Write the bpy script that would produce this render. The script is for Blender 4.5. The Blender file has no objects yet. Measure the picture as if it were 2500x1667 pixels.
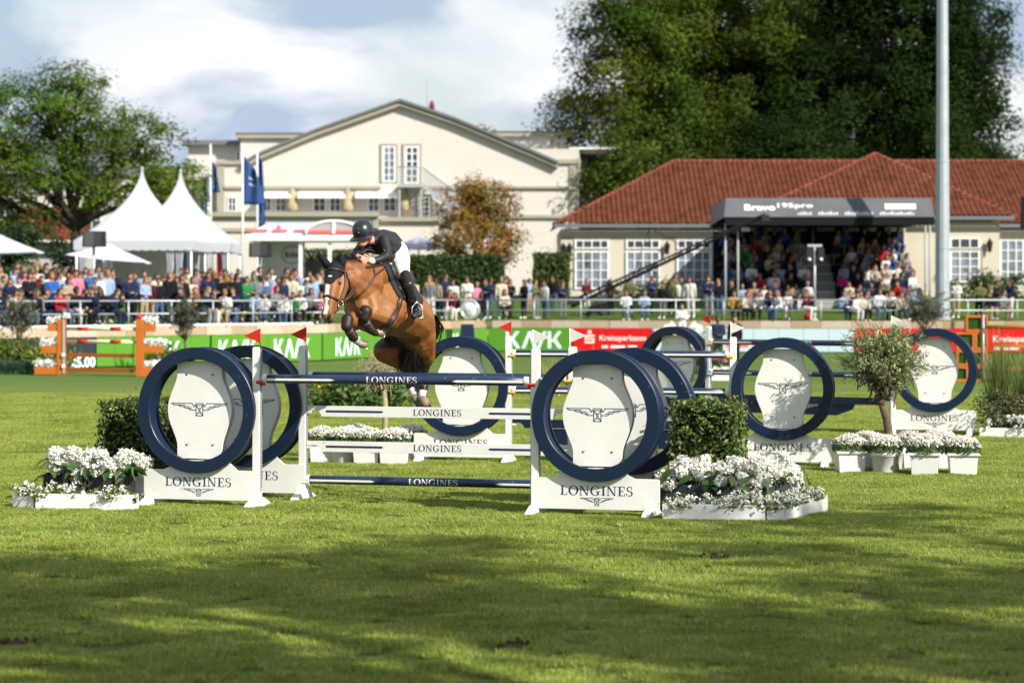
import bpy, bmesh, math, random
import numpy as np
from mathutils import Vector, Matrix, noise
from mathutils.bvhtree import BVHTree
random.seed(7); np.random.seed(7)
R = math.radians
SC = bpy.context.scene
COL = SC.collection

# ------------------------------------------------------------------ camera, sky, sun, exposure
CAM_H = 2.4; FPX = 6200.0; HOR = 722.0
cam = bpy.data.objects.new('camera', bpy.data.cameras.new('camera')); COL.objects.link(cam)
cam.location = (0, 0, CAM_H); cam.rotation_euler = (R(90), 0, 0)
cam.data.sensor_width = 36; cam.data.lens = FPX/2500*36
cam.data.shift_y = -(833.5-HOR)/2500
cam.data.clip_start = .3; cam.data.clip_end = 3000
cam.data.dof.use_dof = True; cam.data.dof.focus_distance = 28.7; cam.data.dof.aperture_fstop = 2.1
SC.camera = cam

SUN_EL = 34.0; SUN_AZ = 46.0            # degrees; azimuth measured from the camera side (-Y) towards +X
sdir = Vector((math.sin(R(SUN_AZ))*math.cos(R(SUN_EL)), -math.cos(R(SUN_AZ))*math.cos(R(SUN_EL)), math.sin(R(SUN_EL))))
sun = bpy.data.objects.new('sun', bpy.data.lights.new('sun', 'SUN')); COL.objects.link(sun)
sun.data.energy = 5.5; sun.data.angle = R(.5); sun.data.color = (1.0, .93, .82)
sun.rotation_euler = sdir.to_track_quat('Z', 'Y').to_euler()

world = bpy.data.worlds.new('World'); SC.world = world; world.use_nodes = True
def build_world():
    nt = world.node_tree; nt.nodes.clear(); N = nt.nodes.new; L = nt.links.new
    out = N('ShaderNodeOutputWorld'); bg = N('ShaderNodeBackground'); bg2 = N('ShaderNodeBackground'); mix = N('ShaderNodeMixShader')
    sky = N('ShaderNodeTexSky'); sky.sky_type = 'NISHITA'; sky.sun_disc = False
    sky.sun_elevation = R(SUN_EL); sky.sun_rotation = R(180-SUN_AZ); sky.air_density = 1.0; sky.dust_density = 1.5; sky.ozone_density = 1.5
    bg.inputs[1].default_value = .085
    L(sky.outputs[0], bg.inputs[0])
    tc = N('ShaderNodeTexCoord')
    mp = N('ShaderNodeMapping'); mp.inputs['Scale'].default_value = (1, 1, 1.9); mp.inputs['Location'].default_value = (.33, .1, .12)
    L(tc.outputs['Generated'], mp.inputs[0])
    n1 = N('ShaderNodeTexNoise'); n1.inputs['Scale'].default_value = 6.5; n1.inputs['Detail'].default_value = 7; n1.inputs['Roughness'].default_value = .5; n1.inputs['Distortion'].default_value = .3
    n2 = N('ShaderNodeTexNoise'); n2.inputs['Scale'].default_value = 8.5; n2.inputs['Detail'].default_value = 9; n2.inputs['Roughness'].default_value = .57; n2.inputs['Distortion'].default_value = .25
    L(mp.outputs[0], n1.inputs[0]); L(mp.outputs[0], n2.inputs[0])
    r1 = N('ShaderNodeValToRGB'); r1.color_ramp.elements[0].position = .36; r1.color_ramp.elements[1].position = .56
    r1.color_ramp.elements[0].color = (.3, .3, .3, 1); r1.color_ramp.elements[1].color = (.95, .95, .95, 1)
    L(n1.outputs[0], r1.inputs[0]); L(r1.outputs[0], mix.inputs[0])
    r2 = N('ShaderNodeValToRGB'); r2.color_ramp.elements[0].position = .43; r2.color_ramp.elements[1].position = .57
    r2.color_ramp.elements[0].color = (.47, .57, .74, 1); r2.color_ramp.elements[1].color = (1.0, 1.01, 1.03, 1)
    L(n2.outputs[0], r2.inputs[0]); L(r2.outputs[0], bg2.inputs[0]); bg2.inputs[1].default_value = .69
    L(bg.outputs[0], mix.inputs[1]); L(bg2.outputs[0], mix.inputs[2]); L(mix.outputs[0], out.inputs[0])
build_world()
SC.view_settings.view_transform = 'Standard'; SC.view_settings.look = 'None'
SC.view_settings.exposure = 0.6; SC.view_settings.gamma = 1.0; SC.view_settings.use_curve_mapping = False
SC.render.engine = 'CYCLES'
SC.cycles.use_denoising = True
SC.cycles.max_bounces = 6; SC.cycles.diffuse_bounces = 3; SC.cycles.glossy_bounces = 3; SC.cycles.transparent_max_bounces = 4
SC.cycles.sample_clamp_indirect = 6

# ------------------------------------------------------------------ helpers
def W(px, py, Y):      # photo pixel + distance -> world point
    return Vector(((px-1250)/FPX*Y, Y, CAM_H-(py-HOR)/FPX*Y))
def GX(px, Y): return (px-1250)/FPX*Y
def ZH(py, Y): return CAM_H-(py-HOR)/FPX*Y

MATS = {}
def mat(name, col, rough=.6, spec=.3, var=0.0, scale=4.0, bump=0.0, bscale=None, metal=0.0, coat=0.0, col2=None, attr=None, transl=0.0, obj_var=0.0, emit=0.0):
    if name in MATS: return MATS[name]
    m = bpy.data.materials.new(name); m.use_nodes = True; nt = m.node_tree; N = nt.nodes.new; L = nt.links.new
    b = nt.nodes['Principled BSDF']; b.inputs['Roughness'].default_value = rough; b.inputs['Metallic'].default_value = metal
    b.inputs['Specular IOR Level'].default_value = spec
    if coat: b.inputs['Coat Weight'].default_value = coat; b.inputs['Coat Roughness'].default_value = .15
    c = (*col, 1.0); b.inputs['Base Color'].default_value = c
    src = None
    if attr:
        a = N('ShaderNodeAttribute'); a.attribute_name = attr; src = a.outputs['Color']
    if var or col2:
        tc = N('ShaderNodeTexCoord'); n = N('ShaderNodeTexNoise'); n.inputs['Scale'].default_value = scale; n.inputs['Detail'].default_value = 6; n.inputs['Roughness'].default_value = .6
        L(tc.outputs['Object'], n.inputs[0])
        mr = N('ShaderNodeMapRange'); mr.inputs[1].default_value = .3; mr.inputs[2].default_value = .7; L(n.outputs[0], mr.inputs[0])
        mx = N('ShaderNodeMix'); mx.data_type = 'RGBA'; L(mr.outputs[0], mx.inputs[0])
        if src is not None:
            hs = N('ShaderNodeHueSaturation'); hs.inputs['Value'].default_value = 1-var; L(src, hs.inputs['Color']); L(hs.outputs[0], mx.inputs[6]); L(src, mx.inputs[7])
        else:
            c2 = col2 if col2 else tuple(x*(1-var) for x in col)
            mx.inputs[6].default_value = c; mx.inputs[7].default_value = (*c2, 1)
        src = mx.outputs[2]
    if obj_var:
        oi = N('ShaderNodeObjectInfo'); mr2 = N('ShaderNodeMapRange'); mr2.inputs[3].default_value = 1-obj_var; mr2.inputs[4].default_value = 1+obj_var; L(oi.outputs['Random'], mr2.inputs[0])
        hs = N('ShaderNodeHueSaturation'); L(mr2.outputs[0], hs.inputs['Value'])
        if src is not None: L(src, hs.inputs['Color'])
        else: hs.inputs['Color'].default_value = c
        src = hs.outputs[0]
    if src is not None: L(src, b.inputs['Base Color'])
    if bump:
        tc = N('ShaderNodeTexCoord'); n = N('ShaderNodeTexNoise'); n.inputs['Scale'].default_value = bscale or scale*6; n.inputs['Detail'].default_value = 4
        L(tc.outputs['Object'], n.inputs[0]); bp = N('ShaderNodeBump'); bp.inputs['Strength'].default_value = bump; bp.inputs['Distance'].default_value = .02
        L(n.outputs[0], bp.inputs['Height']); L(bp.outputs[0], b.inputs['Normal'])
    if transl:
        t = N('ShaderNodeBsdfTranslucent'); ms = N('ShaderNodeMixShader'); ms.inputs[0].default_value = transl
        if src is not None: L(src, t.inputs[0])
        else: t.inputs[0].default_value = c
        o = nt.nodes['Material Output']; L(b.outputs[0], ms.inputs[1]); L(t.outputs[0], ms.inputs[2]); L(ms.outputs[0], o.inputs[0])
    if emit:
        if src is not None: L(src, b.inputs['Emission Color'])
        else: b.inputs['Emission Color'].default_value = c
        b.inputs['Emission Strength'].default_value = emit
    MATS[name] = m; return m

def setp(o, label=None, cat=None, group=None, kind=None):
    if label: o['label'] = label
    if cat: o['category'] = cat
    if group: o['group'] = group
    if kind: o['kind'] = kind
    return o
MW = {}
def thing(name, label, cat, loc=(0, 0, 0), rz=0.0, group=None):
    o = bpy.data.objects.new(name, None); COL.objects.link(o); o.location = loc; o.rotation_euler = (0, 0, rz); o.empty_display_size = .2
    MW[o] = Matrix.Translation(Vector(loc)) @ Matrix.Rotation(rz, 4, 'Z')
    return setp(o, label, cat, group)
def link(o, parent=None, loc=None, rot=None):
    COL.objects.link(o)
    if parent is not None: o.parent = parent
    if loc is not None: o.location = loc
    if rot is not None: o.rotation_euler = rot
    M = Matrix.Translation(Vector(loc) if loc is not None else Vector((0, 0, 0)))
    if rot is not None:
        from mathutils import Euler
        M = M @ Euler(rot).to_matrix().to_4x4()
    MW[o] = (MW[parent] if parent is not None and parent in MW else Matrix()) @ M
    return o
def dup(src, parent=None, loc=None, rot=None, scale=None):
    o = src.copy(); link(o, parent, loc, rot)
    if scale is not None: o.scale = scale if hasattr(scale, '__len__') else (scale,)*3
    for k in ('label', 'category', 'group'):
        pass
    return o
def copy_thing(src, label, loc, rz=0.0, group=None, cat=None):
    o = src.copy(); COL.objects.link(o); o.location = loc; o.rotation_euler = (0, 0, rz)
    MW[o] = Matrix.Translation(Vector(loc)) @ Matrix.Rotation(rz, 4, 'Z')
    setp(o, label, cat, group)
    for c in list(src.children):
        d = c.copy(); COL.objects.link(d); d.parent = o
        for g in list(c.children):
            e = g.copy(); COL.objects.link(e); e.parent = d
    return o

class MB:
    """collects polygons; build() makes ONE mesh object"""
    def __init__(s): s.v = []; s.f = []; s.m = []; s.sm = []
    def add(s, vs, fs, mi=0, smooth=False, M=None):
        o = len(s.v)
        for p in vs: s.v.append(tuple(M @ Vector(p)) if M is not None else tuple(p))
        for f in fs: s.f.append([o+i for i in f]); s.m.append(mi); s.sm.append(smooth)
        return s
    def box(s, c, d, mi=0, M=None, taper=None):
        x, y, z = c; a, b, h = d[0]/2, d[1]/2, d[2]/2; t = taper if taper is not None else 1
        vs = [(x-a, y-b, z-h), (x+a, y-b, z-h), (x+a, y+b, z-h), (x-a, y+b, z-h), (x-a*t, y-b*t, z+h), (x+a*t, y-b*t, z+h), (x+a*t, y+b*t, z+h), (x-a*t, y+b*t, z+h)]
        return s.add(vs, [(0, 3, 2, 1), (4, 5, 6, 7), (0, 1, 5, 4), (1, 2, 6, 5), (2, 3, 7, 6), (3, 0, 4, 7)], mi, False, M)
    def prism(s, poly, axis, a, b, mi=0, M=None, smooth=False):
        """poly 2D points; axis 'y': (x,z) extruded y a..b ; 'z': (x,y) ; 'x': (y,z)"""
        def P(p, t):
            if axis == 'y': return (p[0], t, p[1])
            if axis == 'z': return (p[0], p[1], t)
            return (t, p[0], p[1])
        n = len(poly); vs = [P(p, a) for p in poly]+[P(p, b) for p in poly]
        o = len(s.v)
        s.add(vs, [tuple(range(n-1, -1, -1)), tuple(range(n, 2*n))], mi, False, M)
        for i in range(n):
            j = (i+1) % n; s.f.append([o+i, o+j, o+n+j, o+n+i]); s.m.append(mi); s.sm.append(smooth)
        return s
    def tube(s, pts, rad, n=8, mi=0, caps=True, smooth=True, M=None):
        pts = [Vector(p) for p in pts]; k = len(pts)
        if not hasattr(rad, '__len__'): rad = [rad]*k
        vs = []; fs = []; up = None
        for i, p in enumerate(pts):
            t = (pts[min(i+1, k-1)]-pts[max(i-1, 0)])
            t = t.normalized() if t.length > 1e-9 else Vector((0, 0, 1))
            if up is None:
                up = Vector((0, 0, 1)) if abs(t.z) < .9 else Vector((1, 0, 0))
            u = up-t*up.dot(t)
            if u.length < 1e-6: u = t.orthogonal()
            u.normalize(); w = t.cross(u); up = u
            for j in range(n):
                a = 2*math.pi*j/n; vs.append(p+(u*math.cos(a)+w*math.sin(a))*rad[i])
        for i in range(k-1):
            for j in range(n):
                j2 = (j+1) % n; fs.append((i*n+j, i*n+j2, (i+1)*n+j2, (i+1)*n+j))
        s.add(vs, fs, mi, smooth, M)
        if caps:
            o = len(s.v)-len(vs)
            s.f.append([o+j for j in range(n-1, -1, -1)]); s.m.append(mi); s.sm.append(False)
            s.f.append([o+(k-1)*n+j for j in range(n)]); s.m.append(mi); s.sm.append(False)
        return s
    def lathe(s, prof, n=24, mi=0, M=None, smooth=True, closed=False):
        """prof (r,z) list revolved about z"""
        vs = []; fs = []; k = len(prof)
        for r, z in prof:
            for j in range(n):
                a = 2*math.pi*j/n; vs.append((r*math.cos(a), r*math.sin(a), z))
        rng = k if closed else k-1
        for i in range(rng):
            i2 = (i+1) % k
            for j in range(n):
                j2 = (j+1) % n; fs.append((i*n+j, i*n+j2, i2*n+j2, i2*n+j))
        if not closed:
            if prof[0][0] > 1e-6: fs.append(tuple(range(n-1, -1, -1)))
            if prof[-1][0] > 1e-6: fs.append(tuple((k-1)*n+j for j in range(n)))
        return s.add(vs, fs, mi, smooth, M)
    def sphere(s, c, r, n=10, m=7, mi=0, sc=(1, 1, 1), M=None):
        vs = []; fs = []
        for i in range(m+1):
            ph = math.pi*i/m
            for j in range(n):
                a = 2*math.pi*j/n
                vs.append((c[0]+r*sc[0]*math.sin(ph)*math.cos(a), c[1]+r*sc[1]*math.sin(ph)*math.sin(a), c[2]+r*sc[2]*math.cos(ph)))
        for i in range(m):
            for j in range(n):
                j2 = (j+1) % n; fs.append((i*n+j, (i+1)*n+j, (i+1)*n+j2, i*n+j2))
        return s.add(vs, fs, mi, True, M)
    def mesh(s, name, mats):
        me = bpy.data.meshes.new(name); me.from_pydata(s.v, [], s.f)
        for m in (mats if isinstance(mats, (list, tuple)) else [mats]): me.materials.append(m)
        me.polygons.foreach_set('material_index', s.m); me.polygons.foreach_set('use_smooth', s.sm)
        me.update(); return me
    def build(s, name, mats, parent=None, world=False, bevel=0, label=None, kind=None, seg=2):
        if world and parent is not None:
            Mi = MW[parent].inverted(); s.v = [tuple(Mi @ Vector(p)) for p in s.v]
        o = bpy.data.objects.new(name, s.mesh(name, mats)); link(o, parent)
        if bevel:
            b = o.modifiers.new('bevel', 'BEVEL'); b.width = bevel; b.segments = seg; b.limit_method = 'ANGLE'; b.angle_limit = R(40)
        if label: o['label'] = label
        if kind: o['kind'] = kind
        return o

def quads_mesh(name, V, mats, cols=None, tri=False, smooth=False, mi=None):
    """V (n,k,3) array of separate faces"""
    n, k = V.shape[0], V.shape[1]
    me = bpy.data.meshes.new(name); me.vertices.add(n*k); me.vertices.foreach_set('co', V.reshape(-1).astype(np.float32))
    me.loops.add(n*k); me.loops.foreach_set('vertex_index', np.arange(n*k, dtype=np.int32))
    me.polygons.add(n); me.polygons.foreach_set('loop_start', np.arange(0, n*k, k, dtype=np.int32))
    me.polygons.foreach_set('loop_total', np.full(n, k, dtype=np.int32))
    for m in (mats if isinstance(mats, (list, tuple)) else [mats]): me.materials.append(m)
    if mi is not None: me.polygons.foreach_set('material_index', mi.astype(np.int32))
    me.update(calc_edges=True)
    if cols is not None:
        ca = me.color_attributes.new('Col', 'FLOAT_COLOR', 'POINT')
        c = np.ones((n, k, 4), dtype=np.float32); c[:, :, :3] = cols[:, None, :]
        ca.data.foreach_set('color', c.reshape(-1))
    return me

def leaf_quads(P, size, outward=None, rng=None, aspect=.6, up=.0, k=4, rnd=.75):
    """P (n,3) centres -> rhombic leaf faces"""
    rng = rng or np.random
    n = len(P); nr = rng.normal(size=(n, 3))
    if outward is not None: nr = nr*rnd+outward*1.0
    nr[:, 2] += up; nr /= np.linalg.norm(nr, axis=1)[:, None]+1e-9
    t = rng.normal(size=(n, 3)); t -= nr*(t*nr).sum(1)[:, None]; t /= np.linalg.norm(t, axis=1)[:, None]+1e-9
    b = np.cross(nr, t)
    s = (size*(.6+.8*rng.random(n)))[:, None] if not hasattr(size, '__len__') else np.asarray(size)[:, None]
    V = np.stack([P-t*s*.5, P-b*s*.5*aspect+nr*s*.08, P+t*s*.5, P+b*s*.5*aspect+nr*s*.08], axis=1)
    return V

def specks(m, scale, lo, hi, col, obj=True):
    nt = m.node_tree; N = nt.nodes.new; L = nt.links.new; b = nt.nodes['Principled BSDF']; tc = N('ShaderNodeTexCoord')
    n = N('ShaderNodeTexNoise'); n.inputs['Scale'].default_value = scale; n.inputs['Detail'].default_value = 8; n.inputs['Roughness'].default_value = .75; L(tc.outputs['Object'], n.inputs[0])
    mr = N('ShaderNodeMapRange'); mr.inputs[1].default_value = lo; mr.inputs[2].default_value = hi; L(n.outputs[0], mr.inputs[0])
    mx = N('ShaderNodeMix'); mx.data_type = 'RGBA'; L(mr.outputs[0], mx.inputs[0]); lk = b.inputs['Base Color'].links
    if lk: L(lk[0].from_socket, mx.inputs[6])
    else: mx.inputs[6].default_value = b.inputs['Base Color'].default_value
    mx.inputs[7].default_value = (*col, 1); L(mx.outputs[2], b.inputs['Base Color'])
# ---- text, made of small polygons
def text_mesh_polys(txt, size=1.0, bold=0.0, shear=0.0):
    cu = bpy.data.curves.new('t', 'FONT'); cu.body = txt; cu.size = size; cu.offset = bold; cu.shear = shear; cu.resolution_u = 3
    ob = bpy.data.objects.new('t', cu); COL.objects.link(ob)
    dg = bpy.context.evaluated_depsgraph_get(); me = bpy.data.meshes.new_from_object(ob.evaluated_get(dg))
    v = [(a.co.x, a.co.y) for a in me.vertices]; f = [list(p.vertices) for p in me.polygons]
    bpy.data.objects.remove(ob); bpy.data.curves.remove(cu); bpy.data.meshes.remove(me)
    return v, f
def fit_polys(vf, w, h, center=True):
    v, f = vf; xs = [p[0] for p in v]; ys = [p[1] for p in v]; x0, x1, y0, y1 = min(xs), max(xs), min(ys), max(ys)
    sx = w/(x1-x0); sy = h/(y1-y0) if h else sx
    cx, cy = (x0+x1)/2, (y0+y1)/2
    return [((x-cx)*sx, (y-cy)*sy) for x, y in v], f
def stroke(pts, th, closed=False):
    """polyline as quads, square caps"""
    v = []; f = []
    n = len(pts); rng = range(n if closed else n-1)
    for i in rng:
        a = Vector((*pts[i], 0)); b = Vector((*pts[(i+1) % n], 0)); d = (b-a)
        if d.length < 1e-9: continue
        d.normalize(); w = Vector((-d.y, d.x, 0))*th/2; a = a-d*th*.5; b = b+d*th*.5
        o = len(v); v += [tuple((a-w).xy), tuple((b-w).xy), tuple((b+w).xy), tuple((a+w).xy)]; f.append([o, o+1, o+2, o+3])
    return v, f
def merge(*parts):
    v = []; f = []
    for pv, pf in parts:
        o = len(v); v += pv; f += [[o+i for i in q] for q in pf]
    return v, f
def rects(*rs):
    v = []; f = []
    for x0, y0, x1, y1 in rs:
        o = len(v); v += [(x0, y0), (x1, y0), (x1, y1), (x0, y1)]; f.append([o, o+1, o+2, o+3])
    return v, f
def ring2(cx, cy, ro, ri, a0=0, a1=360, n=28):
    v = []; f = []
    for i in range(n+1):
        a = R(a0+(a1-a0)*i/n); v += [(cx+ro[0]*math.cos(a), cy+ro[1]*math.sin(a)), (cx+ri[0]*math.cos(a), cy+ri[1]*math.sin(a))]
    for i in range(n): f.append([2*i, 2*i+2, 2*i+3, 2*i+1])
    return v, f
def offs(vf, dx, s=1.0): return [(x*s+dx, y) for x, y in vf[0]], vf[1]
def serif_word(word='LONGINES'):
    T = .15; t = .06; sf = .055
    def gN():
        return merge(rects((.10, sf, .10+t, 1-sf), (0, 0, .28, sf), (0, 1-sf, .25, 1), (.74, .0, .74+t, 1-sf), (.60, 1-sf, .94, 1)),
                     ([(.10, 1-sf), (.10+T*1.15, 1-sf), (.80, 0), (.80-T*.75, 0)], [[0, 1, 2, 3][::-1]]))
    G = {
     'L': (merge(rects((.12, sf, .12+T, 1-sf), (0, 1-sf, .40, 1), (0, 0, .66, sf), (.61, sf, .66, .30))), .72),
     'O': (ring2(.47, .5, (.47, .52), (.30, .465)), .99),
     'N': (gN(), .99),
     'G': (merge(ring2(.47, .5, (.47, .52), (.31, .465), 42, 318, 24), rects((.66, .04, .66+T, .42), (.52, .40, .93, .455), (.76, .70, .81, .98))), 1.0),
     'I': (merge(rects((.12, sf, .12+T, 1-sf), (0, 1-sf, .40, 1), (0, 0, .40, sf))), .46),
     'E': (merge(rects((.12, sf, .12+T, 1-sf), (0, 1-sf, .66, 1), (0, 0, .69, sf), (.64, sf, .69, .28), (.61, .74, .66, 1-sf), (.27, .475, .48, .53), (.46, .38, .505, .62))), .76),
     'S': (merge(ring2(.30, .745, (.27, .275), (.16, .205), 60, 270, 16), ring2(.30, .265, (.30, .285), (.18, .205), -120, 90, 16), rects((.47, .70, .52, .98), (.02, .02, .07, .32))), .62)}
    x = 0; out = []
    for ch in word:
        g, adv = G[ch]; out.append(offs(g, x)); x += adv+.06
    return merge(*out)
WORD = serif_word()
def winged():
    P = []
    for s in (-1, 1):
        P += [stroke([(s*x, -y) for x, y in [(27, 0), (42, 27), (58, 0), (224, 0), (203, 13), (118, 13)]], 5.2),
              stroke([(s*x, -y) for x, y in [(172, 13), (152, 25), (80, 25)]], 5.2),
              stroke([(s*x, -y) for x, y in [(128, 25), (108, 38), (62, 38)]], 5.2),
              stroke([(s*x, -y) for x, y in [(92, 38), (72, 52), (28, 52)]], 5.2)]
    P += [stroke([(-28, 0), (28, 0)], 5.2), stroke([(-27, -14), (27, -14), (27, -97), (-27, -97)], 5.2, True),
          stroke([(-27, -14), (27, -97)], 5), stroke([(27, -14), (-27, -97)], 5), stroke([(-11, -38), (11, -38)], 4), stroke([(-13, -76), (13, -76)], 4)]
    return merge(*P)
EMB = winged()
def put2d(mb, vf, w, h, cx, cz, y, mi=0, M=None, flip=False):
    v, f = fit_polys(vf, w, h)
    mb.add([(cx+a, y, cz+b) for a, b in v], f, mi, False, M)
def put_on_pole(mb, vf, w, h, cx, r, ang0=-90, mi=0):
    """wrap flat polys on a horizontal cylinder (axis x) of radius r, centred at angle facing -y and slightly up"""
    v, f = fit_polys(vf, w, h)
    bm = bmesh.new(); bv = [bm.verts.new((a, b, 0)) for a, b in v]
    for q in f:
        try: bm.faces.new([bv[i] for i in q])
        except ValueError: pass
    for k in range(1, 6):
        bmesh.ops.bisect_plane(bm, geom=bm.verts[:]+bm.edges[:]+bm.faces[:], plane_co=(0, -h/2+h*k/6, 0), plane_no=(0, 1, 0))
    bm.verts.index_update()
    vs = []
    for q in bm.verts:
        a = q.co.y/r; vs.append((cx+q.co.x, -r*math.cos(a), r*math.sin(a)))
    fs = [[q.index for q in g.verts] for g in bm.faces]; bm.free()
    mb.add(vs, fs, mi, False)

# ---- organic bodies: overlapping spheres along bones -> one voxel-remeshed skin
def blob(name, chains, voxel, smooth=6, decimate=None):
    """chains: list of (tag, [(x,y,z,r),...]); returns mesh data and per-vertex tag index"""
    bm = bmesh.new(); segs = []
    ico = bmesh.new(); bmesh.ops.create_icosphere(ico, subdivisions=2, radius=1.0)
    iv = np.array([v.co[:] for v in ico.verts]); ifc = [[v.index for v in f.verts] for f in ico.faces]; ico.free()
    VS = []; FS = []
    def ball(p, r):
        o = sum(len(a) for a in VS)
        VS.append(iv*r+np.array(p)); FS.append((o, ifc))
    n = 0; vlist = []; flist = []
    for ti, (tag, pts) in enumerate(chains):
        for a, b in (zip(pts[:-1], pts[1:]) if len(pts) > 1 else [(pts[0], pts[0])]):
            a = np.array(a, float); b = np.array(b, float); d = np.linalg.norm(b[:3]-a[:3]); rm = min(a[3], b[3])
            k = max(1, int(d/(rm*.22)))
            segs.append((ti, a, b))
            for i in range(k+1):
                q = a+(b-a)*i/k; vlist.append(iv*q[3]+q[:3]); flist += [[n+j for j in t] for t in ifc]; n += len(iv)
    V = np.concatenate(vlist)
    me = bpy.data.meshes.new(name+'_raw'); me.from_pydata(V.tolist(), [], flist)
    ob = bpy.data.objects.new('tmp', me); COL.objects.link(ob)
    rm = ob.modifiers.new('r', 'REMESH'); rm.mode = 'VOXEL'; rm.voxel_size = voxel; rm.adaptivity = 0
    if smooth:
        s = ob.modifiers.new('s', 'SMOOTH'); s.factor = .5; s.iterations = smooth
    if decimate:
        d = ob.modifiers.new('d', 'DECIMATE'); d.ratio = decimate
    dg = bpy.context.evaluated_depsgraph_get(); out = bpy.data.meshes.new_from_object(ob.evaluated_get(dg)); out.name = name
    bpy.data.objects.remove(ob); bpy.data.meshes.remove(me)
    co = np.empty(len(out.vertices)*3); out.vertices.foreach_get('co', co); co = co.reshape(-1, 3)
    best = np.full(len(co), 1e9); lab = np.zeros(len(co), int)
    for ti, a, b in segs:
        ab = b[:3]-a[:3]; L2 = (ab**2).sum()+1e-12; t = np.clip(((co-a[:3])@ab)/L2, 0, 1)
        d = np.linalg.norm(co-(a[:3]+t[:, None]*ab), axis=1)-(a[3]+(b[3]-a[3])*t)
        k = d < best; best[k] = d[k]; lab[k] = ti
    out.polygons.foreach_set('use_smooth', [True]*len(out.polygons))
    return out, co, lab
def face_tags(me, lab):
    return [int(lab[p.vertices[0]]) for p in me.polygons]

# ------------------------------------------------------------------ materials
WHITE = mat('white_painted_wood', (.73, .73, .71), .45, .4, var=.06, scale=3, bump=.05, bscale=40)
WHITE2 = mat('white_plastic', (.66, .66, .64), .5, .3, var=.05, scale=5)
NAVY = mat('navy_painted_board', (.005, .0155, .043), .38, .35, var=.15, scale=5)
NAVYW = mat('navy_drum_wall', (.004, .012, .04), .6, .25)
NAVYPRINT = mat('navy_print', (.015, .025, .085), .5, .3)
POLEN = mat('navy_pole_paint', (.014, .030, .08), .42, .5, var=.25, scale=9)
WPRINT = mat('white_print', (.78, .78, .75), .5)
BLACKP = mat('black_print', (.01, .01, .012), .5)
STEEL = mat('galvanised_steel', (.42, .46, .5), .45, .5, metal=.35, var=.15, scale=8)
specks(NAVY, 9, .66, .70, (.12, .14, .19)); specks(POLEN, 16, .63, .68, (.35, .37, .40)); specks(WHITE, 7, .64, .74, (.45, .42, .36))
REDP = mat('red_plastic', (.55, .03, .02), .45)
YELP = mat('yellow_plastic', (.75, .42, .02), .45)
FLAGR = mat('red_flag', (.75, .05, .03), .7, transl=.45)
FLAGW = mat('white_flag', (.8, .79, .76), .7, transl=.4)
ORANGE = mat('orange_paint', (.42, .115, .012), .5, .35, var=.2, scale=4)
DARKBOX = mat('dark_grey_stained_wood', (.045, .05, .055), .75, .2, var=.4, scale=7, bump=.4, bscale=40)
LEAF = mat('leaf', (.1, .15, .03), .55, .35, attr='Col', transl=.28)
LEAFT = mat('tree_leaf', (.1, .15, .03), .8, .08, attr='Col', transl=.3)
PETAL = mat('petal', (.8, .8, .76), .7, .2, attr='Col', transl=.25)
BARK = mat('bark', (.16, .12, .085), .9, .1, var=.5, scale=8, bump=.6, bscale=30)
BARKD = mat('dark_bark', (.05, .04, .03), .9, .1, var=.4, scale=3, bump=.5, bscale=10)
SOIL = mat('soil', (.03, .02, .015), .95, .05, var=.4, scale=20)
# ------------------------------------------------------------------ ground, terrace, wall line
WL = [(-30, 74), (-20, 78.5), (-13.1, 86), (-7.35, 93.5), (-5.0, 100), (-1.3, 109.4), (8, 107.5), (24, 106.2), (60, 106.2)]
def wallY(x):
    for (a, ya), (b, yb) in zip(WL[:-1], WL[1:]):
        if a <= x <= b: return ya+(yb-ya)*(x-a)/(b-a)
    return WL[0][1] if x < WL[0][0] else WL[-1][1]
def terr(x, y):
    d = max(0.0, y-wallY(x)-1.0); return 1.33+min(d, 14)*.075

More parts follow.
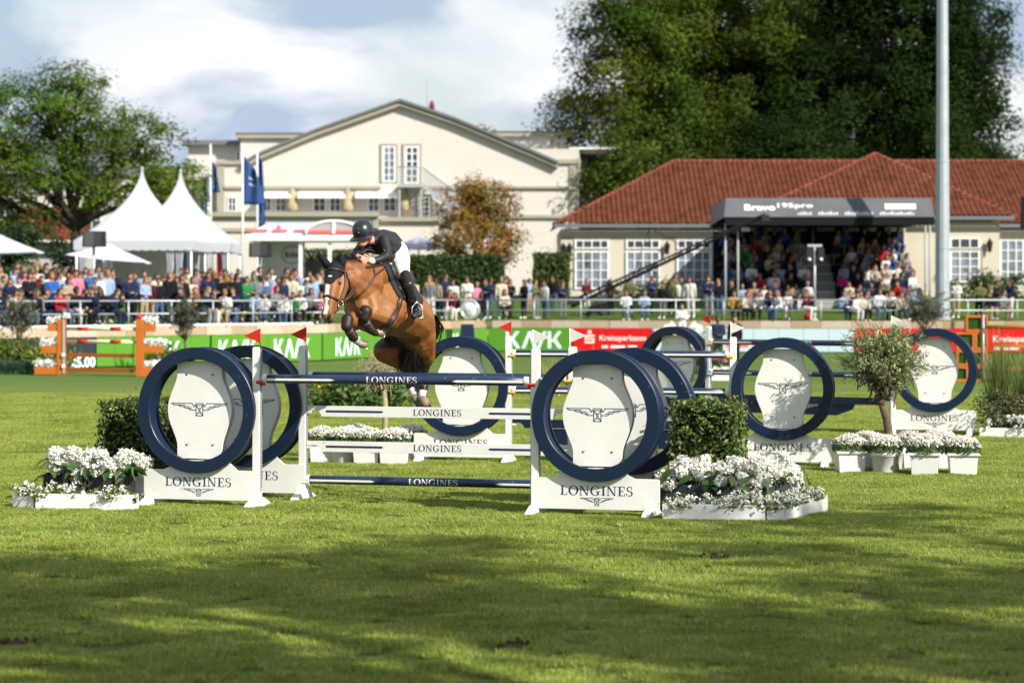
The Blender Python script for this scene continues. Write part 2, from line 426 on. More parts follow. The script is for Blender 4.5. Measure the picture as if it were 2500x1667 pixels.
def grass_mat(name, far=False):
    m = bpy.data.materials.new(name); m.use_nodes = True; nt = m.node_tree; N = nt.nodes.new; L = nt.links.new
    b = nt.nodes['Principled BSDF']; b.inputs['Roughness'].default_value = .75; b.inputs['Specular IOR Level'].default_value = .15
    geo = N('ShaderNodeNewGeometry')
    n1 = N('ShaderNodeTexNoise'); n1.inputs['Scale'].default_value = .55; n1.inputs['Detail'].default_value = 5; L(geo.outputs['Position'], n1.inputs[0])
    n2 = N('ShaderNodeTexNoise'); n2.inputs['Scale'].default_value = 14; n2.inputs['Detail'].default_value = 6; n2.inputs['Roughness'].default_value = .7; L(geo.outputs['Position'], n2.inputs[0])
    mp = N('ShaderNodeMapping'); mp.inputs['Rotation'].default_value = (0, 0, R(4)); mp.inputs['Scale'].default_value = (.02, .24, 1); L(geo.outputs['Position'], mp.inputs[0])
    n3 = N('ShaderNodeTexNoise'); n3.inputs['Scale'].default_value = 1.0; n3.inputs['Detail'].default_value = 2; L(mp.outputs[0], n3.inputs[0])
    a = N('ShaderNodeMix'); a.data_type = 'RGBA'; a.inputs[6].default_value = (.17, .225, .040, 1); a.inputs[7].default_value = (.245, .30, .062, 1)
    L(n1.outputs[0], a.inputs[0])
    c = N('ShaderNodeMix'); c.data_type = 'RGBA'; c.blend_type = 'MULTIPLY'; c.inputs[0].default_value = .8
    r = N('ShaderNodeValToRGB'); r.color_ramp.elements[0].position = .3; r.color_ramp.elements[1].position = .72
    r.color_ramp.elements[0].color = (.45, .5, .4, 1); r.color_ramp.elements[1].color = (1.15, 1.1, 1.0, 1)
    L(n2.outputs[0], r.inputs[0]); L(a.outputs[2], c.inputs[6]); L(r.outputs[0], c.inputs[7])
    d = N('ShaderNodeMix'); d.data_type = 'RGBA'; d.blend_type = 'MULTIPLY'; d.inputs[0].default_value = .55
    r3 = N('ShaderNodeValToRGB'); r3.color_ramp.elements[0].position = .38; r3.color_ramp.elements[1].position = .6
    r3.color_ramp.elements[0].color = (.62, .74, .6, 1); r3.color_ramp.elements[1].color = (1, 1, 1, 1)
    L(n3.outputs[0], r3.inputs[0]); L(c.outputs[2], d.inputs[6]); L(r3.outputs[0], d.inputs[7])
    # tree shade over the far half of the arena, painted into the turf colour
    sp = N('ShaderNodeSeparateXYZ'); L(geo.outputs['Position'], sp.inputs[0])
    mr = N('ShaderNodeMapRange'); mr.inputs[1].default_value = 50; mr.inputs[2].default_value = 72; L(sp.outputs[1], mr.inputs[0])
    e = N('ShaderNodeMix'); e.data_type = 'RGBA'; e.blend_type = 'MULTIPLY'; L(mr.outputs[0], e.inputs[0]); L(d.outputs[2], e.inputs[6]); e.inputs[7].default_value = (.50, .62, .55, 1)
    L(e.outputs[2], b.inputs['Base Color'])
    bp = N('ShaderNodeBump'); bp.inputs['Strength'].default_value = .7; bp.inputs['Distance'].default_value = .03; L(n2.outputs[0], bp.inputs['Height']); L(bp.outputs[0], b.inputs['Normal'])
    return m
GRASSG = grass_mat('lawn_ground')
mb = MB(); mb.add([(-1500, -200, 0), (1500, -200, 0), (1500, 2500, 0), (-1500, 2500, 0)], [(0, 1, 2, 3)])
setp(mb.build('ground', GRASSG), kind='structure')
# raised lawn behind the stone wall
mb = MB(); xs = [x for x, _ in WL]
ds = [0.30, 1.0, 4, 8, 12, 15, 60]
vs = []; fs = []
for x, y in WL:
    for d in ds: vs.append((x, y+d, 1.33+min(max(0, d-1), 14)*.075))
n = len(ds)
for i in range(len(WL)-1):
    for j in range(n-1): fs.append((i*n+j, (i+1)*n+j, (i+1)*n+j+1, i*n+j+1))
mb.add(vs, fs)
TERR = mat('terrace_lawn', (.075, .13, .018), .85, .1, var=.45, scale=2.0, bump=.3, bscale=30)
setp(mb.build('raised_lawn', TERR), kind='structure')

# ---- stone retaining wall: every block of the top course is a piece
STONES = [mat('sandstone_%s' % n, c, .85, .15, var=.22, scale=3, bump=.2, bscale=25) for n, c in (('cream', (.42, .34, .24)), ('buff', (.36, .28, .185)), ('pale', (.47, .40, .31)))]
wall = thing('stone_wall', 'low retaining wall of cream sandstone blocks along the arena edge below the spectators', 'wall', (0, 106, 0))
def along(pts, step):
    """points every `step` metres along a polyline with direction"""
    out = []; rem = 0
    for (x0, y0), (x1, y1) in zip(pts[:-1], pts[1:]):
        L = math.hypot(x1-x0, y1-y0); t = rem
        while t < L-1e-6:
            out.append((x0+(x1-x0)*t/L, y0+(y1-y0)*t/L, math.atan2(y1-y0, x1-x0))); t += step
        rem = t-L
    return out
blk = [MB().box((.64, .16, -.2), (1.265, .34+.02*k, .42), 0).mesh('block', STONES[k]) for k in range(3)]
for i, (x, y, a) in enumerate(along(WL[1:-1]+[(26, 106.2)], 1.28)):
    o = bpy.data.objects.new('stone', blk[(i*7+i//3) % 3]); link(o, wall, (x, y-106, 1.33), (0, 0, a))
mb = MB()
for (x0, y0), (x1, y1) in zip(WL[:-1], WL[1:]):
    mb.add([(x0, y0+.05, 0), (x1, y1+.05, 0), (x1, y1+.05, .93), (x0, y0+.05, .93), (x0, y0+.3, .93), (x1, y1+.3, .93)], [(0, 1, 2, 3), (3, 2, 5, 4)])
mb.build('wall_face', STONES[0], wall, world=True)
# light kerb rail on top at the left
mb = MB()
mb2 = [(x, y) for x, y in WL[:4]]
for (x0, y0), (x1, y1) in zip(mb2[:-1], mb2[1:]):
    mb.tube([(x0, y0+.08, 1.36), (x1, y1+.08, 1.36)], .06, 4, smooth=False)
mb.build('coping_rail', mat('pale_grey_rail', (.55, .57, .6), .5), wall, world=True)

# ---- spectator railing
rail = thing('spectator_railing', 'long grey steel two-bar railing on top of the sandstone wall in front of the crowd', 'railing', (0, 107, 0))
mbr = MB(); mbm = MB()
for (x0, y0), (x1, y1) in zip(WL[:-1], WL[1:]):
    mbr.tube([(x0, y0+.45, 2.22), (x1, y1+.45, 2.22)], .032, 8); mbm.tube([(x0, y0+.45, 1.78), (x1, y1+.45, 1.78)], .028, 8)
mbr.build('top_rail', STEEL, rail, world=True); mbm.build('middle_rail', STEEL, rail, world=True)
pm = MB().tube([(0, 0, 0), (0, 0, .9)], .03, 8).mesh('post', STEEL)
for x, y, a in along([(a, b+.45) for a, b in WL[1:-1]]+[(24, 106.65)], 2.05):
    link(bpy.data.objects.new('post', pm), rail, (x, y-107, 1.33))

# ---- LED advertising boards
GREEN = mat('green_led_screen', (.075, .215, .022), .5, .2, emit=.08)
REDL = mat('red_led_screen', (.50, .006, .010), .5, .2, emit=.12)
BLUEL = mat('pale_blue_led_screen', (.38, .48, .52), .5, .2, emit=.1)
DARKL = mat('dark_led_screen', (.02, .028, .04), .5, .2)
LEDW = mat('led_letters', (.58, .78, .74), .5, .2, emit=.15)
LEDR = mat('led_red_letters', (.6, .12, .12), .5, emit=.1)
CASE = mat('black_housing', (.015, .015, .017), .5)
def kask():
    K = merge(rects((0, 0, .2, 1)), ([(.2, .42), (.62, 1), (.86, 1), (.36, .36)], [[0, 1, 2, 3][::-1]]), ([(.30, .52), (.46, .66), (.9, 0), (.66, 0)], [[0, 1, 2, 3][::-1]]))
    A = merge(([(0, 0), (.22, 0), (.52, .8), (.42, 1)], [[0, 1, 2, 3]]), ([(.42, 1), (.52, .66), (.76, 0), (.98, 0), (.62, 1)], [[0, 1, 2, 3, 4][::-1]]))
    S = ([(0, 0), (.2, 0), (.62, 1), (.42, 1)], [[0, 1, 2, 3]])
    return merge(K, offs(A, 1.0), offs(S, 1.95), offs(K, 2.65))
KASK = kask()
def sparkasse():
    return merge(ring2(0, .62, (.13, .13), (.001, .001), 0, 360, 14), rects((-.36, .30, .36, .42), (-.36, .14, -.22, .42), (-.36, .10, .36, .2), (.22, -.1, .36, .2), (-.36, -.14, .36, -.02), (-.36, -.02, -.26, .03)))
def led(p0, p1, mats, label, items, h=1.0, z0=.03):
    """items: (polys, w, h, s along, z) letters proud of the screen"""
    x0, y0 = p0; x1, y1 = p1; a = math.atan2(y1-y0, x1-x0); Ln = math.hypot(x1-x0, y1-y0)
    t = thing('advertising_board', label, 'advertising board', (x0, y0, 0), a, 'LED advertising boards along the arena edge')
    MB().box((Ln/2, .10, z0+h/2), (Ln-.012, .16, h)).build('housing', CASE, t)
    # screen modules about a metre wide
    k = max(1, round(Ln/1.0)); w = Ln/k; pm = MB().box((0, 0, 0), (w-.012, .02, h-.03)).mesh('screen_panel', mats[0])
    for i in range(k): link(bpy.data.objects.new('screen_panel', pm), t, ((i+.5)*w, 0, z0+h/2))
    for it in items:
        vf, ww, hh, s, z = it[:5]; mb = MB(); put2d(mb, vf, ww, hh, s, z, -.016); mb.build('lettering', mats[1], t, kind='stuff')
    return t
OL = []
for i, (x, y) in enumerate(WL):          # the wall line moved half a metre into the arena
    d0 = Vector((WL[i][0]-WL[i-1][0], WL[i][1]-WL[i-1][1])).normalized() if i else None
    d1 = Vector((WL[i+1][0]-x, WL[i+1][1]-y)).normalized() if i < len(WL)-1 else d0
    d0 = d0 or d1; b = (d0+d1).normalized(); nn = Vector((b.y, -b.x)); k = .42/max(.5, nn.dot(Vector((d1.y, -d1.x)))); OL.append((x+nn.x*k, y+nn.y*k))
def wp(x):
    for (a, ya), (b, yb) in zip(OL[:-1], OL[1:]):
        if a <= x <= b: return (x, ya+(yb-ya)*(x-a)/(b-a))
    return (x, OL[-1][1])
NX = [p[0] for p in OL]
led(wp(-19.5), wp(-15.2), (DARKL, LEDW), 'dark blank LED board at the left end behind the flower bed', [])
led(wp(-15.17), wp(-13.86), (DARKL, LEDW), 'dark LED board showing 25.00 seen between the orange jump wings', [(text_mesh_polys('25.00', 1, .03), 1.02, .35, 1.40, .205)])
led(wp(-13.84), wp(NX[2]-.02), (GREEN, LEDW), 'short green LED board beside the one showing 25.00', [])
led(wp(NX[2]), wp(-10.55), (GREEN, LEDW), 'green LED board with pale logo letters beginning behind the orange jump', [(KASK, 2.1, .68, 1.15, .5)])
led(wp(-10.5), wp(NX[3]-.02), (GREEN, LEDW), 'green LED board with two pale logos between the two red flags', [(KASK, 1.9, .68, 1.3, .5), (KASK, 1.9, .68, 4.15, .5)])
led(wp(NX[3]+.02), wp(NX[4]-.02), (GREEN, LEDW), 'green LED board with one pale logo just left of the horse forelegs', [(KASK, 2.3, .68, 2.3, .5)])
led(wp(NX[4]+.02), wp(NX[5]-.02), (GREEN, LEDW), 'steeply foreshortened green LED board half hidden by the horse', [(KASK, 2.4, .68, 2.2, .5), (KASK, 2.4, .68, 7.0, .5)])
led(wp(NX[5]+.02), wp(2.55), (GREEN, LEDW), 'green LED board with large pale logo letters at centre right of the horse', [(KASK, 2.45, .72, 2.0, .52)])
led(wp(2.6), wp(5.9), (REDL, WPRINT), 'red LED board reading Kreissparkasse directly right of the green boards', [(sparkasse(), .42, .55, .72, .66), (text_mesh_polys('Kreissparkasse', 1, .01), 2.0, .30, 2.15, .58), (rects((0, 0, .2, .1), (.3, 0, .8, .1), (.9, 0, 1.2, .1)), 1.5, .1, 2.0, .24)])
led(wp(6.0), wp(14.35), (BLUEL, LEDR), 'pale blue LED board with a faint red line of text behind the far jump', [(rects(*[(i*.62, 0, i*.62+.42, .1) for i in range(11)]), 6.0, .14, 3.8, .30)])
led(wp(14.4), wp(17.6), (REDL, WPRINT), 'red LED board behind the olive tree crown', [(sparkasse(), .42, .55, .9, .66)])
led(wp(17.65), wp(24.5), (REDL, WPRINT), 'red LED board reading Kreissparkasse behind the orange jump at the right edge', [(sparkasse(), .42, .55, 2.0, .62), (text_mesh_polys('Kreissparkasse', 1, .01), 2.3, .34, 3.6, .56), (rects((0, 0, .2, .1), (.3, 0, .8, .1)), 1.0, .12, 3.0, .2)])

# ------------------------------------------------------------------ jump furniture
RING_C = 1.10; RO = .715; RI = .575
def panel_outline():
    pts = []
    def w(z):
        a = abs(z)
        if a > .40: return .277
        return .277+.118*(.5+.5*math.cos(math.pi*a/.40))**.75
    zs = [-.62+1.24*i/36 for i in range(37)]
    zs = [max(-RI+.02, min(RI-.02, z)) for z in zs]
    zz = sorted(set(round(z, 4) for z in zs))
    right = [(w(z), z) for z in zz]; left = [(-w(z), z) for z in reversed(zz)]
    return right+left
def annulus(mb, cx, cz, ro, ri, y0, y1, n=128, mi=0, bev=.006):
    prof = [(ro, y0+bev), (ro, y1-bev), (ro-bev, y1), (ri+bev, y1), (ri, y1-bev), (ri, y0+bev), (ri+bev, y0), (ro-bev, y0)]; f0 = len(mb.sm)
    M = Matrix.Translation((cx, 0, cz)) @ Matrix.Rotation(R(90), 4, 'X')
    # lathe z -> -y ; flip
    mb.lathe([(r, -y) for r, y in reversed(prof)], n, mi, M, True, True)
    for q in range(8):
        sm = (q % 2 == 0) and False
        for j in range(n): mb.sm[f0+q*n+j] = False
SMEAR = mat('scuffed_white_paint', (.73, .73, .71), .5, .35, col2=(.65, .65, .62), scale=2.2, bump=.04, bscale=50)
specks(SMEAR, 6, .64, .72, (.42, .40, .34)); specks(SMEAR, 22, .70, .74, (.22, .20, .18))
def make_wing(side, label, loc, rz, flag, group='white and navy jump wings with round drums', full=True, logo=NAVYPRINT):
    s = side
    t = thing('jump_wing', label, 'jump wing', loc, rz, group)
    def X(a): return s*a
    mb = MB(); mb.box((0, .0, .94), (.085, .09, 1.72)); mb.box((0, 0, 1.81), (.085, .09, .02), taper=.8)
    mb.build('upright_post', WHITE, t, bevel=.004)
    mb = MB(); mb.box((X(-.048), -.01, .98), (.012, .045, 1.58))
    mb.build('cup_track', STEEL, t)
    hb = MB()
    for i in range(44): hb.box((X(-.0545), -.01, .24+i*.0345), (.002, .016, .016))
    hb.build('track_holes', BLACKP, t, kind='stuff')
    # base board with cradle
    poly = [(X(-.04), .08), (X(1.40), .08), (X(1.40), .40), (X(1.385), .42), (X(1.13), .42), (X(1.05), .455), (X(1.0), .53), (X(.35), .53), (X(.22), .42), (X(-.04), .42)]
    if s < 0: poly = poly[::-1]
    mb = MB(); mb.prism(poly, 'y', -.055, -.025)
    mb.build('base_board', SMEAR, t, bevel=.003)
    # feet
    for fx in (0, 1.30):
        fb = MB(); prof = [(-.31, 0), (.31, 0), (.30, .04), (.10, .115), (-.10, .115), (-.30, .04)]
        fb.prism(prof, 'x', X(fx)-.045, X(fx)+.045)
        if fx: fb.box((X(fx), -.0, .15), (.07, .045, .12))
        fb.build('foot', WHITE, t, bevel=.004)
    c = X(.70)
    mb = MB(); annulus(mb, c, RING_C, RO, RI, -.13, -.085); ring = mb.build('drum_front', NAVY, t)
    mb = MB(); annulus(mb, c, RING_C, RO-.012, RI+.012, -.085, .105, bev=.001); mb.build('drum_wall', NAVYW, t)
    mb = MB(); annulus(mb, c, RING_C, RO, RI, .105, .15); mb.build('drum_back', NAVY, t)
    mb = MB()
    for dx in (-.60, .60):
        mb.sphere((c+dx, -.02, RING_C+.02), .028, 10, 7)
    # panel
    po = [(c+x, RING_C+z) for x, z in panel_outline()]
    mb = MB(); mb.prism(po[::-1], 'y', -.015, .085)
    pan = mb.build('white_panel', SMEAR, t, bevel=.004)
    mb = MB(); put2d(mb, EMB, .70, .150, c, RING_C+.005, -.0175); mb.build('winged_emblem', logo, pan)
    mb = MB()
    for dx, dz in ((-.16, .40), (.16, .40), (-.16, -.40), (.16, -.40)):
        mb.lathe([(0, 0), (.011, 0), (.011, .003), (0, .003)], 8, 0, Matrix.Translation((c+dx, -.0155, RING_C+dz)) @ Matrix.Rotation(R(90), 4, 'X'))
        mb.add([(c+dx-.02, -.0166, RING_C+dz+.004), (c+dx+.024, -.0166, RING_C+dz+.010), (c+dx+.026, -.0166, RING_C+dz+.014), (c+dx-.018, -.0166, RING_C+dz+.009)], [(0, 1, 2, 3)])
    mb.build('screw_heads', mat('rusty_screw', (.12, .10, .08), .5, metal=.5), pan, kind='stuff')
    mb = MB(); put2d(mb, WORD, .81, .105, c, .285, -.0575); put2d(mb, EMB, .38, .088, c+.005, .165, -.0575)
    mb.build('lettering', logo, t)
    # flag
    if flag:
        fs = 1 if flag == 'white' else -1
        px = .035*(1 if flag == 'red' else -1)
        mb = MB(); mb.tube([(px, .0, 1.70), (px, .0, 2.03)], .007, 6); pole = mb.build('flag_pole', FLAGR if flag == 'red' else WHITE2, t)
        mb = MB(); mb.prism([(px, 2.03), (px, 1.865), (px+fs*.195, 1.945)][::(1 if fs < 0 else -1)], 'y', -.003, .003); mb.build('flag', FLAGR if flag == 'red' else FLAGW, t, bevel=.001)
    return t

def frame2(p0, p1):
    d = Vector((p1[0]-p0[0], p1[1]-p0[1])); return math.atan2(d.y, d.x), d.length
A0, A1 = (-2.885, 28.76), (.262, 27.83)         # front line of the oxer (left, right post)
OX = (.43, 1.10)
B0, B1 = (A0[0]+OX[0], A0[1]+OX[1]), (A1[0]+OX[0], A1[1]+OX[1])
C0, C1 = (-.046, 36.45), (3.11, 35.7)
D0, D1 = (3.535, 45.7), (6.55, 43.6)
fa, la = frame2(A0, A1); fc, lc = frame2(C0, C1); fd, ld = frame2(D0, D1)
make_wing(-1, 'navy-ringed white jump wing with red flag nearest the flower boxes at the left', (*A0, 0), fa, 'red')
make_wing(1, 'navy-ringed white jump wing with white flag beside the clipped hedge block, frontmost', (*A1, 0), fa, 'white')
make_wing(-1, 'navy-ringed jump wing with red flag tucked behind the left front wing', (*B0, 0), fa, 'red')
make_wing(1, 'navy-ringed jump wing with white flag tucked behind the right front wing', (*B1, 0), fa, 'white')
make_wing(-1, 'navy-ringed jump wing standing behind the horse hind legs beside the white flowerpots', (*C0, 0), fc, 'red', logo=BLACKP)
make_wing(1, 'navy-ringed jump wing left of the olive tree, dappled with its shade', (*C1, 0), fc, 'white', logo=BLACKP)
make_wing(-1, 'far navy-ringed jump wing mostly hidden behind the front right rings', (*D0, .03), fd, 'red', logo=BLACKP)
make_wing(1, 'far navy-ringed jump wing between the olive tree and the tall grasses', (*D1, .03), fd*.4, 'white', logo=BLACKP)

def pole(p0, p1, z, label, style='navy', r=.05, text=True, tang=0, cups=WHITE2, inset=.06, gap=(.0, .0), z1=None, stripe=.85):
    a, L = frame2(p0, p1); z1 = z if z1 is None else z1
    name = 'jump_pole'
    t = thing(name, label, 'jump pole', (p0[0], p0[1], z), a, 'round navy jump poles')
    x0 = inset; x1 = L-inset
    mb = MB(); k = 40; mb.tube([(x0+(x1-x0)*i/8, 0, 0) for i in range(9)], r, 24); mb.build('shaft', POLEN, t)
    for e in (x0, x1):
        mb = MB(); mb.tube([(e-.03, 0, 0), (e+.03, 0, 0)], r+.004, 24); mb.build('end_cap', WHITE2, t, bevel=.003)
    # front and rear stripes, pointed at the inner end
    for ang0 in (-8, 172):
        for s0, s1, tip in ((x0+.035, x0+stripe, 1), (x1-.035, x1-stripe, -1)):
            mb = MB(); n = 6; hh = R(15)
            vs = []; fs = []
            for i in range(n+1):
                th = R(ang0)+(-hh+2*hh*i/n); y = -(r+.0015)*math.cos(th); zz = (r+.0015)*math.sin(th)
                vs += [(s0, y, zz), (s1-tip*.05*abs(-1+2*i/n), y, zz)]
            for i in range(n): fs.append((2*i, 2*i+1, 2*i+3, 2*i+2))
            mb.add(vs, fs, 0, True); mb.build('stripe', WPRINT, t)
    if text:
        mb = MB(); put_on_pole(mb, WORD, .60, .076, L/2-.02, r+.0018); mb.build('lettering', WPRINT, t).rotation_euler = (R(tang), 0, 0)
    for e, sg in ((.055, 1), (L-.055, -1)):
        mb = MB(); n = 8; prof = [(.055*math.cos(R(200+140*i/n)), .055*math.sin(R(200+140*i/n))) for i in range(n+1)]+[(.066*math.cos(R(340-140*i/n)), .066*math.sin(R(340-140*i/n))-.012) for i in range(n+1)]
        mb.prism(prof, 'x', e-.01*sg-.035, e-.01*sg+.045); mb.box((e-sg*.045, 0, -.045), (.02, .06, .12))
        mb.build('cup', cups, t)
    return t
def plank(p0, p1, z, label, m0=SMEAR, mt=NAVYPRINT, text=True, h=.125, hooks=True, inset=.02, stripes=True, cat='jump plank'):
    a, L = frame2(p0, p1)
    t = thing('jump_plank', label, cat, (p0[0], p0[1], z), a, 'flat jump planks')
    x0, x1 = inset+.03, L-inset-.03; hz = h/2
    poly = [(x0, hz)]
    # underside notch with quarter circles near both ends
    n = 6
    poly = [(x0, hz), (x0, hz-.05), (x0+.07, hz-.055)]+[(x0+.17+.09*math.cos(R(180-90*i/n))-.01, hz-.055-.0+(-.0)) for i in range(0)]
    poly += [(x0+.08, hz-.048)]+[(x0+.08+.10*math.sin(R(90*i/n)), hz-.048-(h-.048)*(1-math.cos(R(90*i/n)))) for i in range(1, n+1)]
    right = [(L-x, y) for x, y in poly]
    pts = poly+right[::-1]
    mb = MB(); mb.prism(pts, 'y', -.013, .013); bd = mb.build('board', m0, t, bevel=.002)
    if stripes:
        mb = MB()
        mb.prism([(x0+.24, -.012), (x0+.93, -.012), (x0+.955, .0), (x0+.93, .012), (x0+.24, .012)], 'y', -.0155, -.0135)
        mb.build('stripe', mt, t); mb = MB()
        mb.prism([(L-x0-.24, .012), (L-x0-.93, .012), (L-x0-.955, .0), (L-x0-.93, -.012), (L-x0-.24, -.012)], 'y', -.0155, -.0135)
        mb.build('stripe', mt, t)
    if text:
        mb = MB(); put2d(mb, WORD, .585, .076, L/2+.02, 0, -.0155); mb.build('lettering', mt, t)
    if hooks:
        for e, sg in ((.055, 1), (L-.055, -1)):
            mb = MB(); mb.box((e, 0, hz-.075), (.10, .04, .025)); mb.box((e-sg*.03, 0, hz-.05), (.02, .05, .07)); mb.build('hook', WHITE2, t, bevel=.003)
    return t
def shift(p, dy): return (p[0], p[1]+dy)
pole(A0, A1, 1.462, 'top navy pole on the front line of the oxer, with red safety cups', cups=REDP, inset=.10)
pole(B0, B1, 1.46, 'top navy pole on the rear line of the oxer, just behind the front pole', tang=38, cups=YELP, inset=.10)
plank(B0, B1, 1.048, 'white lettered plank hanging highest below the rear pole of the oxer')
plank(B0, B1, .636, 'white lettered plank hanging lower, just above the bottom navy pole')
pole(B0, B1, .245, 'lowest navy pole of the oxer, close above the grass')
# second fence
pole(C0, C1, 1.575, 'top navy pole of the second fence, level with the green board', cups=YELP, stripe=1.05, text=False, inset=.08)
pole(C0, C1, 1.05, 'lower round navy pole of the second fence, on yellow cups', cups=YELP, stripe=1.05, text=False, inset=.08)
plank(C0, C1, .57, 'plain navy plank of the second fence, above its navy filler board', NAVY, WPRINT, False, stripes=False)
def filler(p0, p1, z, label, x0, x1, h):
    a, L = frame2(p0, p1); t = thing('filler_board', label, 'jump filler', (p0[0], p0[1], z), a)
    poly = [(L*x0, 0), (L*x0+.04, -h*.45), (L*x0+.35, -h), (L*x1-.35, -h), (L*x1-.04, -h*.45), (L*x1, 0)]
    MB().prism(poly[::-1], 'y', -.015, .015).build('board', NAVY, t, bevel=.003)
    mb = MB(); put2d(mb, EMB, .8, .17, L/2, -h*.5, -.0175); mb.build('winged_emblem', WPRINT, t)
    mb = MB(); mb.box((L*x0+.1, 0, .03), (.03, .02, .10)); mb.box((L*x1-.1, 0, .03), (.03, .02, .10)); mb.build('hanger', WHITE2, t)
filler(shift(C0, .03), shift(C1, .03), .50, 'navy filler board with slanted ends under the second fence', .16, .84, .27)
# third fence
pole(D0, D1, 1.575, 'top navy pole of the far fence, crossing behind the olive crown', cups=YELP, text=True, inset=.08)
pole(D0, D1, 1.03, 'lower round navy pole of the far fence, on pale cups', cups=WHITE2, text=True, inset=.08)
plank(D0, D1, .58, 'plain navy plank of the far fence', NAVY, WPRINT, False, stripes=False)
filler(shift(D0, .03), shift(D1, .03), .52, 'navy filler board with white emblem under the far fence', .08, .80, .20)
# ------------------------------------------------------------------ vegetation helpers
def rngof(seed): return np.random.default_rng(seed)
def leafcols(n, rng, pal, var=.25):
    pal = np.array(pal); c = pal[rng.integers(0, len(pal), n)]; return np.clip(c*(1-var+2*var*rng.random((n, 1))), 0, 1)
PAL_HEDGE = [(.055, .10, .02), (.08, .13, .025), (.19, .22, .06), (.035, .07, .02)]
PAL_OLIVE = [(.22, .27, .11), (.30, .34, .16), (.14, .19, .06), (.38, .42, .22)]
PAL_MUM = [(.06, .12, .03), (.09, .16, .04), (.04, .08, .02)]
PAL_TREE = [(.045, .085, .012), (.065, .11, .015), (.09, .125, .018), (.04, .07, .012)]
def mkobj(name, me, parent=None, loc=None, rot=None): return link(bpy.data.objects.new(name, me), parent, loc, rot)

def box_hedge(name, label, cat, c, d, n, leaf, seed, pal=PAL_HEDGE, rz=0.0, group=None, core=(.02, .035, .012), stem=False):
    rng = rngof(seed); t = thing(name, label, cat, (c[0], c[1], c[2]), rz, group)
    dx, dy, dz = d
    # leaves near the faces
    f = rng.random(n); A = np.array([dx*dz, dx*dz*.5, dy*dz, dy*dz, dx*dy]); A = np.cumsum(A/A.sum())
    fi = np.searchsorted(A, f); u = rng.random(n)-.5; v = rng.random(n); dep = -np.abs(rng.normal(size=n))*leaf*1.2+leaf*.35
    P = np.zeros((n, 3)); O = np.zeros((n, 3))
    for k, (ax, sg) in enumerate(((1, -1), (1, 1), (0, -1), (0, 1), (2, 1))):
        m = fi == k
        if ax == 1: P[m] = np.c_[u[m]*dx, sg*(dy/2+dep[m]), v[m]*dz]
        if ax == 0: P[m] = np.c_[sg*(dx/2+dep[m]), u[m]*dy, v[m]*dz]
        if ax == 2: P[m] = np.c_[u[m]*dx, (v[m]-.5)*dy, dz+dep[m]]
        O[m, ax] = sg
    bumps = np.array([noise.noise(Vector(p*3.2/max(dx, .6))) for p in P]); P += O*(bumps*.07*min(dx, 1.2))[:, None]; st = rng.random(n) < .035; P[st] += (O[st]+rng.normal(size=(st.sum(), 3))*.4)*leaf*(.6+1.2*rng.random((st.sum(), 1)))
    V = leaf_quads(P, leaf, O*.8, rng, .55, .15)
    mkobj('foliage', quads_mesh('foliage', V, LEAF, leafcols(n, rng, pal, .35)), t)['kind'] = 'stuff'
    mb = MB(); q = leaf*1.3; mb.box((0, 0, dz/2-q/2), (dx-2*q, dy-2*q, dz-q)); mb.build('core', mat('hedge_inside_%d' % int(core[0]*1000), core, .95, .05, var=.5, scale=10), t)
    return t

def crown_leaves(lobes, n, leaf, rng, nclump, sig, shell=.8):
    """lobes: (x,y,z,rx,ry,rz); returns leaf centres, outward, clump centres"""
    lob = np.array(lobes, float); w = lob[:, 3]*lob[:, 4]+lob[:, 5]*lob[:, 3]; w /= w.sum()
    li = rng.choice(len(lob), nclump, p=w); d = rng.normal(size=(nclump, 3)); d /= np.linalg.norm(d, axis=1)[:, None]
    rr = shell+(1-shell)*rng.random(nclump)*1.4; k = rng.random(nclump) < .25; rr[k] = rng.random(k.sum())**.5
    CC = lob[li, :3]+d*lob[li, 3:]*rr[:, None]
    ci = rng.integers(0, nclump, n); cs = sig*(.6+.8*rng.random(nclump))
    g = np.clip(rng.normal(size=(n, 3)), -1.7, 1.7); g[:, 2] *= .7
    P = CC[ci]+g*cs[ci][:, None]
    O = d[ci]*.7+np.array([0, 0, .5])
    return P, O, CC, ci

def limbs_to(mb, base, r0, targets, rng, mi=0, wob=.15, n=7, start=.0, thin=.02):
    for T in targets:
        b = Vector(base)+Vector((0, 0, start*rng.random())); T = Vector(T); L = (T-b).length
        pts = []; rad = []
        for i in range(n):
            s = i/(n-1); p = b.lerp(T, s); p.z += L*.12*math.sin(math.pi*s)
            if 0 < i < n-1: p += Vector(rng.normal(size=3)*wob*L*.12)
            pts.append(p); rad.append(r0*(1-s)**1.1+thin)
        mb.tube(pts, rad, 6, mi)

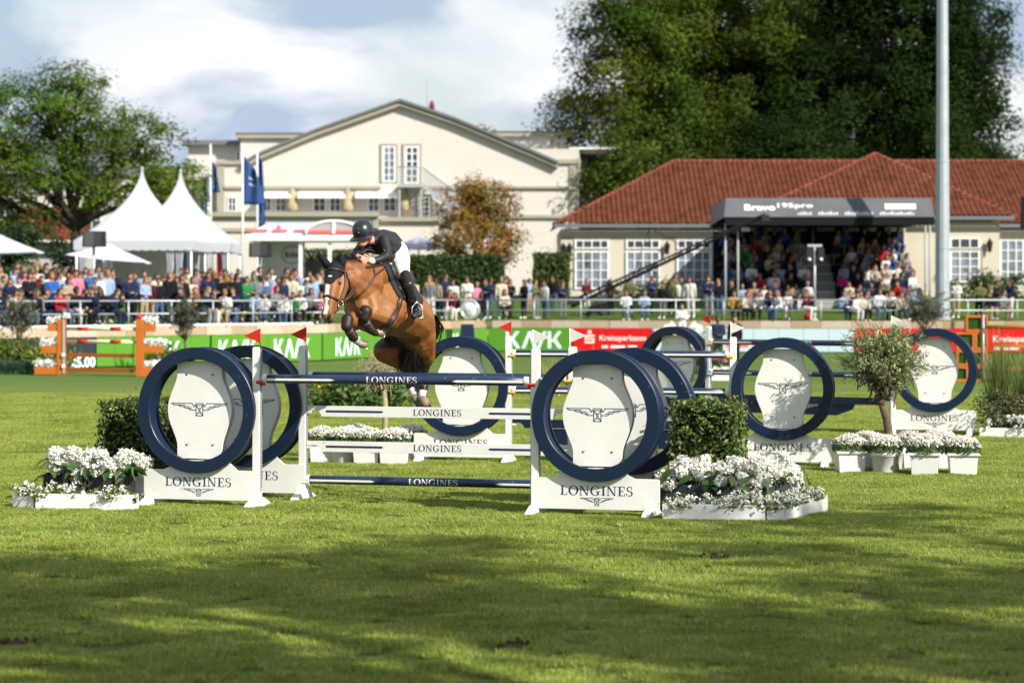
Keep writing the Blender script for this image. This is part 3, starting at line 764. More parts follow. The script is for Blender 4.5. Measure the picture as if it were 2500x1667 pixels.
def tree(name, label, loc, trunk_h, tr, lobes, n, leaf, pal, nclump, sig, seed, group=None, cat='tree', nl=26, bark=None, shell=.8, mix=None, aspect=.6, nlimb=5):
    rng = rngof(seed); t = thing(name, label, cat, loc, 0, group)
    P, O, CC, ci = crown_leaves(lobes, n, leaf, rng, nclump, sig, shell)
    if mix is not None:
        cc = leafcols(nclump, rng, pal, .2); f = mix(CC)
        cc = cc*(1-f[:, None])+np.array([PAL_TURN[i % len(PAL_TURN)] for i in range(nclump)])*f[:, None]
        cols = np.clip(cc[ci]*(.75+.5*rng.random((n, 1))), 0, 1)
    else:
        cc = leafcols(nclump, rng, pal, .3); cols = np.clip(cc[ci]*(.85+.3*rng.random((n, 1))), 0, 1)
    V = leaf_quads(P, leaf, O, rng, aspect, .2, rnd=.38)
    mkobj('crown', quads_mesh('crown', V, LEAFT, cols), t)['kind'] = 'stuff'
    mb = MB(); base = Vector((0, 0, trunk_h))
    pts = [Vector((0, 0, -.1)), Vector((0, 0, .15*trunk_h)), Vector((tr*.3, 0, trunk_h*.6)), base]
    mb.tube(pts, [tr*1.5, tr*1.05, tr*.92, tr*.8], 10)
    big = []
    for i, l in enumerate(lobes[:nlimb*2]): big.append(l[:3])
    limbs_to(mb, base, tr*.55, big, rng, start=trunk_h*.1, thin=tr*.05)
    # secondary branches from limb middles
    idx = rng.choice(nclump, min(nl, nclump), replace=False)
    for i in idx:
        q = CC[i]; b = min((Vector(x) for x in big), key=lambda v: (v-Vector(q)).length); m = base.lerp(b, .35+.4*rng.random())
        limbs_to(mb, m, tr*.18, [q], rng, thin=tr*.03)
    mb.build('trunk', bark or BARKD, t)
    return t
PAL_TURN = [(.10, .11, .012), (.125, .12, .014), (.08, .10, .010)]

# ------------------------------------------------------------------ clipped hedge blocks by the oxer
box_hedge('hedge_block', 'square clipped evergreen hedge block between the front right rings and the olive tree', 'hedge', (2.19, 28.25, 0.0), (.72, .72, 1.22), 6500, .055, 11, rz=R(-16), group='clipped hedge blocks flanking the oxer')
box_hedge('hedge_block', 'dark clipped evergreen hedge block behind the leftmost ring', 'hedge', (-4.42, 30.35, 0.0), (.80, .78, 1.15), 6500, .055, 12, rz=R(-16), group='clipped hedge blocks flanking the oxer')

# ------------------------------------------------------------------ white trays and dark planter boxes
def tray(name, label, p0, p1, h, depth, mt, cat, group=None, slots=True, wall=.018, back=1):
    """open rectangular planter whose front bottom edge runs p0->p1 (ground)"""
    a, L = frame2(p0, p1); t = thing(name, label, cat, (*p0, 0), a, group)
    def pnl(nm, c, d): MB().box(c, d).build(nm, mt, t, bevel=.003)
    pnl('front_board', (L/2, wall/2, h/2+.004), (L, wall, h)); pnl('back_board', (L/2, depth-wall/2, h/2+.004), (L, wall, h))
    for x in (wall/2, L-wall/2):
        if slots:
            pnl('end_slat', (x, depth/2, h*.25), (wall, depth-2*wall-.004, h*.42)); pnl('end_slat', (x, depth/2, h*.89), (wall, depth-2*wall-.004, h*.22))
            pnl('corner_post', (x+(.02 if x < L/2 else -.02), wall+.022, h/2), (.036, .036, h*.97))
        else: pnl('end_board', (x, depth/2, h/2), (wall, depth-2*wall-.004, h))
    MB().box((L/2, depth/2, h*.5), (L-2*wall-.01, depth-2*wall-.01, h*.55)).build('soil', SOIL, t)
    return t, a, L
def flower_carpet(label, p0, a, L, depth, z, seed, n=1500, flowers=260, hgt=.10, group='white flowering ground plants in the trays', spill=.015, fsize=.036, name='flowering_plant', flc=None, pal=None):
    rng = rngof(seed); t = thing(name, label, 'flowers', (*p0, z), a, group)
    nc = max(7, int(L/.065)); cc = np.c_[rng.random(nc)*(L-.06)+.03, rng.random(nc)*(depth+spill)-spill*.6, hgt*(.25+.5*rng.random(nc))]
    ci = rng.integers(0, nc, n); P = cc[ci]+rng.normal(size=(n, 3))*np.array([.05, .04, .045]); P[:, 2] = np.maximum(P[:, 2], .035-.05*(rng.random(n) < .08))
    V = leaf_quads(P, .040, None, rng, .6, .4)
    mkobj('foliage', quads_mesh('foliage', V, LEAF, leafcols(n, rng, pal or [(.09, .16, .03), (.14, .2, .05), (.05, .10, .02)], .3)), t)['kind'] = 'stuff'
    ci = rng.integers(0, nc, flowers); P = cc[ci]+rng.normal(size=(flowers, 3))*np.array([.055, .045, .04])+np.array([0, -.005, .04])
    # each bloom: 5 petals
    Q = np.repeat(P, 6, axis=0)+rng.normal(size=(flowers*6, 3))*fsize*.33
    V = leaf_quads(Q, fsize*.75, np.tile(np.array([0, -.6, .6]), (flowers*6, 1)), rng, .8)
    mkobj('blossoms', quads_mesh('blossoms', V, PETAL, leafcols(flowers*6, rng, flc or [(.8, .8, .74), (.78, .76, .70), (.7, .72, .66)], .1)), t)['kind'] = 'stuff'
    return t
def hydrangea_head(seed, r=.078):
    rng = rngof(seed); n = 130; d = rng.normal(size=(n, 3)); d /= np.linalg.norm(d, axis=1)[:, None]
    lump = np.array([noise.noise(Vector(q*2.2)+Vector((seed*7, 0, 0))) for q in d])[:, None]; P = d*np.array([1.15, 1.0, .95])*r*(.80+.25*rng.random((n, 1))+.45*lump); Q = np.repeat(P, 4, axis=0); DD = np.repeat(d, 4, axis=0)
    Q = Q+rng.normal(size=Q.shape)*.008
    V = leaf_quads(Q, .030, DD, rng, .9)
    return quads_mesh('hydrangea_head', V, PETAL, leafcols(len(Q), rng, [(.80, .80, .76), (.80, .79, .72), (.74, .76, .68)], .08))
HH = [hydrangea_head(s) for s in (1, 2, 3)]
def big_leaf(seed):
    mb = MB(); n = 6; vs = []; fs = []
    for i in range(n+1):
        s = i/n; w = .042*math.sin(math.pi*min(1, s*.95+.03))**.8*(1-.25*s); x = s*.13; z = -.03*s*s*2
        vs += [(x, -w, z+.012), (x, 0, z), (x, w, z+.012)]
    for i in range(n):
        for j in (0, 1): fs.append((i*3+j, i*3+j+1, i*3+3+j+1, i*3+3+j))
    mb.add(vs, fs, 0, True); return mb.mesh('leaf', mat('hydrangea_leaf', (.07, .14, .035), .45, .4, var=.3, scale=20, transl=.25, obj_var=.3))
HL = big_leaf(1)
def hydrangeas(label, p0, a, L, depth, z, seed, heads):
    rng = rngof(seed); t = thing('hydrangea_plant', label, 'flowers', (*p0, z), a, 'white hydrangeas in the dark planter boxes')
    k = 0
    heads = int(heads*1.35)
    for i in range(heads):
        x = (i+.5)/heads*L+rng.normal()*.03; y = .07+rng.random()*(depth-.05)-.05; zz = .11+rng.random()*.17-.10*(y < .08)
        o = dup_mesh('flower_head', HH[i % 3], t, (x, y, zz), tuple(rng.random(3)*6), .85+.35*rng.random())
    for i in range(int(heads*1.8)):
        x = rng.random()*L; y = rng.random()*depth-.06; zz = .02+rng.random()*.2
        dup_mesh('leaf', HL, t, (x, y, zz), (rng.normal()*.5, rng.normal()*.5+.3, -math.pi/2+rng.normal()*1.0), .8+.7*rng.random())
    mb = MB()
    for i in range(heads): mb.tube([(rng.random()*L, depth*.5, -.1), (rng.random()*L, depth*rng.random(), .12)], .005, 5)
    mb.build('stems', mat('green_stem', (.06, .11, .03), .7), t, kind='stuff')
    return t
def dup_mesh(name, me, parent, loc, rot=(0, 0, 0), sc=1.0):
    o = bpy.data.objects.new(name, me); link(o, parent, loc, rot); o.scale = (sc, sc, sc); return o

# right hand group, front edge first
R0 = (GX(1617, 26.98), 26.98); R1 = (GX(1868, 26.85), 26.85); R2 = (GX(1872, 26.87), 26.87); R3 = (GX(1914, 26.80), 26.80); R4 = (GX(1917, 26.83), 26.83); R5 = (GX(2021, 28.15), 28.15)
t, a, L = tray('white_tray', 'long low white tray in front of the dark boxes right of the oxer', R0, R1, .185, .24, WHITE, 'planter', 'white flower trays')
flower_carpet('white blossoms filling the long tray right of the oxer', R0, a, L, .22, .13, 21, 1500, 290)
t, a, L = tray('white_crate', 'small white slatted crate end between the two right hand trays', R2, R3, .185, .17, WHITE, 'crate', 'white flower trays')
flower_carpet('leafy tuft spilling over the small right crate', R2, a, L, .16, .12, 22, 420, 36)
t, a, L = tray('white_tray', 'white tray angled back from the corner at the far right of the flowers', R4, R5, .19, .22, WHITE, 'planter', 'white flower trays', slots=False)
flower_carpet('dense white blossoms over the angled tray at the right', R4, a, L, .2, .14, 23, 1700, 380)
def dk(px0, px1, Y0, Y1, label, seed, heads, depth=.34, h=.34):
    p0 = (GX(px0, Y0), Y0); p1 = (GX(px1, Y1), Y1)
    t, a, L = tray('planter_box', label, p0, p1, h, depth, DARKBOX, 'planter box', 'dark grey planter boxes', slots=False, wall=.025)
    return p0, a, L, depth
q = dk(1613, 1727, 27.75, 27.55, 'dark grey wooden box of hydrangeas nearest the front right wing', 31, 11); hydrangeas('white hydrangea beside the front right jump wing', *q, .30, 31, 12)
q = dk(1733, 1868, 27.55, 27.32, 'dark grey wooden box in the middle of the right flower group', 32, 12); hydrangeas('white hydrangea below the clipped hedge block, middle of the right group', *q, .30, 32, 14)
q = dk(1873, 1962, 27.32, 28.3, 'dark grey wooden box angled back at the right of the flower group', 33, 10, .30); hydrangeas('white hydrangea with big green leaves at the right corner', *q, .30, 33, 13)
# left hand group
Lx = [(28, 83, 28.75, 28.75), (85, 321, 28.45, 28.40)]
p0 = (GX(30, 28.6), 28.6); p1 = (GX(66, 28.5), 28.5)
t, a, L = tray('white_crate', 'small white slatted crate at the far left end of the flowers', p0, (GX(81, 28.45), 28.45), .185, .26, WHITE, 'crate', 'white flower trays')
flower_carpet('small white blossoms over the leftmost crate', p0, a, L, .24, .13, 24, 500, 80)
p0 = (GX(86, 28.42), 28.42); p1 = (GX(321, 28.2), 28.2)
t, a, L = tray('white_tray', 'long low white tray in front of the dark boxes left of the oxer', p0, p1, .185, .24, WHITE, 'planter', 'white flower trays')
flower_carpet('leafy low plants with sparse white blossoms in the left tray', p0, a, L, .22, .12, 25, 1700, 120, pal=[(.13, .2, .04), (.18, .24, .06), (.07, .12, .02)])
q = dk(105, 208, 29.25, 29.1, 'dark grey wooden box of hydrangeas, left one of the left pair', 34, 11); hydrangeas('white hydrangea drooping over the leftmost dark box', *q, .30, 34, 14)
q = dk(214, 331, 29.1, 28.9, 'dark grey wooden box of hydrangeas against the left jump wing', 35, 11); hydrangeas('white hydrangea against the clipped hedge at the left', *q, .30, 35, 14)

# ------------------------------------------------------------------ white flowerpots with chrysanthemums, olive trees
def square_pot():
    mb = MB(); mb.box((0, 0, .135), (.34, .34, .27), taper=1.12); mb.box((0, 0, .285), (.43, .43, .035)); return mb
SQP = square_pot().mesh('pot_body', WHITE2)
rp = MB(); rp.lathe([(.0, 0), (.155, 0), (.16, .01), (.19, .24), (.205, .245), (.21, .30), (.19, .30), (.185, .27), (0, .27)], 32); RDP = rp.mesh('pot_body', WHITE2)
def mum_mesh(seed, r=.235, h=.20, white=True):
    rng = rngof(seed); n = 1300
    th = rng.random(n)*2*math.pi; u = rng.random(n); rr = r*np.sqrt(u)*1.0; z = h*np.sqrt(np.clip(1-u*.92, 0, 1))*(.15+.8*rng.random(n))
    k = rng.random(n) < .55; rr[k] = r*(.92+.1*rng.random(k.sum())); z[k] = h*(-.05+.75*rng.random(k.sum()))
    P = np.c_[rr*np.cos(th), rr*np.sin(th), z]; O = np.c_[np.cos(th), np.sin(th), np.zeros(n)]
    leaf = quads_mesh('foliage', leaf_quads(P, .034, O, rng, .5, .3), LEAF, leafcols(n, rng, PAL_MUM, .3))
    m = 420; th = rng.random(m)*2*math.pi; u = rng.random(m); rr = (r+.01)*np.sqrt(u); z = h*np.sqrt(np.clip(1.02-u*.85, 0, 1))+.012+rng.normal(size=m)*.006
    C = np.c_[rr*np.cos(th), rr*np.sin(th), z]; Q = np.repeat(C, 4, axis=0)+rng.normal(size=(m*4, 3))*.009
    OO = np.repeat(np.c_[np.cos(th)*.5, np.sin(th)*.5, np.ones(m)], 4, axis=0)
    bl = quads_mesh('blossoms', leaf_quads(Q, .024, OO, rng, .85), PETAL, leafcols(m*4, rng, [(.80, .79, .72), (.78, .74, .68), (.72, .70, .62)], .1))
    return leaf, bl
MUMS = [mum_mesh(s) for s in (5, 6)]
def pot(px, Y, label, kind='sq', ml='', s=1.0, rz=0.0, k=0, mz=1.0, py=None):
    x = GX(px, Y)
    t = thing('flower_pot', label, 'flower pot', (x, Y, 0), rz, 'white flowerpots'); o = mkobj('pot_body', SQP if kind == 'sq' else RDP, t); o.scale = (s, s, s)
    if kind == 'sq':
        b = o.modifiers.new('bevel', 'BEVEL'); b.width = .008; b.segments = 2; b.limit_method = 'ANGLE'
    MB().lathe([(0, .25), (.16, .25), (.16, .285), (0, .285)], 16).build('soil', SOIL, t)
    if ml:
        m = thing('chrysanthemum', ml, 'flowers', (x, Y, .30*s), rz*2+k, 'white chrysanthemums in the pots')
        a, b = MUMS[k % 2]; o = mkobj('foliage', a, m); o.scale = (mz, mz, mz); o['kind'] = 'stuff'; o = mkobj('blossoms', b, m); o.scale = (mz, mz, mz); o['kind'] = 'stuff'
pot(2075, 34.45, 'square white flowerpot, leftmost below the right olive tree', ml='white chrysanthemum in the leftmost pot below the olive tree', rz=.05)
pot(2161, 34.25, 'round white flowerpot in front of the olive trunk', 'rd', 'pinkish white chrysanthemum in the round pot before the olive trunk', k=1)
pot(2258, 34.05, 'square white flowerpot right of the round pot', ml='white chrysanthemum in the square pot right of the round one', rz=-.2, mz=1.05)
pot(2350, 34.0, 'square white flowerpot at the right end of its row', ml='white chrysanthemum in the rightmost pot below the olive tree', rz=-.1, k=1)
pot(2118, 35.2, 'white flowerpot behind the gap left of the round pot', ml='white chrysanthemum half hidden behind the leftmost two pots', rz=.1, k=1)
pot(2222, 35.25, 'white flowerpot just right of the olive trunk, behind', ml='white chrysanthemum behind and right of the olive trunk', rz=.3)
pot(2292, 35.1, 'white flowerpot behind the two rightmost pots', ml='broad white chrysanthemum behind the two rightmost pots', rz=.1, k=1, mz=1.12)
pot(787, 36.5, 'white flowerpot beside the rear left post, seen under the planks', ml='white chrysanthemum beside the rear left post of the oxer', rz=.1)
pot(840, 36.35, 'round white flowerpot seen between the lower planks', 'rd', 'low white chrysanthemum in the round pot seen between the planks', k=1)
pot(898, 36.2, 'square white flowerpot below the pale twiggy tree', ml='white chrysanthemum below the pale twiggy tree trunk', rz=-.12)
pot(962, 36.1, 'square white flowerpot beside the wing foot behind the horse', ml='white chrysanthemum beside the ring behind the horse', rz=-.1, k=1)
pot(868, 37.2, 'hidden white flowerpot behind the round pot', ml='shaded chrysanthemum peeping out behind the round pot', k=0)
pot(1003, 37.0, 'white flowerpot behind the wing base near the horse', ml='greyish shaded chrysanthemum next to the wing base behind the horse', k=1)
pot(1365, 36.9, 'grey white flowerpot seen through the front right ring', ml='cream chrysanthemum seen through the front right ring', mz=.9)

def olive(label, px, Y, trunk, crown, n, seed, pal=PAL_OLIVE, leaf=.055, twigs=150, name='olive_tree', spread=1.0, tr=.05, lean=(0, 0), droop=.10, wood=None):
    rng = rngof(seed); t = thing(name, label, 'tree', (GX(px, Y), Y, 0))
    cx, cz, rx, rz_ = crown
    top = Vector((lean[0], 0, trunk)); mb = MB()
    mb.tube([(0, 0, .2), (0.01, 0, trunk*.4), (lean[0]*.5+.015, 0, trunk*.75), top], [tr*1.15, tr*.95, tr*.9, tr*.85], 12)
    P = []; O = []
    for i in range(twigs):
        d = rng.normal(size=3); d /= np.linalg.norm(d); d[2] = d[2]*.9+.1
        rr = (.50+.62*rng.random()); T = Vector((cx+d[0]*rx*rr, d[1]*rx*rr*.9, cz+d[2]*rz_*rr))
        b = Vector((cx*.6, 0, trunk))+Vector(rng.normal(size=3)*.04); mid = b.lerp(Vector((cx, 0, cz)), .4+.2*rng.random())+Vector(rng.normal(size=3)*rx*.22)
        if i < 9: mb.tube([top, b.lerp(mid, .5)+Vector(rng.normal(size=3)*.03), mid], [tr*.5, tr*.38, tr*.2], 7)
        pts = []; m = 7
        for j in range(m):
            s = j/(m-1); q = (mid*(1-s)**2+(mid+Vector((0, 0, rz_*.25)))*2*s*(1-s)+T*s*s) if False else mid.lerp(T, s)+Vector((0, 0, math.sin(s*math.pi)*rz_*.15-droop*s*s*rng.random()))
            pts.append(q+Vector(rng.normal(size=3)*.012))
        mb.tube(pts, [tr*.12*(1-.8*j/(m-1))+.0012 for j in range(m)], 4, caps=False)
        kk = int(n/twigs)
        for j in range(kk):
            s = .25+.75*rng.random(); a = s*(m-1); i0 = min(int(a), m-2); q = pts[i0].lerp(pts[i0+1], a-i0); P.append(q[:]); O.append((d[0], d[1], d[2]))
    P = np.array(P)+rng.normal(size=(len(P), 3))*.022; O = np.array(O)
    mb.build('trunk', wood or BARK, t)
    V = leaf_quads(P, leaf, O*.4, rng, .26, .1)
    mkobj('crown', quads_mesh('crown', V, LEAF, leafcols(len(P), rng, pal, .25)), t)['kind'] = 'stuff'
    return t
olive('potted olive tree with a pruned stub and loose silvery crown above the white pots', 2172, 34.75, .98, (-.10, 1.56, .64, .57), 10500, 41, tr=.062, lean=(-.12, 0), twigs=330, leaf=.062)
olive('thin trunked tree with pale almost leafless twigs under the horse belly', 938, 36.7, 1.05, (-.08, 1.33, .42, .36), 700, 42, pal=[(.42, .40, .22), (.34, .34, .16), (.5, .48, .3)], leaf=.04, twigs=190, name='twiggy_tree', tr=.045, wood=mat('pale_twig_bark', (.36, .31, .20), .8, .1, var=.4, scale=9))
pot(2172, 34.76, 'white pot holding the right olive tree, hidden behind the row', 'rd'); pot(938, 36.7, 'white pot holding the pale twiggy tree', 'rd')

# ------------------------------------------------------------------ ornamental beds further back
def blades_plant(name, label, loc, n, h, rx, ry, pal, seed, w=.02, lean=.35, cat='plant', group=None, rz=0):
    rng = rngof(seed); t = thing(name, label, cat, loc, rz, group); V = []
    b = np.c_[(rng.random(n)-.5)*2*rx, (rng.random(n)-.5)*2*ry, np.zeros(n)]; an = rng.random(n)*2*math.pi; le = lean*rng.random(n); hh = h*(.55+.5*rng.random(n))
    dx = np.c_[np.cos(an), np.sin(an), np.zeros(n)]; px_ = np.c_[-np.sin(an), np.cos(an), np.zeros(n)]
    up = np.array([0, 0, 1.0]); prev = b; pw = w
    for i in range(1, 5):
        s = i/4; cur = b+dx*(le*hh*s*s)[:, None]+up*(hh*(s-.25*le*s*s))[:, None]; cw = w*(1-s*.85)
        V.append(np.stack([prev-px_*pw/2, prev+px_*pw/2, cur+px_*cw/2, cur-px_*cw/2], axis=1)); prev = cur; pw = cw
    c = leafcols(n, rng, pal, .3); V = np.concatenate(V); C = np.tile(c, (4, 1))
    mkobj('blades', quads_mesh('blades', V, LEAF, C), t)['kind'] = 'stuff'
    return t
def bush(name, label, loc, rx, ry, h, n, leaf, pal, seed, fl=None, nf=0, fs=.07, cat='plant', group=None, aspect=.5):
    rng = rngof(seed); t = thing(name, label, cat, loc, 0, group)
    lob = [((rng.random()-.5)*1.4*rx, (rng.random()-.5)*1.2*ry, h*.45, rx*.4, ry*.5, h*.5) for _ in range(6)]+[(0, 0, h*.4, rx*.95, ry, h*.5)]
    P, O, CC, ci = crown_leaves(lob, n, leaf, rng, 60, leaf*1.6, .7); P[:, 2] = np.maximum(P[:, 2], .02)
    mkobj('foliage', quads_mesh('foliage', leaf_quads(P, leaf, O, rng, aspect, .2), LEAF, leafcols(60, rng, pal, .3)[ci]*(.8+.4*rng.random((n, 1)))), t)['kind'] = 'stuff'
    if nf:
        f = rng.choice(60, nf); Q = CC[f]+rng.normal(size=(nf, 3))*leaf*.8; Q[:, 2] = h*(.55+.5*rng.random(nf)); Q = np.repeat(Q, 5, axis=0)+rng.normal(size=(nf*5, 3))*fs*.3
        mkobj('blossoms', quads_mesh('blossoms', leaf_quads(Q, fs*.7, None, rng, .8), PETAL, leafcols(nf*5, rng, fl, .15)), t)['kind'] = 'stuff'
    return t
PLIME = [(.13, .18, .025), (.18, .22, .035), (.08, .13, .02)]
PYEL = [(.75, .42, .02), (.8, .5, .03)]; PORG = [(.7, .25, .01), (.75, .33, .02)]
bush('flowering_shrub', 'bushy green plant with yellow flowers under the jumping horse', (GX(880, 54), 54, 0), .95, .5, .62, 2600, .13, [(.07, .14, .03), (.11, .19, .04), (.05, .09, .02)], 51, PYEL, 26, .12)
bush('leafy_shrub', 'dark green leafy shrub left of the yellow flowers under the horse', (GX(812, 54.6), 54.6, 0), .5, .4, .42, 900, .14, [(.04, .09, .025), (.06, .12, .03)], 52)
bush('leafy_shrub', 'lime green shrub bed at the far left beside the orange jump', (GX(45, 79.5), 79.5, 0), 1.35, .6, .95, 4200, .14, PLIME, 53, PORG, 10, .14)
bush('flowering_shrub', 'shrub with orange flowers peeping out beside the left orange wing', (GX(120, 80), 80, 0), .7, .5, .55, 1200, .13, PLIME, 54, PORG, 16, .15)
for i, (px, y, lb) in enumerate(((15, 77.6, 'blue-green strap leaved plant at the left picture edge'), (55, 77.5, 'blue-green strap leaved plant beside the orange wing base'))):
    blades_plant('grassy_plant', lb, (GX(px, y), y, 0), 420, .5, .30, .2, [(.035, .09, .05), (.05, .12, .07)], 55+i, .03, .9, group='blue-green border plants')
bush('leafy_shrub', 'yellow-green shrub behind the leftmost ring, right of the orange jump', (GX(400, 82), 82, 0), .6, .5, .75, 1500, .13, PLIME, 57)
for px, Y, lb, hh in ((48, 80.5, 'small hazy olive tree in front of the deckchairs at the far left', 1.75), (452, 83, 'small hazy olive tree right of the orange jump', 1.75), (2258, 97, 'small hazy olive tree at the foot of the tall mast', 1.9)):
    olive(lb, px, Y, hh*.55, (0, hh*1.05, hh*.42 if px < 2000 else hh*.62, hh*.42), 2600, int(px), pal=[(.09, .11, .08), (.13, .15, .11), (.07, .09, .06)], leaf=.13, twigs=110, tr=.05)
# tall grasses, shrubs and tray at the right edge
G0 = (GX(2391, 42.9), 42.9); G1 = (GX(2560, 42.6), 42.6)
t, a, L = tray('white_tray', 'long white tray under the tall grasses at the right edge', G0, G1, .17, .5, WHITE, 'planter', 'white flower trays', slots=False)
flower_carpet('cream blossoms in the tray under the tall grasses', G0, a, L, .3, .15, 61, 1500, 150, .2, fsize=.06)
for i, (px, w, s, lb) in enumerate(((2420, .34, .95, 'olive green shrub at the left end of the tray at the right edge'), (2492, .3, .9, 'brownish twiggy shrub in the tray at the right edge'))):
    bush('tray_shrub', lb, (GX(px, 43.2), 43.2, .12), w, .3, s*.75, 1800, .055, [(.09, .12, .05), (.13, .15, .07), (.06, .08, .03)] if i == 0 else [(.17, .14, .09), (.12, .12, .06)], 62+i)
for i, (px, h, n, lb) in enumerate(((2440, 1.75, 420, 'tall feathery ornamental grass leaning left at the right edge'), (2500, 1.5, 300, 'tall ornamental grass cut by the right picture edge'))):
    blades_plant('ornamental_grass', lb, (GX(px, 43.4), 43.4, .15), n, h, .12, .1, [(.14, .19, .05), (.22, .24, .08), (.09, .14, .03)], 64+i, .014, .55, group='tall ornamental grasses in the white tray')
# dry wispy reeds in front of the red board
blades_plant('ornamental_grass', 'thin dry orange grass stems in front of the red board at centre', (GX(1405, 60), 60, 0), 90, 1.25, .8, .2, [(.5, .3, .12), (.4, .3, .15)], 68, .02, .5)

# ------------------------------------------------------------------ orange jump, left
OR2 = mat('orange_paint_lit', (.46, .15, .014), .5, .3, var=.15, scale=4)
def puff_row(name, label, loc, L, seed, n=420, r=.10):
    rng = rngof(seed); t = thing(name, label, 'flowers', loc, 0, 'white flower clusters on the orange wings')
    c = np.c_[np.linspace(0, L, 6)[rng.integers(0, 6, n)], rng.normal(size=n)*.02, rng.normal(size=n)*.02]; P = c+rng.normal(size=(n, 3))*r*.45
    mkobj('blossoms', quads_mesh('blossoms', leaf_quads(P, .09, None, rng, .8), PETAL, leafcols(n, rng, [(.8, .8, .78)], .1)), t)['kind'] = 'stuff'
def at77(px, py, Y): return GX(px, Y), ZH(py, Y)
def orange_wing(label, x0px, x1px, Y, arms, lab2):
    x0, x1 = GX(x0px, Y), GX(x1px, Y); t = thing('orange_wing', label, 'jump wing', (0, Y, 0), 0, 'orange comb-shaped jump wings')
    zt = ZH(779, Y); MB().box(((x0+x1)/2, 0, zt/2), (x1-x0, .35, zt)).build('column', ORANGE, t, bevel=.01)
    for i, (a, b, ya, yb) in enumerate(arms):
        xa, xb, za, zb = GX(a, Y), GX(b, Y), max(0, ZH(yb, Y)), ZH(ya, Y)
        MB().box(((xa+xb)/2, 0, (za+zb)/2), (abs(xb-xa), .30, zb-za)).build('arm', ORANGE, t, bevel=.01)
        puff_row('flower_cluster', lab2[i], (min(xa, xb)+.05, Y-.02, zb+.10), abs(xb-xa)*.9, int(a)+i)
    return t
YO = 76.9
orange_wing('orange comb-shaped wing left of the red and cream poles', 141.5, 161, YO, [(118, 141, 791, 808), (103, 141, 844, 862), (86, 141, 896, 914)], ['white flowers on the top arm of the left orange wing', 'white flowers on the middle arm of the left orange wing', 'white flowers on the lowest arm of the left orange wing'])
YO2 = 75.6
orange_wing('orange comb-shaped wing right of the red and cream poles', 333, 353, YO2, [(353, 379, 791, 809), (353, 397, 844, 862), (353, 385, 897, 919)], ['white flowers on the top arm of the right orange wing', 'white flowers on the middle arm of the right orange wing', 'white flowers on the lowest arm of the right orange wing'])
CREAM = mat('cream_paint', (.72, .62, .42), .5)
def farpole(label, p0, p1, z0, r, m, bands=None, cat='jump pole', mb_=None):
    t = thing('jump_pole', label, cat, (*p0, z0), 0, 'poles of the orange jumps'); a, L = frame2(p0, p1); t.rotation_euler = (0, 0, a); MW[t] = Matrix.Translation((*p0, z0)) @ Matrix.Rotation(a, 4, 'Z')
    MB().tube([(0, 0, 0), (L, 0, 0)], r, 12).build('shaft', m, t)
    for f0, f1 in (bands or []): MB().tube([(L*f0, 0, 0), (L*f1, 0, 0)], r+.004, 12).build('band', mb_ or REDP, t)
    return t
PL, PR = (GX(163, YO), YO-.05), (GX(331, YO2), YO2-.05)
farpole('cream pole with two red bands, top of the orange jump', PL, PR, ZH(802, YO), .055, CREAM, [(.17, .33), (.65, .81)])
farpole('cream pole with two red bands, second from top of the orange jump', PL, PR, ZH(833, YO), .055, CREAM, [(.17, .33), (.65, .81)])
for lb, py in (('orange plank with pointed ends across the middle of the left orange jump', 866), ('lowest orange plank with pointed ends of the left orange jump', 902)):
    t = thing('jump_plank', lb, 'jump plank', (*PL, ZH(py, YO)), frame2(PL, PR)[0], 'orange planks'); L = frame2(PL, PR)[1]
    MB().prism([(0, .06), (0, .0), (.08, -.06), (L-.12, -.06), (L, .02), (L-.08, .06)][::-1], 'y', -.02, .02).build('board', ORANGE, t)
t = thing('cup_standard', 'white perforated cup rail on the left orange wing', 'jump standard', (GX(158.5, YO), YO-.2, 0)); MB().box((0, 0, .86), (.06, .03, 1.6)).build('rail', STEEL, t)
for z in (.28, .62): MB().box((0, -.03, z), (.1, .06, .1)).build('cup', WHITE2, t)
puff_row('flower_cluster', 'white marker tuft on top of the left orange wing', (GX(157, YO), YO, ZH(772, YO)), .1, 3, 80, .06)
t = thing('red_marker', 'small red ball marker on top of the right orange wing', 'marker', (GX(341, YO2), YO2, ZH(779, YO2))); MB().sphere((0, 0, .08), .09).build('ball', REDP, t)

# ------------------------------------------------------------------ orange and turf block jump, right edge
TURF = mat('dark_turf_panel', (.02, .075, .012), .9, .1, var=.5, scale=14, bump=.6, bscale=60)
YR = 71.5
t = thing('block_wing', 'stepped orange block wing with dark turf panels behind the far right ring', 'jump wing', (0, YR, 0))
def blk2(a, b, ya, yb, dy=0):
    xa, xb, za, zb = GX(a, YR), GX(b, YR), max(.0, ZH(yb, YR)), ZH(ya, YR); w = .06; f = []
    p = MB().box(((xa+xb)/2, dy+.02, (za+zb)/2), (xb-xa-2*w, .22, zb-za-2*w)).build('turf_panel', TURF, t)
    m = MB(); m.box(((xa+xb)/2, dy, zb-w/2), (xb-xa, .3, w)); m.box(((xa+xb)/2, dy, za+w/2), (xb-xa, .3, w)); m.box((xa+w/2, dy, (za+zb)/2), (w, .3, zb-za-2*w)); m.box((xb-w/2, dy, (za+zb)/2), (w, .3, zb-za-2*w)); m.build('frame', ORANGE, t)
for i, r in enumerate([(2356, 2397, 770, 809), (2333, 2377, 811, 853), (2378, 2397, 811, 853), (2333, 2362, 855, 892), (2363, 2397, 855, 892), (2320, 2362, 894, 936), (2363, 2397, 894, 936)]): blk2(*r)
for i, r in enumerate([(2402, 2426, 770, 809), (2402, 2426, 811, 853), (2402, 2426, 855, 892)]): blk2(*r, dy=1.0)
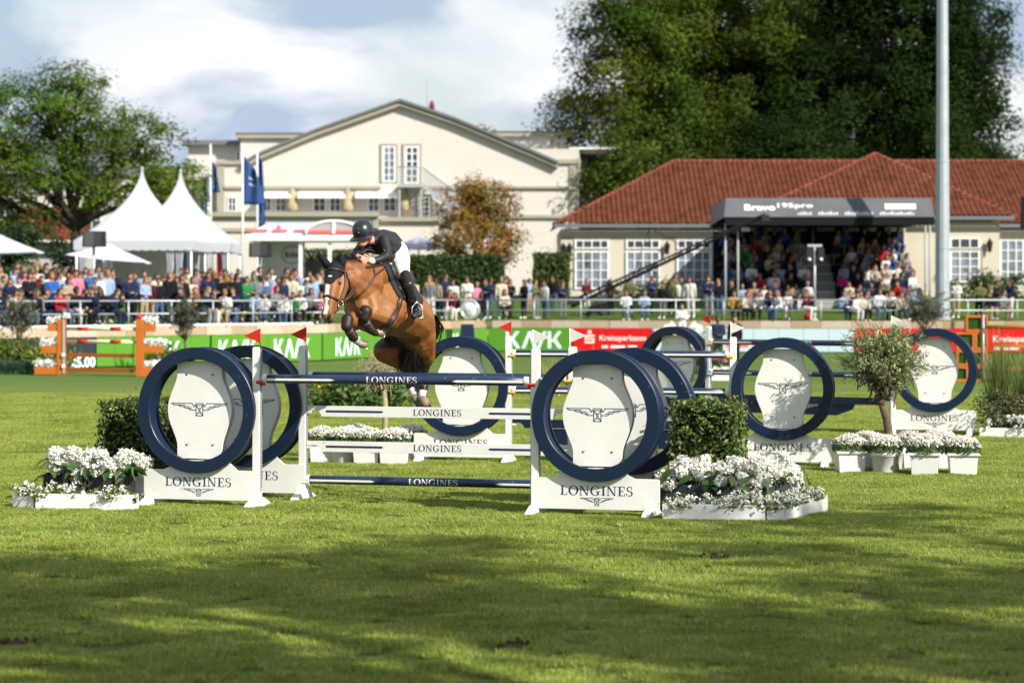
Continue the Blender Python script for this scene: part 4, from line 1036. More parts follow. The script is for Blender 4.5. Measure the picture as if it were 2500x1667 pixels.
MB().tube([(GX(2398, YR), -.17, 0), (GX(2398, YR), -.17, ZH(768, YR))], .035, 6).build('standard', STEEL, t)
farpole('orange round pole at the right edge', (GX(2404, YR), YR-.3), (GX(2620, YR), YR-.6), ZH(798, YR), .06, OR2)
for lb, py in (('upper flat orange plank at the right edge', 844), ('lower flat orange plank at the right edge', 898)):
    t = thing('jump_plank', lb, 'jump plank', (GX(2432, YR), YR-.3, ZH(py, YR)), 0, 'orange planks'); MB().box((1.3, 0, 0), (2.6, .03, .09)).build('board', OR2, t)

# ------------------------------------------------------------------ Clock column, floral figures, stewards' props
t = thing('arena_clock', 'big round silver clock on a tapered navy column before the centre crowd', 'clock', (GX(1141, 104), 104, 0))
MB().box((0, 0, .62), (.72, .6, 1.24), taper=.72).build('column', NAVY, t, bevel=.01)
M = Matrix.Translation((.14, 0, 1.83)) @ Matrix.Rotation(R(-14), 4, 'Z') @ Matrix.Rotation(R(90), 4, 'X')
MB().lathe([(.30, -.30), (.36, -.2), (.40, 0), (.41, .15), (.38, .2), (.33, .2), (.33, .17), (0, .17)], 36, 0, M).build('case', mat('brushed_steel', (.6, .62, .64), .3, metal=.7), t)
dial = MB().lathe([(0, .171), (.33, .171), (.33, .176), (0, .176)], 36, 0, M).build('dial', mat('clock_dial', (.66, .72, .68), .4), t)
mb = MB()
for k in range(12):
    a = R(30*k); mb.add([(.30*math.cos(a)-.008, .30*math.sin(a)-.008, .178), (.30*math.cos(a)+.008, .30*math.sin(a)-.008, .178), (.26*math.cos(a)+.008, .26*math.sin(a)+.008, .178), (.26*math.cos(a)-.008, .26*math.sin(a)+.008, .178)], [(0, 1, 2, 3)], 0, False, M)
mb.build('hour_marks', BLACKP, dial)
for L, a in ((.2, 200), (.14, -50)):
    m = MB(); m.tube([M @ Vector((0, 0, .182)), M @ Vector((L*math.cos(R(a)), L*math.sin(R(a)), .182))], .008, 4); m.build('hand', BLACKP, dial)
def horsehead(label, px, flip, seed):
    Y = 99.0; t = thing('floral_horse_head', label, 'decoration', (GX(px, Y), Y, 0), 0, 'white floral horse head figures'); s = -1 if flip else 1
    pts = [(-.2, .0), (.22, .0), (.26, .5), (.18, .85), (.30, .98), (.38, 1.05), (.33, 1.18), (.12, 1.25), (.05, 1.36), (-.06, 1.27), (-.22, 1.0), (-.28, .5)]
    pts = [(x*s, z*1.06) for x, z in pts]; pts = pts if s < 0 else pts[::-1]
    MB().prism(pts[::1], 'y', -.08, .08).build('cutout', mat('mottled_white_board', (.7, .73, .70), .6, col2=(.42, .52, .46), scale=9), t)
    rng = rngof(seed); P = np.c_[rng.normal(size=160)*.14, np.full(160, -.10), .5+rng.random(160)*.7]
    mkobj('blossoms', quads_mesh('blossoms', leaf_quads(P, .08, np.tile([0, -1., 0], (160, 1)), rng, .9), PETAL, leafcols(160, rng, [(.8, .8, .78), (.6, .72, .7)], .1)), t)['kind'] = 'stuff'
horsehead('white floral horse head figure, left one behind the far ring', 1642, True, 71)
horsehead('white floral horse head figure, right one behind the far ring', 1693, False, 72)
t = thing('flower_box', 'white box of pink flowers between the far posts', 'flower box', (GX(1762, 72), 72, 0)); MB().box((0, 0, .2), (.85, .4, .4)).build('box', WHITE2, t, bevel=.01)
bush('pink_flowers', 'pink blossoms filling the white box between the far posts', (GX(1762, 72), 72, .38), .45, .22, .32, 500, .08, PAL_MUM, 73, [(.55, .10, .25), (.6, .2, .35), (.7, .4, .5)], 90, .09, 'flowers')
bush('leafy_shrub', 'dark green shrub behind the far left ring', (GX(1715, 78), 78, 0), .35, .3, 1.25, 900, .12, PAL_HEDGE, 74)
for i, (px, Y, lb) in enumerate(((1141, 37.6, 'low blue and navy box on the grass behind the planks'), (653, 30.6, 'low blue box on the grass behind the front left post'))):
    t = thing('blue_box', lb, 'box', (GX(px, Y), Y, 0)); MB().box((0, 0, .055), (.34 if i == 0 else .16, .3, .11)).build('body', mat('blue_plastic', (.02, .10, .35), .5), t, bevel=.005); MB().box((.19 if i == 0 else .095, 0, .05), (.03, .28, .1)).build('white_end', WHITE2, t)
# ------------------------------------------------------------------ buildings
STUC = mat('cream_stucco', (.53, .505, .465), .85, .15, var=.08, scale=.6, bump=.05, bscale=20)
STUC2 = mat('cream_stucco_warm', (.50, .46, .375), .85, .15, var=.08, scale=.6)
TRIM = mat('sage_grey_trim', (.30, .29, .235), .7, .2, var=.1, scale=2)
SLATE = mat('dark_grey_roof_edge', (.12, .13, .14), .6, .3)
FRAMEW = mat('white_window_frame', (.72, .74, .76), .5, .3)
GLASS = mat('dark_window_glass', (.03, .04, .05), .08, .6)
CURT = mat('pale_curtain_glass', (.26, .30, .38), .15, .5, col2=(.03, .04, .05), scale=.9)
def window(parent, x0, x1, z0, z1, y, cols, rows, glass=GLASS, fr=.07, surround=None, name='window', arch=False):
    """window whose outer face is at y (towards -y); frame > pane"""
    mb = MB(); w = x1-x0; h = z1-z0
    for x in [x0+w*i/cols for i in range(cols+1)]: mb.box((min(max(x, x0+fr/2), x1-fr/2), y-.03, (z0+z1)/2), (fr if x in (x0, x1) else fr*.6, .06, h))
    for k, z in enumerate([z0+h*i/rows for i in range(rows+1)]): mb.box(((x0+x1)/2, y-.025, min(max(z, z0+fr/2), z1-fr/2)), (w-.01, .05, fr*.7 if k in (0, rows) else fr*.45))
    f = mb.build(name, FRAMEW, parent, world=True)
    MB().box(((x0+x1)/2, y+.0, (z0+z1)/2), (w-.02, .02, h-.02)).build('pane', glass, f, world=True)
    if surround:
        m = MB(); s = .13
        m.box(((x0+x1)/2, y-.02, z1+s/2), (w+2*s, .10, s)); m.box((x0-s/2, y-.02, (z0+z1)/2), (s, .10, h)); m.box((x1+s/2, y-.02, (z0+z1)/2), (s, .10, h))
        m.build('surround', surround, f, world=True)
    return f
YH = 150.0
def hx(px, Y=YH): return GX(px, Y)
hotel = thing('hotel_building', 'large cream gabled hotel building with an outside stair and awnings, centre background', 'building', (hx(970), YH, 1.5))
def band(x0, x1, y0, y1, Y, m=TRIM, dep=.18, name='cornice', par=None):
    MB().box(((hx(x0, Y)+hx(x1, Y))/2, Y-dep/2-.003, (ZH(y0, Y)+ZH(y1, Y))/2), (hx(x1, Y)-hx(x0, Y), dep, abs(ZH(y1, Y)-ZH(y0, Y)))).build(name, m, par or hotel, world=True)
fa_ = [(528, 720), (528, 397), (604, 397), (631, 381), (772, 325), (977.6, 252), (1111, 298), (1300, 377), (1350, 400), (1413, 396), (1413, 720)]
MB().prism([(hx(a), ZH(b, YH)) for a, b in fa_][::-1], 'y', YH, YH+14).build('wall', STUC, hotel, world=True)
# roof slopes with dark edge
rl = [(596, 401), (631, 381), (772, 322), (977.6, 249), (1111, 294), (1300, 373), (1362, 400)]
mb = MB(); mt2 = MB()
for (a, b), (c, d) in zip(rl[:-1], rl[1:]):
    x0, z0, x1, z1 = hx(a), ZH(b, YH), hx(c), ZH(d, YH)
    mb.prism([(x0, z0), (x0, z0+.16), (x1, z1+.16), (x1, z1)][::-1] if False else [(x0, z0), (x1, z1), (x1, z1+.16), (x0, z0+.16)], 'y', YH-.55, YH+14.2)
    mt2.prism([(x0, z0-.26), (x1, z1-.26), (x1, z1-.005), (x0, z0-.005)], 'y', YH-.40, YH-.003)
mb.build('roof', SLATE, hotel, world=True); mt2.build('verge_board', TRIM, hotel, world=True)
# storey behind
YB = 156.0
for (a, b, top) in ((587, 772, 338), (1180, 1384, 334)):
    MB().box(((hx(a, YB)+hx(b, YB))/2, YB+4, (ZH(top, YB)+1.5)/2), (hx(b, YB)-hx(a, YB), 8, ZH(top, YB)-1.5)).build('attic_block', STUC, hotel, world=True)
    MB().box(((hx(a, YB)+hx(b, YB))/2, YB+4, ZH(top, YB)+.12), (hx(b, YB)-hx(a, YB)+.5, 8.6, .24)).build('flat_roof', TRIM, hotel, world=True)
    MB().box(((hx(a, YB)+hx(b, YB))/2, YB+4, ZH(top, YB)+.29), (hx(b, YB)-hx(a, YB)+.6, 8.7, .08)).build('roof_edge', SLATE, hotel, world=True)
MB().box((hx(530), YB+5, (ZH(352, YB))/2+.7), (5.2, 8, ZH(352, YB)-1.4)).build('left_block', STUC, hotel, world=True)
MB().box((hx(526), YB+4.8, ZH(352, YB)+.12), (5.6, 8.8, .28)).build('roof_edge', SLATE, hotel, world=True)
window(hotel, hx(572, YB), hx(584, YB), ZH(390, YB), ZH(368, YB), YB+.9, 1, 2)
band(527, 606, 393, 402, YH, TRIM); band(1346, 1418, 390, 400, YH, TRIM)
band(440, 540, 433, 441, 152, TRIM)
MB().box((hx(490, 152), 154, ZH(441, 152)/2+.7), (3.4, 3.9, ZH(441, 152)-1.4)).build('left_wing', STUC, hotel, world=True)
for a, b in ((530, 548), (1390, 1412)): band(a, b, 402, 700, YH, TRIM, .08, 'pilaster')
band(548, 930, 455, 461, YH, TRIM); band(1040, 1390, 455, 461, YH, TRIM); band(1100, 1390, 525, 533, YH, TRIM)
# lower projecting storey
YP = 145.5
lo = [(527, 1000)]
MB().box(((hx(520, YP)+hx(922, YP))/2, YP+2.25, (ZH(528, YP)+1.4)/2), (hx(922, YP)-hx(520, YP), 4.49, ZH(528, YP)-1.4)).build('lower_storey', STUC, hotel, world=True)
MB().box(((hx(922, YP)+hx(1070, YP))/2+.02, YP+2.9, (ZH(528, YP)+1.4)/2-.05), (hx(1070, YP)-hx(922, YP), 3.18, ZH(528, YP)-1.5)).build('lower_storey', STUC, hotel, world=True)
band(516, 926, 518, 529, YP, TRIM, .3); band(516, 926, 557, 566, YP, TRIM, .12); band(910, 925, 529, 640, YP, TRIM, .09, 'pilaster')
MB().box(((hx(926, YP)+hx(1075, YP))/2, YP+1.2, ZH(534, YP)), (hx(1075, YP)-hx(926, YP), .4, .24)).build('cornice', TRIM, hotel, world=True)
# first floor windows in pairs, awnings, urn-like piers
for a, b in ((556, 578), (642, 663), (672, 700), (764, 796), (804, 833), (898, 927), (935, 968)):
    window(hotel, hx(a), hx(b), ZH(517, YH), ZH(481, YH), YH-.02, 2, 2, CURT if a == 672 else GLASS)
AWN = mat('white_awning', (.72, .72, .70), .6)
for a, b in ((640, 714), (730, 845), (870, 972)):
    x0, x1 = hx(a), hx(b); z0, z1 = ZH(480, YH), ZH(468, YH)
    MB().prism([(YH-.02, z1), (YH-.02, z1-.05), (YH-1.1, z0-.14), (YH-1.1, z0+.0)], 'x', x0, x1).build('awning', AWN, hotel, world=True)
PIER = mat('aged_yellow_stone', (.38, .33, .2), .9, .1, var=.4, scale=3)
for a in (715, 850, 990):
    mb = MB(); X0 = hx(a); mb.lathe([(.30, 0), (.36, .2), (.34, .7), (.22, 1.1), (.10, 1.35), (0, 1.42)], 10, 0, Matrix.Translation((X0, YH-.6, ZH(518, YH)))); mb.build('topiary_cone', PIER, hotel, world=True)
window(hotel, hx(1021), hx(1050), ZH(529, YH), ZH(480, YH), YH-.02, 2, 4, GLASS, .1, TRIM)
window(hotel, hx(934), hx(966), ZH(445, YH), ZH(357, YH), YH-.02, 2, 5, CURT, .1, TRIM)
window(hotel, hx(988), hx(1024), ZH(449, YH), ZH(357, YH), YH-.02, 2, 5, GLASS, .13, TRIM, 'door')
# balcony and stair
STG = mat('grey_painted_steel', (.30, .33, .35), .5)
stair = MB(); bal = MB()
bx0, bx1, bz = hx(974), hx(1035), ZH(453, YH)
stair.box(((bx0+bx1)/2, YH-.9, bz-.08), (bx1-bx0, 1.6, .18))
sx1, sz1 = hx(1125), ZH(520, YH); k = 14
for i in range(k):
    f = (i+.5)/k; stair.box((bx1+(sx1-bx1)*f, YH-.9, bz+(sz1-bz)*f), ((sx1-bx1)/k*1.05, 1.3, .05))
stair.prism([(bx1, bz-.25), (sx1, sz1-.25), (sx1, sz1), (bx1, bz)], 'y', YH-1.62, YH-1.55)
for f in [i/24 for i in range(25)]:
    x, z = bx1+(sx1-bx1)*f, bz+(sz1-bz)*f; bal.tube([(x, YH-1.6, z), (x, YH-1.6, z+1.0)], .02, 4, caps=False)
bal.tube([(bx0, YH-1.65, bz+1.0), (bx1, YH-1.65, bz+1.0), (sx1, YH-1.65, sz1+1.0)], .04, 5)
for i in range(13): x = bx0+(bx1-bx0)*i/12; bal.tube([(x, YH-1.65, bz), (x, YH-1.65, bz+1.0)], .02, 4, caps=False)
for x in (bx0+.1, bx1-.1, ): stair.box((x, YH-1.5, bz-1.0), (.10, .10, 1.9))
stair.build('outside_stair', STG, hotel, world=True); bal.build('baluster_railing', STG, hotel, world=True)
# receding right wing with slatted eave and columns
wq0, wq1 = (hx(1414), 150.4), (GX(1514, 182), 182.0)
mb = MB(); ang = math.atan2(wq1[1]-wq0[1], wq1[0]-wq0[0]); nL = math.hypot(wq1[0]-wq0[0], wq1[1]-wq0[1])
wing = thing('hotel_side_wing', 'long side wing of the cream hotel receding behind the red roofed building', 'building', (*wq0, 1.5), ang)
MB().box((nL/2, 4, 4.2), (nL, 8, 8.4)).build('wall', STUC, wing)
MB().box((nL/2, -1.0, 9.62), (nL, 3.2, .12)).build('eave', AWN, wing)
MB().box((nL/2, 4, 9.0), (nL, 8, 1.2)).build('upper_wall', STUC, wing)
cm = MB().box((0, 0, 0), (.55, .3, 2.2)).mesh('column', FRAMEW); rm_ = MB().box((0, 0, 0), (.16, 2.8, .18)).mesh('eave_rafter', AWN)
for i in range(9): mkobj('column', cm, wing, (1.6+i*3.2, -.18, 6.0))
for i in range(18): mkobj('eave_rafter', rm_, wing, (.9+i*1.7, -1.1, 9.45))
for z in (4.6, 7.3): MB().box((nL/2, -.12, z), (nL, .2, .3)).build('cornice', TRIM, wing)
for i in range(8): MB().box((3.2+i*3.2, -.02, 6.0), (1.8, .03, 1.9)).build('window_pane', GLASS, wing)
t = thing('roof_antenna', 'tall thin mast with red dish on the ridge of the gabled hotel', 'antenna', (hx(1040), YH+3, ZH(285, YH+3)))
mb = MB(); mb.tube([(0, 0, -1.0), (0, 0, 2.1)], .045, 6); mb.tube([(-.35, 0, .2), (.3, 0, .2)], .03, 5); mb.tube([(.3, 0, -.8), (.3, 0, 1.1)], .03, 5); mb.tube([(.3, 0, .1), (.95, 0, .35)], .03, 5); mb.box((-.25, 0, .25), (.5, .3, .5)); mb.build('mast', STG, t)
MB().sphere((.26, -.1, .5), .46, 14, 8, 0, (.35, .2, 1)).build('dish', mat('dull_red_dish', (.10, .012, .012), .5), t)

# ---- red tiled building
TILE = mat('terracotta_tile', (.19, .064, .036), .85, .1, var=.62, scale=2.2, bump=.1, bscale=20)
TILE2 = mat('terracotta_ridge', (.24, .065, .04), .75, .2, var=.3, scale=3)
def tiled(name, quad, parent, mt=TILE, pitch=.26, course=.36, amp=.10):
    """corrugated pantile sheet over a planar quad/triangle: quad = eave left, eave right, ridge right, ridge left"""
    e0, e1, r1, r0 = [Vector(q) for q in quad]; nrm = ((e1-e0).cross(r0-e0) if (r0-e0).length > .1 else (e1-e0).cross(r1-e0)).normalized()
    if nrm.z < 0: nrm.negate()
    ex = (e1-e0).normalized(); L = (e1-e0).length; H = (((r0+r1)/2-(e0+e1)/2)-ex*((r0+r1)/2-(e0+e1)/2).dot(ex)).length
    nr = max(2, round(H/course)); sub = 4
    V = []; F = []
    a0 = (r0-e0).dot(ex); a1 = (r1-e0).dot(ex)
    up = ((r0-e0)-ex*a0)/H if H else Vector((0, 0, 1))
    for j in range(nr):
        for t_, lift in ((j/nr, .055), ((j+1)/nr+.0, .0)):
            xl = a0*t_; xr = L+(a1-L)*t_; n0 = int(L/pitch*sub)
            row = []
            for i in range(n0+1):
                x = min(max(L*i/n0, xl), xr); h = amp*abs(math.sin(math.pi*x/pitch))
                row.append(e0+ex*x+up*(H*t_)+nrm*(h+lift))
            V.append(row)
    v = []; f = []; n0 = len(V[0])
    for row in V: v += row
    for j in range(nr):
        b = 2*j*n0
        for i in range(n0-1):
            if (v[b+i]-v[b+i+1]).length > 1e-4: f.append((b+i, b+i+1, b+n0+i+1, b+n0+i))
        if j < nr-1:
            c = (2*j+1)*n0; d = (2*j+2)*n0
            for i in range(n0-1):
                if (v[d+i]-v[d+i+1]).length > 1e-4: f.append((c+i, c+i+1, d+i+1, d+i))
    mb = MB(); mb.add(v, f); o = mb.build(name, mt, parent, world=True); o['kind'] = 'stuff'; return o
YR1 = 126.0
rb = thing('red_roofed_building', 'long cream building with red pantile roofs and tall white windows behind the grandstand', 'building', (GX(1900, YR1), YR1, 2.0))
ze = ZH(549, YR1); zr = ZH(395, YR1+7); 
E0 = (GX(1352, YR1), YR1-.5, ze); E1 = (GX(2700, YR1), YR1-.5, ze); RR1 = (GX(2700, YR1+7), YR1+7, zr); RR0 = (GX(1645, YR1+7), YR1+7, zr)
tiled('tiled_roof', (E0, E1, RR1, RR0), rb)
EB = (GX(1352, YR1)+.0, YR1+14.5, ze)
MB().add([E0, RR0, EB], [(0, 2, 1)]).build('hip_end', TILE, rb, world=True)
cap = MB().tube([(0, 0, 0), (.40, 0, 0)], [.13, .105], 8).mesh('ridge_tile', TILE2)
def ridge(a, b):
    a, b = Vector(a), Vector(b); d = b-a; k = max(1, int(d.length/.38)); q = d.to_track_quat('X', 'Z').to_euler()
    for i in range(k):
        p = a+d*i/k; o = bpy.data.objects.new('ridge_tile', cap); link(o, rb, tuple(MW[rb].inverted() @ p), tuple(q))
ridge(E0, RR0); ridge(RR0, RR1)
MB().box(((E0[0]+E1[0])/2, YR1-.55, ze-.06), (E1[0]-E0[0], .12, .18)).build('gutter', SLATE, rb, world=True)
MB().box(((GX(1370, YR1)+GX(2700, YR1))/2, YR1+6, (ze+1.8)/2-.1), (GX(2700, YR1)-GX(1370, YR1), 12, ze-2.0)).build('wall', STUC2, rb, world=True)
MB().box(((GX(1370, YR1)+GX(2700, YR1))/2, YR1-.06, ze-.45), (GX(2700, YR1)-GX(1370, YR1)+.1, .12, .28)).build('cornice', STUC2, rb, world=True)
for a, b in ((1403, 1487), (1528, 1612), (1652, 1736)):
    window(rb, GX(a, YR1), GX(b, YR1), ZH(706, YR1), ZH(613, YR1), YR1-.03, 4, 4, CURT, .09)
    window(rb, GX(a, YR1), GX(b, YR1), ZH(608, YR1), ZH(585, YR1), YR1-.03, 4, 1, GLASS, .09)
# projecting bay with its own hip
YB1 = 121.0; bz = ZH(530, YB1); x0, x1 = GX(1830, YB1), GX(2440, YB1); xm = GX(2133, YB1+6.5); zm = ZH(378, YB1+6.5)
Fl, Fr, Ap = (x0-.4, YB1-.5, bz), (x1+.6, YB1-.5, bz), (xm, YB1+6.0, zm)
tiled('bay_roof', (Fl, Fr, Ap, (Ap[0]-.001, Ap[1], Ap[2])), rb)
MB().add([Fr, (x1+.6, YB1+12, bz), Ap, Fl, (x0-.4, YB1+12, bz)], [(0, 1, 2), (3, 2, 4)]).build('bay_side_roofs', TILE, rb, world=True)
ridge(Fl, Ap); ridge(Fr, Ap)
MB().box(((x0+x1)/2, YB1+2.4, (bz+1.8)/2-.1), (x1-x0, 4.8, bz-2.0)).build('bay_wall', STUC2, rb, world=True)
MB().box(((x0+x1)/2+.1, YB1-.55, bz-.06), (x1-x0+1.0, .12, .18)).build('gutter', SLATE, rb, world=True)
for a, b in ((2318, 2392), ): 
    window(rb, GX(a, YB1), GX(b, YB1), ZH(690, YB1), ZH(612, YB1), YB1-.03, 3, 4, CURT, .09, TRIM); window(rb, GX(a, YB1), GX(b, YB1), ZH(608, YB1), ZH(580, YB1), YB1-.03, 3, 1, GLASS, .09)
window(rb, GX(2440, YR1), GX(2500, YR1), ZH(690, YR1), ZH(585, YR1), YR1-.03, 3, 4, CURT, .09)
def lantern(px, py, Y, lb):
    t = thing('wall_lantern', lb, 'lantern', (GX(px, Y), Y-.25, ZH(py, Y)), 0, 'black wall lanterns on the red-roofed building')
    mb = MB(); mb.lathe([(0, -.3), (.08, -.25), (.14, .15), (.17, .17), (.05, .33), (0, .42)], 6, 0, None, False); mb.box((0, .12, -.1), (.04, .25, .04)); mb.build('lamp', BLACKP, t)
lantern(1628, 608, YR1, 'black wall lantern between the second and third tall windows'); lantern(1375, 612, YR1, 'black wall lantern at the left corner of the red roofed building'); lantern(2414, 602, YB1, 'black wall lantern right of the tall mast'); lantern(1390, 612, YR1, 'black wall lantern left of the first tall window')
# small red roof at the left behind the tree
sb = thing('small_red_house', 'low house with red tiled roof half hidden behind the left tree', 'house', (GX(110, 140), 140, 1.5))
tiled('tiled_roof', ((GX(0, 140)-.8, 139, ZH(592, 140)), (GX(225, 140), 139, ZH(592, 140)), (GX(215, 144), 144, ZH(508, 144)), (GX(55, 144), 144, ZH(508, 144))), sb, pitch=.3)
MB().box((GX(110, 140), 142, ZH(592, 140)/2+.7), (5.0, 4, ZH(592, 140)-1.4)).build('wall', mat('grey_wall', (.4, .4, .38), .8), sb, world=True)
t = thing('white_house', 'pale house behind the crown of the left tree', 'house', (GX(60, 158), 158, 1.5)); MB().box((0, 3, 4.2), (12.6, 6, 8.4)).build('wall', STUC, t); MB().prism([(-1, 8.4), (7, 8.4), (3, 10.6)], 'x', -6.6, 6.6).build('roof', SLATE, t)
for i in range(4): window(t, t.location.x-4.5+i*2.7, t.location.x-3.3+i*2.7, 6.2, 8.0, 157.95, 2, 2)

# ------------------------------------------------------------------ hedges on the terrace, tents, umbrellas, kiosk
box_hedge('clipped_hedge', 'long clipped hedge wall behind the spectators right of the rider', 'hedge', (GX(1096, 122), 122, 2.2), (5.25, 1.2, ZH(626, 122)-2.2), 9000, .16, 81, pal=[(.035, .065, .012), (.05, .085, .015), (.025, .05, .01)])
box_hedge('clipped_hedge', 'short clipped hedge cube between the cream hotel and the red roofed building', 'hedge', (GX(1346, 122), 122, 2.2), (1.62, 1.4, ZH(620, 122)-2.2), 3600, .16, 82, pal=[(.05, .08, .012), (.07, .105, .018), (.03, .055, .01)])
box_hedge('clipped_hedge', 'low hedge under the kiosk roof behind the rider', 'hedge', (GX(800, 128), 128, 2.2), (4.0, 1.2, ZH(612, 128)-2.2), 4500, .16, 83, pal=[(.06, .085, .012), (.04, .06, .01)])
bush('low_hedge', 'low dark hedge under the windows of the red roofed building', (GX(1600, 124.5), 124.5, 2.1), 2.6, .5, .95, 2600, .16, PAL_HEDGE, 84, cat='hedge')
bush('dark_shrubs', 'dark shrubs behind the railing at the right edge', (GX(2440, 119), 119, 2.0), 3.0, .8, 1.5, 5000, .16, [(.03, .07, .012), (.05, .1, .02)], 85, cat='shrub')
bush('dark_shrubs', 'big dark green shrub behind the crowd at the left edge', (GX(60, 112), 112, 2.0), 2.6, 1.5, 3.6, 9000, .18, [(.02, .05, .012), (.03, .07, .018)], 86, cat='shrub')

TENT = mat('white_tent_fabric', (.50, .52, .58), .6, .2, transl=.25)
def pagoda(px, Y, w, zpk, ze_, label, curtain=(), back=False, wallpanel=None):
    x = GX(px, Y); gz = 2.0
    t = thing('pagoda_tent', label, 'tent', (x, Y, gz), 0, 'white pagoda tents')
    n = 10; m = 12; V = []; F = []
    for i in range(n+1):
        s = i/n; r = (1-s)**1.75*(w/2)+.03; z = ze_-gz+(zpk-ze_)*s
        for k in range(4*m):
            side = k//m; u = (k % m)/m*2-1
            p = [(u, -1), (1, u), (-u, 1), (-1, -u)][side]; sag = 0
            V.append((p[0]*r, p[1]*r, z+(-.06*(1-u*u)*(1-s) if i == 0 else 0)))
    for i in range(n):
        for k in range(4*m): k2 = (k+1) % (4*m); F.append((i*4*m+k, i*4*m+k2, (i+1)*4*m+k2, (i+1)*4*m+k))
    mb = MB(); mb.add(V, F, 0, True); mb.tube([(0, 0, zpk-gz-.15), (0, 0, zpk-gz+.08)], .05, 8); mb.build('roof', TENT, t)
    # valance with scallops
    mb = MB(); h = .38; k = 60; r = w/2+.03
    for a, b in (((-r, -r), (r, -r)), ((r, -r), (r, r)), ((r, r), (-r, r)), ((-r, r), (-r, -r))):
        vs = []; 
        for i in range(k+1):
            s = i/k; X, Y_ = a[0]+(b[0]-a[0])*s, a[1]+(b[1]-a[1])*s; d = .05*abs(math.sin(s*math.pi*14))
            vs += [(X, Y_, ze_-gz+.02), (X, Y_, ze_-gz-h-d)]
        mb.add(vs, [(2*i, 2*i+1, 2*i+3, 2*i+2) for i in range(k)])
    mb.build('valance', TENT, t)
    lm = MB().tube([(0, 0, 0), (0, 0, ze_-gz)], .045, 8).mesh('leg', FRAMEW)
    for sx in (-1, 1):
        for sy in (-1, 1): mkobj('leg', lm, t, (sx*w/2*.97, sy*w/2*.97, 0))
    for cx_, flare in curtain:
        mb = MB(); m_ = 14; vs = []; fs = []
        for j in range(9):
            s = j/8; zz = (ze_-gz-.05)*(1-s)+.05; wd = .42*(1-.55*math.sin(math.pi*min(1, s*1.25)))*flare
            for i in range(m_+1): u = i/m_; vs.append((cx_+(u-.5)*wd*2, -w/2*.95+.07*math.sin(u*22), zz))
        for j in range(8):
            for i in range(m_): fs.append((j*(m_+1)+i, j*(m_+1)+i+1, (j+1)*(m_+1)+i+1, (j+1)*(m_+1)+i))
        mb.add(vs, fs, 0, True); mb.build('curtain', TENT, t)
    if wallpanel:
        for a, b, yy, mt in wallpanel: MB().box(((a+b)/2, yy, (ze_-gz)/2), (b-a, .03, ze_-gz)).build('wall_panel', mt, t)
    return t
GREYW = mat('grey_panel', (.42, .41, .38), .8)
pagoda(347, 112, 5.1, ZH(412, 112), ZH(591, 112), 'white pointed pagoda tent, left and nearer of two', ((-2.2, .9), (1.55, .8), (1.95, .8)), wallpanel=[(-1.6, .9, 2.0, GREYW), (-2.5, -2.1, 2.2, TENT)])
pagoda(441, 117.5, 5.1, ZH(417, 117.5), ZH(596, 117.5), 'white pointed pagoda tent, right and further of two', ((1.0, .9), (2.35, .8)), wallpanel=[(-.5, .1, 1.5, mat('blue_banner', (.06, .14, .3), .7)), (1.5, 2.1, 1.5, mat('red_banner', (.5, .06, .06), .7))])
def umbrella(px, Y, w, zt, zb, label, col, tilt=0.0):
    x = GX(px, Y); t = thing('parasol', label, 'parasol', (x, Y, 2.0), 0, 'square parasols'); r = w/2
    V = [(0, 0, zt-2)]; k = 6; ring = []
    c = [(-r, -r*.7), (r, -r*.7), (r, r*.7), (-r, r*.7)]
    n = 8; mb = MB()
    for q in range(4):
        a, b = c[q], c[(q+1) % 4]; vs = []; fs = []
        for i in range(n+1):
            for j in range(n+1):
                s = i/n; u = j/n; X = (a[0]+(b[0]-a[0])*u)*s; Y_ = (a[1]+(b[1]-a[1])*u)*s
                vs.append((X, Y_, zt-2+(zb-zt)*s**.9-.05*math.sin(math.pi*u)*s+X*tilt))
        for i in range(n):
            for j in range(n): fs.append((i*(n+1)+j, (i+1)*(n+1)+j, (i+1)*(n+1)+j+1, i*(n+1)+j+1))
        mb.add(vs, fs, 0, False)
    mb.build('canopy', col, t)
    MB().tube([(0, 0, 0), (0, 0, zt-2-.1)], .035, 8).build('pole', STG, t)
    return t
PALEB = mat('pale_blue_grey_fabric', (.50, .54, .68), .7, transl=.2); BLG = mat('blue_grey_fabric', (.32, .36, .48), .7, transl=.2)
umbrella(0, 105, 3.3, ZH(572, 105), ZH(616, 105), 'white parasol cut by the left picture edge', PALEB)
umbrella(266, 104, 3.2, ZH(594, 104), ZH(632, 104), 'white parasol with sloping canopy in front of the tents', PALEB, -.10)
umbrella(1022, 128, 2.9, ZH(575, 128), ZH(607, 128), 'blue-grey parasol behind the rider back', BLG)
# kiosk
KY = 122.0; kk = thing('drinks_kiosk', 'open drinks kiosk with curved translucent roof left of the rider', 'kiosk', (GX(750, KY), KY, 2.1))
def kx(px): return GX(px, KY)-GX(750, KY)
def kz(py): return ZH(py, KY)-2.1
MB().box(((kx(612)+kx(890))/2, 0, (kz(590)+kz(574))/2), (kx(890)-kx(612), 4.4, kz(574)-kz(590))).build('roof_band', AWN, kk)
mb = MB(); n = 14; x0, x1 = kx(622), kx(812); vs = []
KR = mat('translucent_kiosk_roof', (.45, .50, .60), .3, .5, var=.15, scale=2)
for i in range(n+1):
    a = math.pi*i/n; yy = -2.0*math.cos(a); zz = kz(574)+.62*math.sin(a)**.8 if 0 < i < n else kz(574); vs += [(x0+(.9*math.sin(a) if True else 0), yy, zz), (x1, yy, zz)]
mb.add(vs, [(2*i, 2*i+1, 2*i+3, 2*i+2) for i in range(n)], 0, True); mb.build('curved_roof', KR, kk)
cx0 = (kx(755)+kx(890))/2; wd = (kx(890)-kx(755))/2
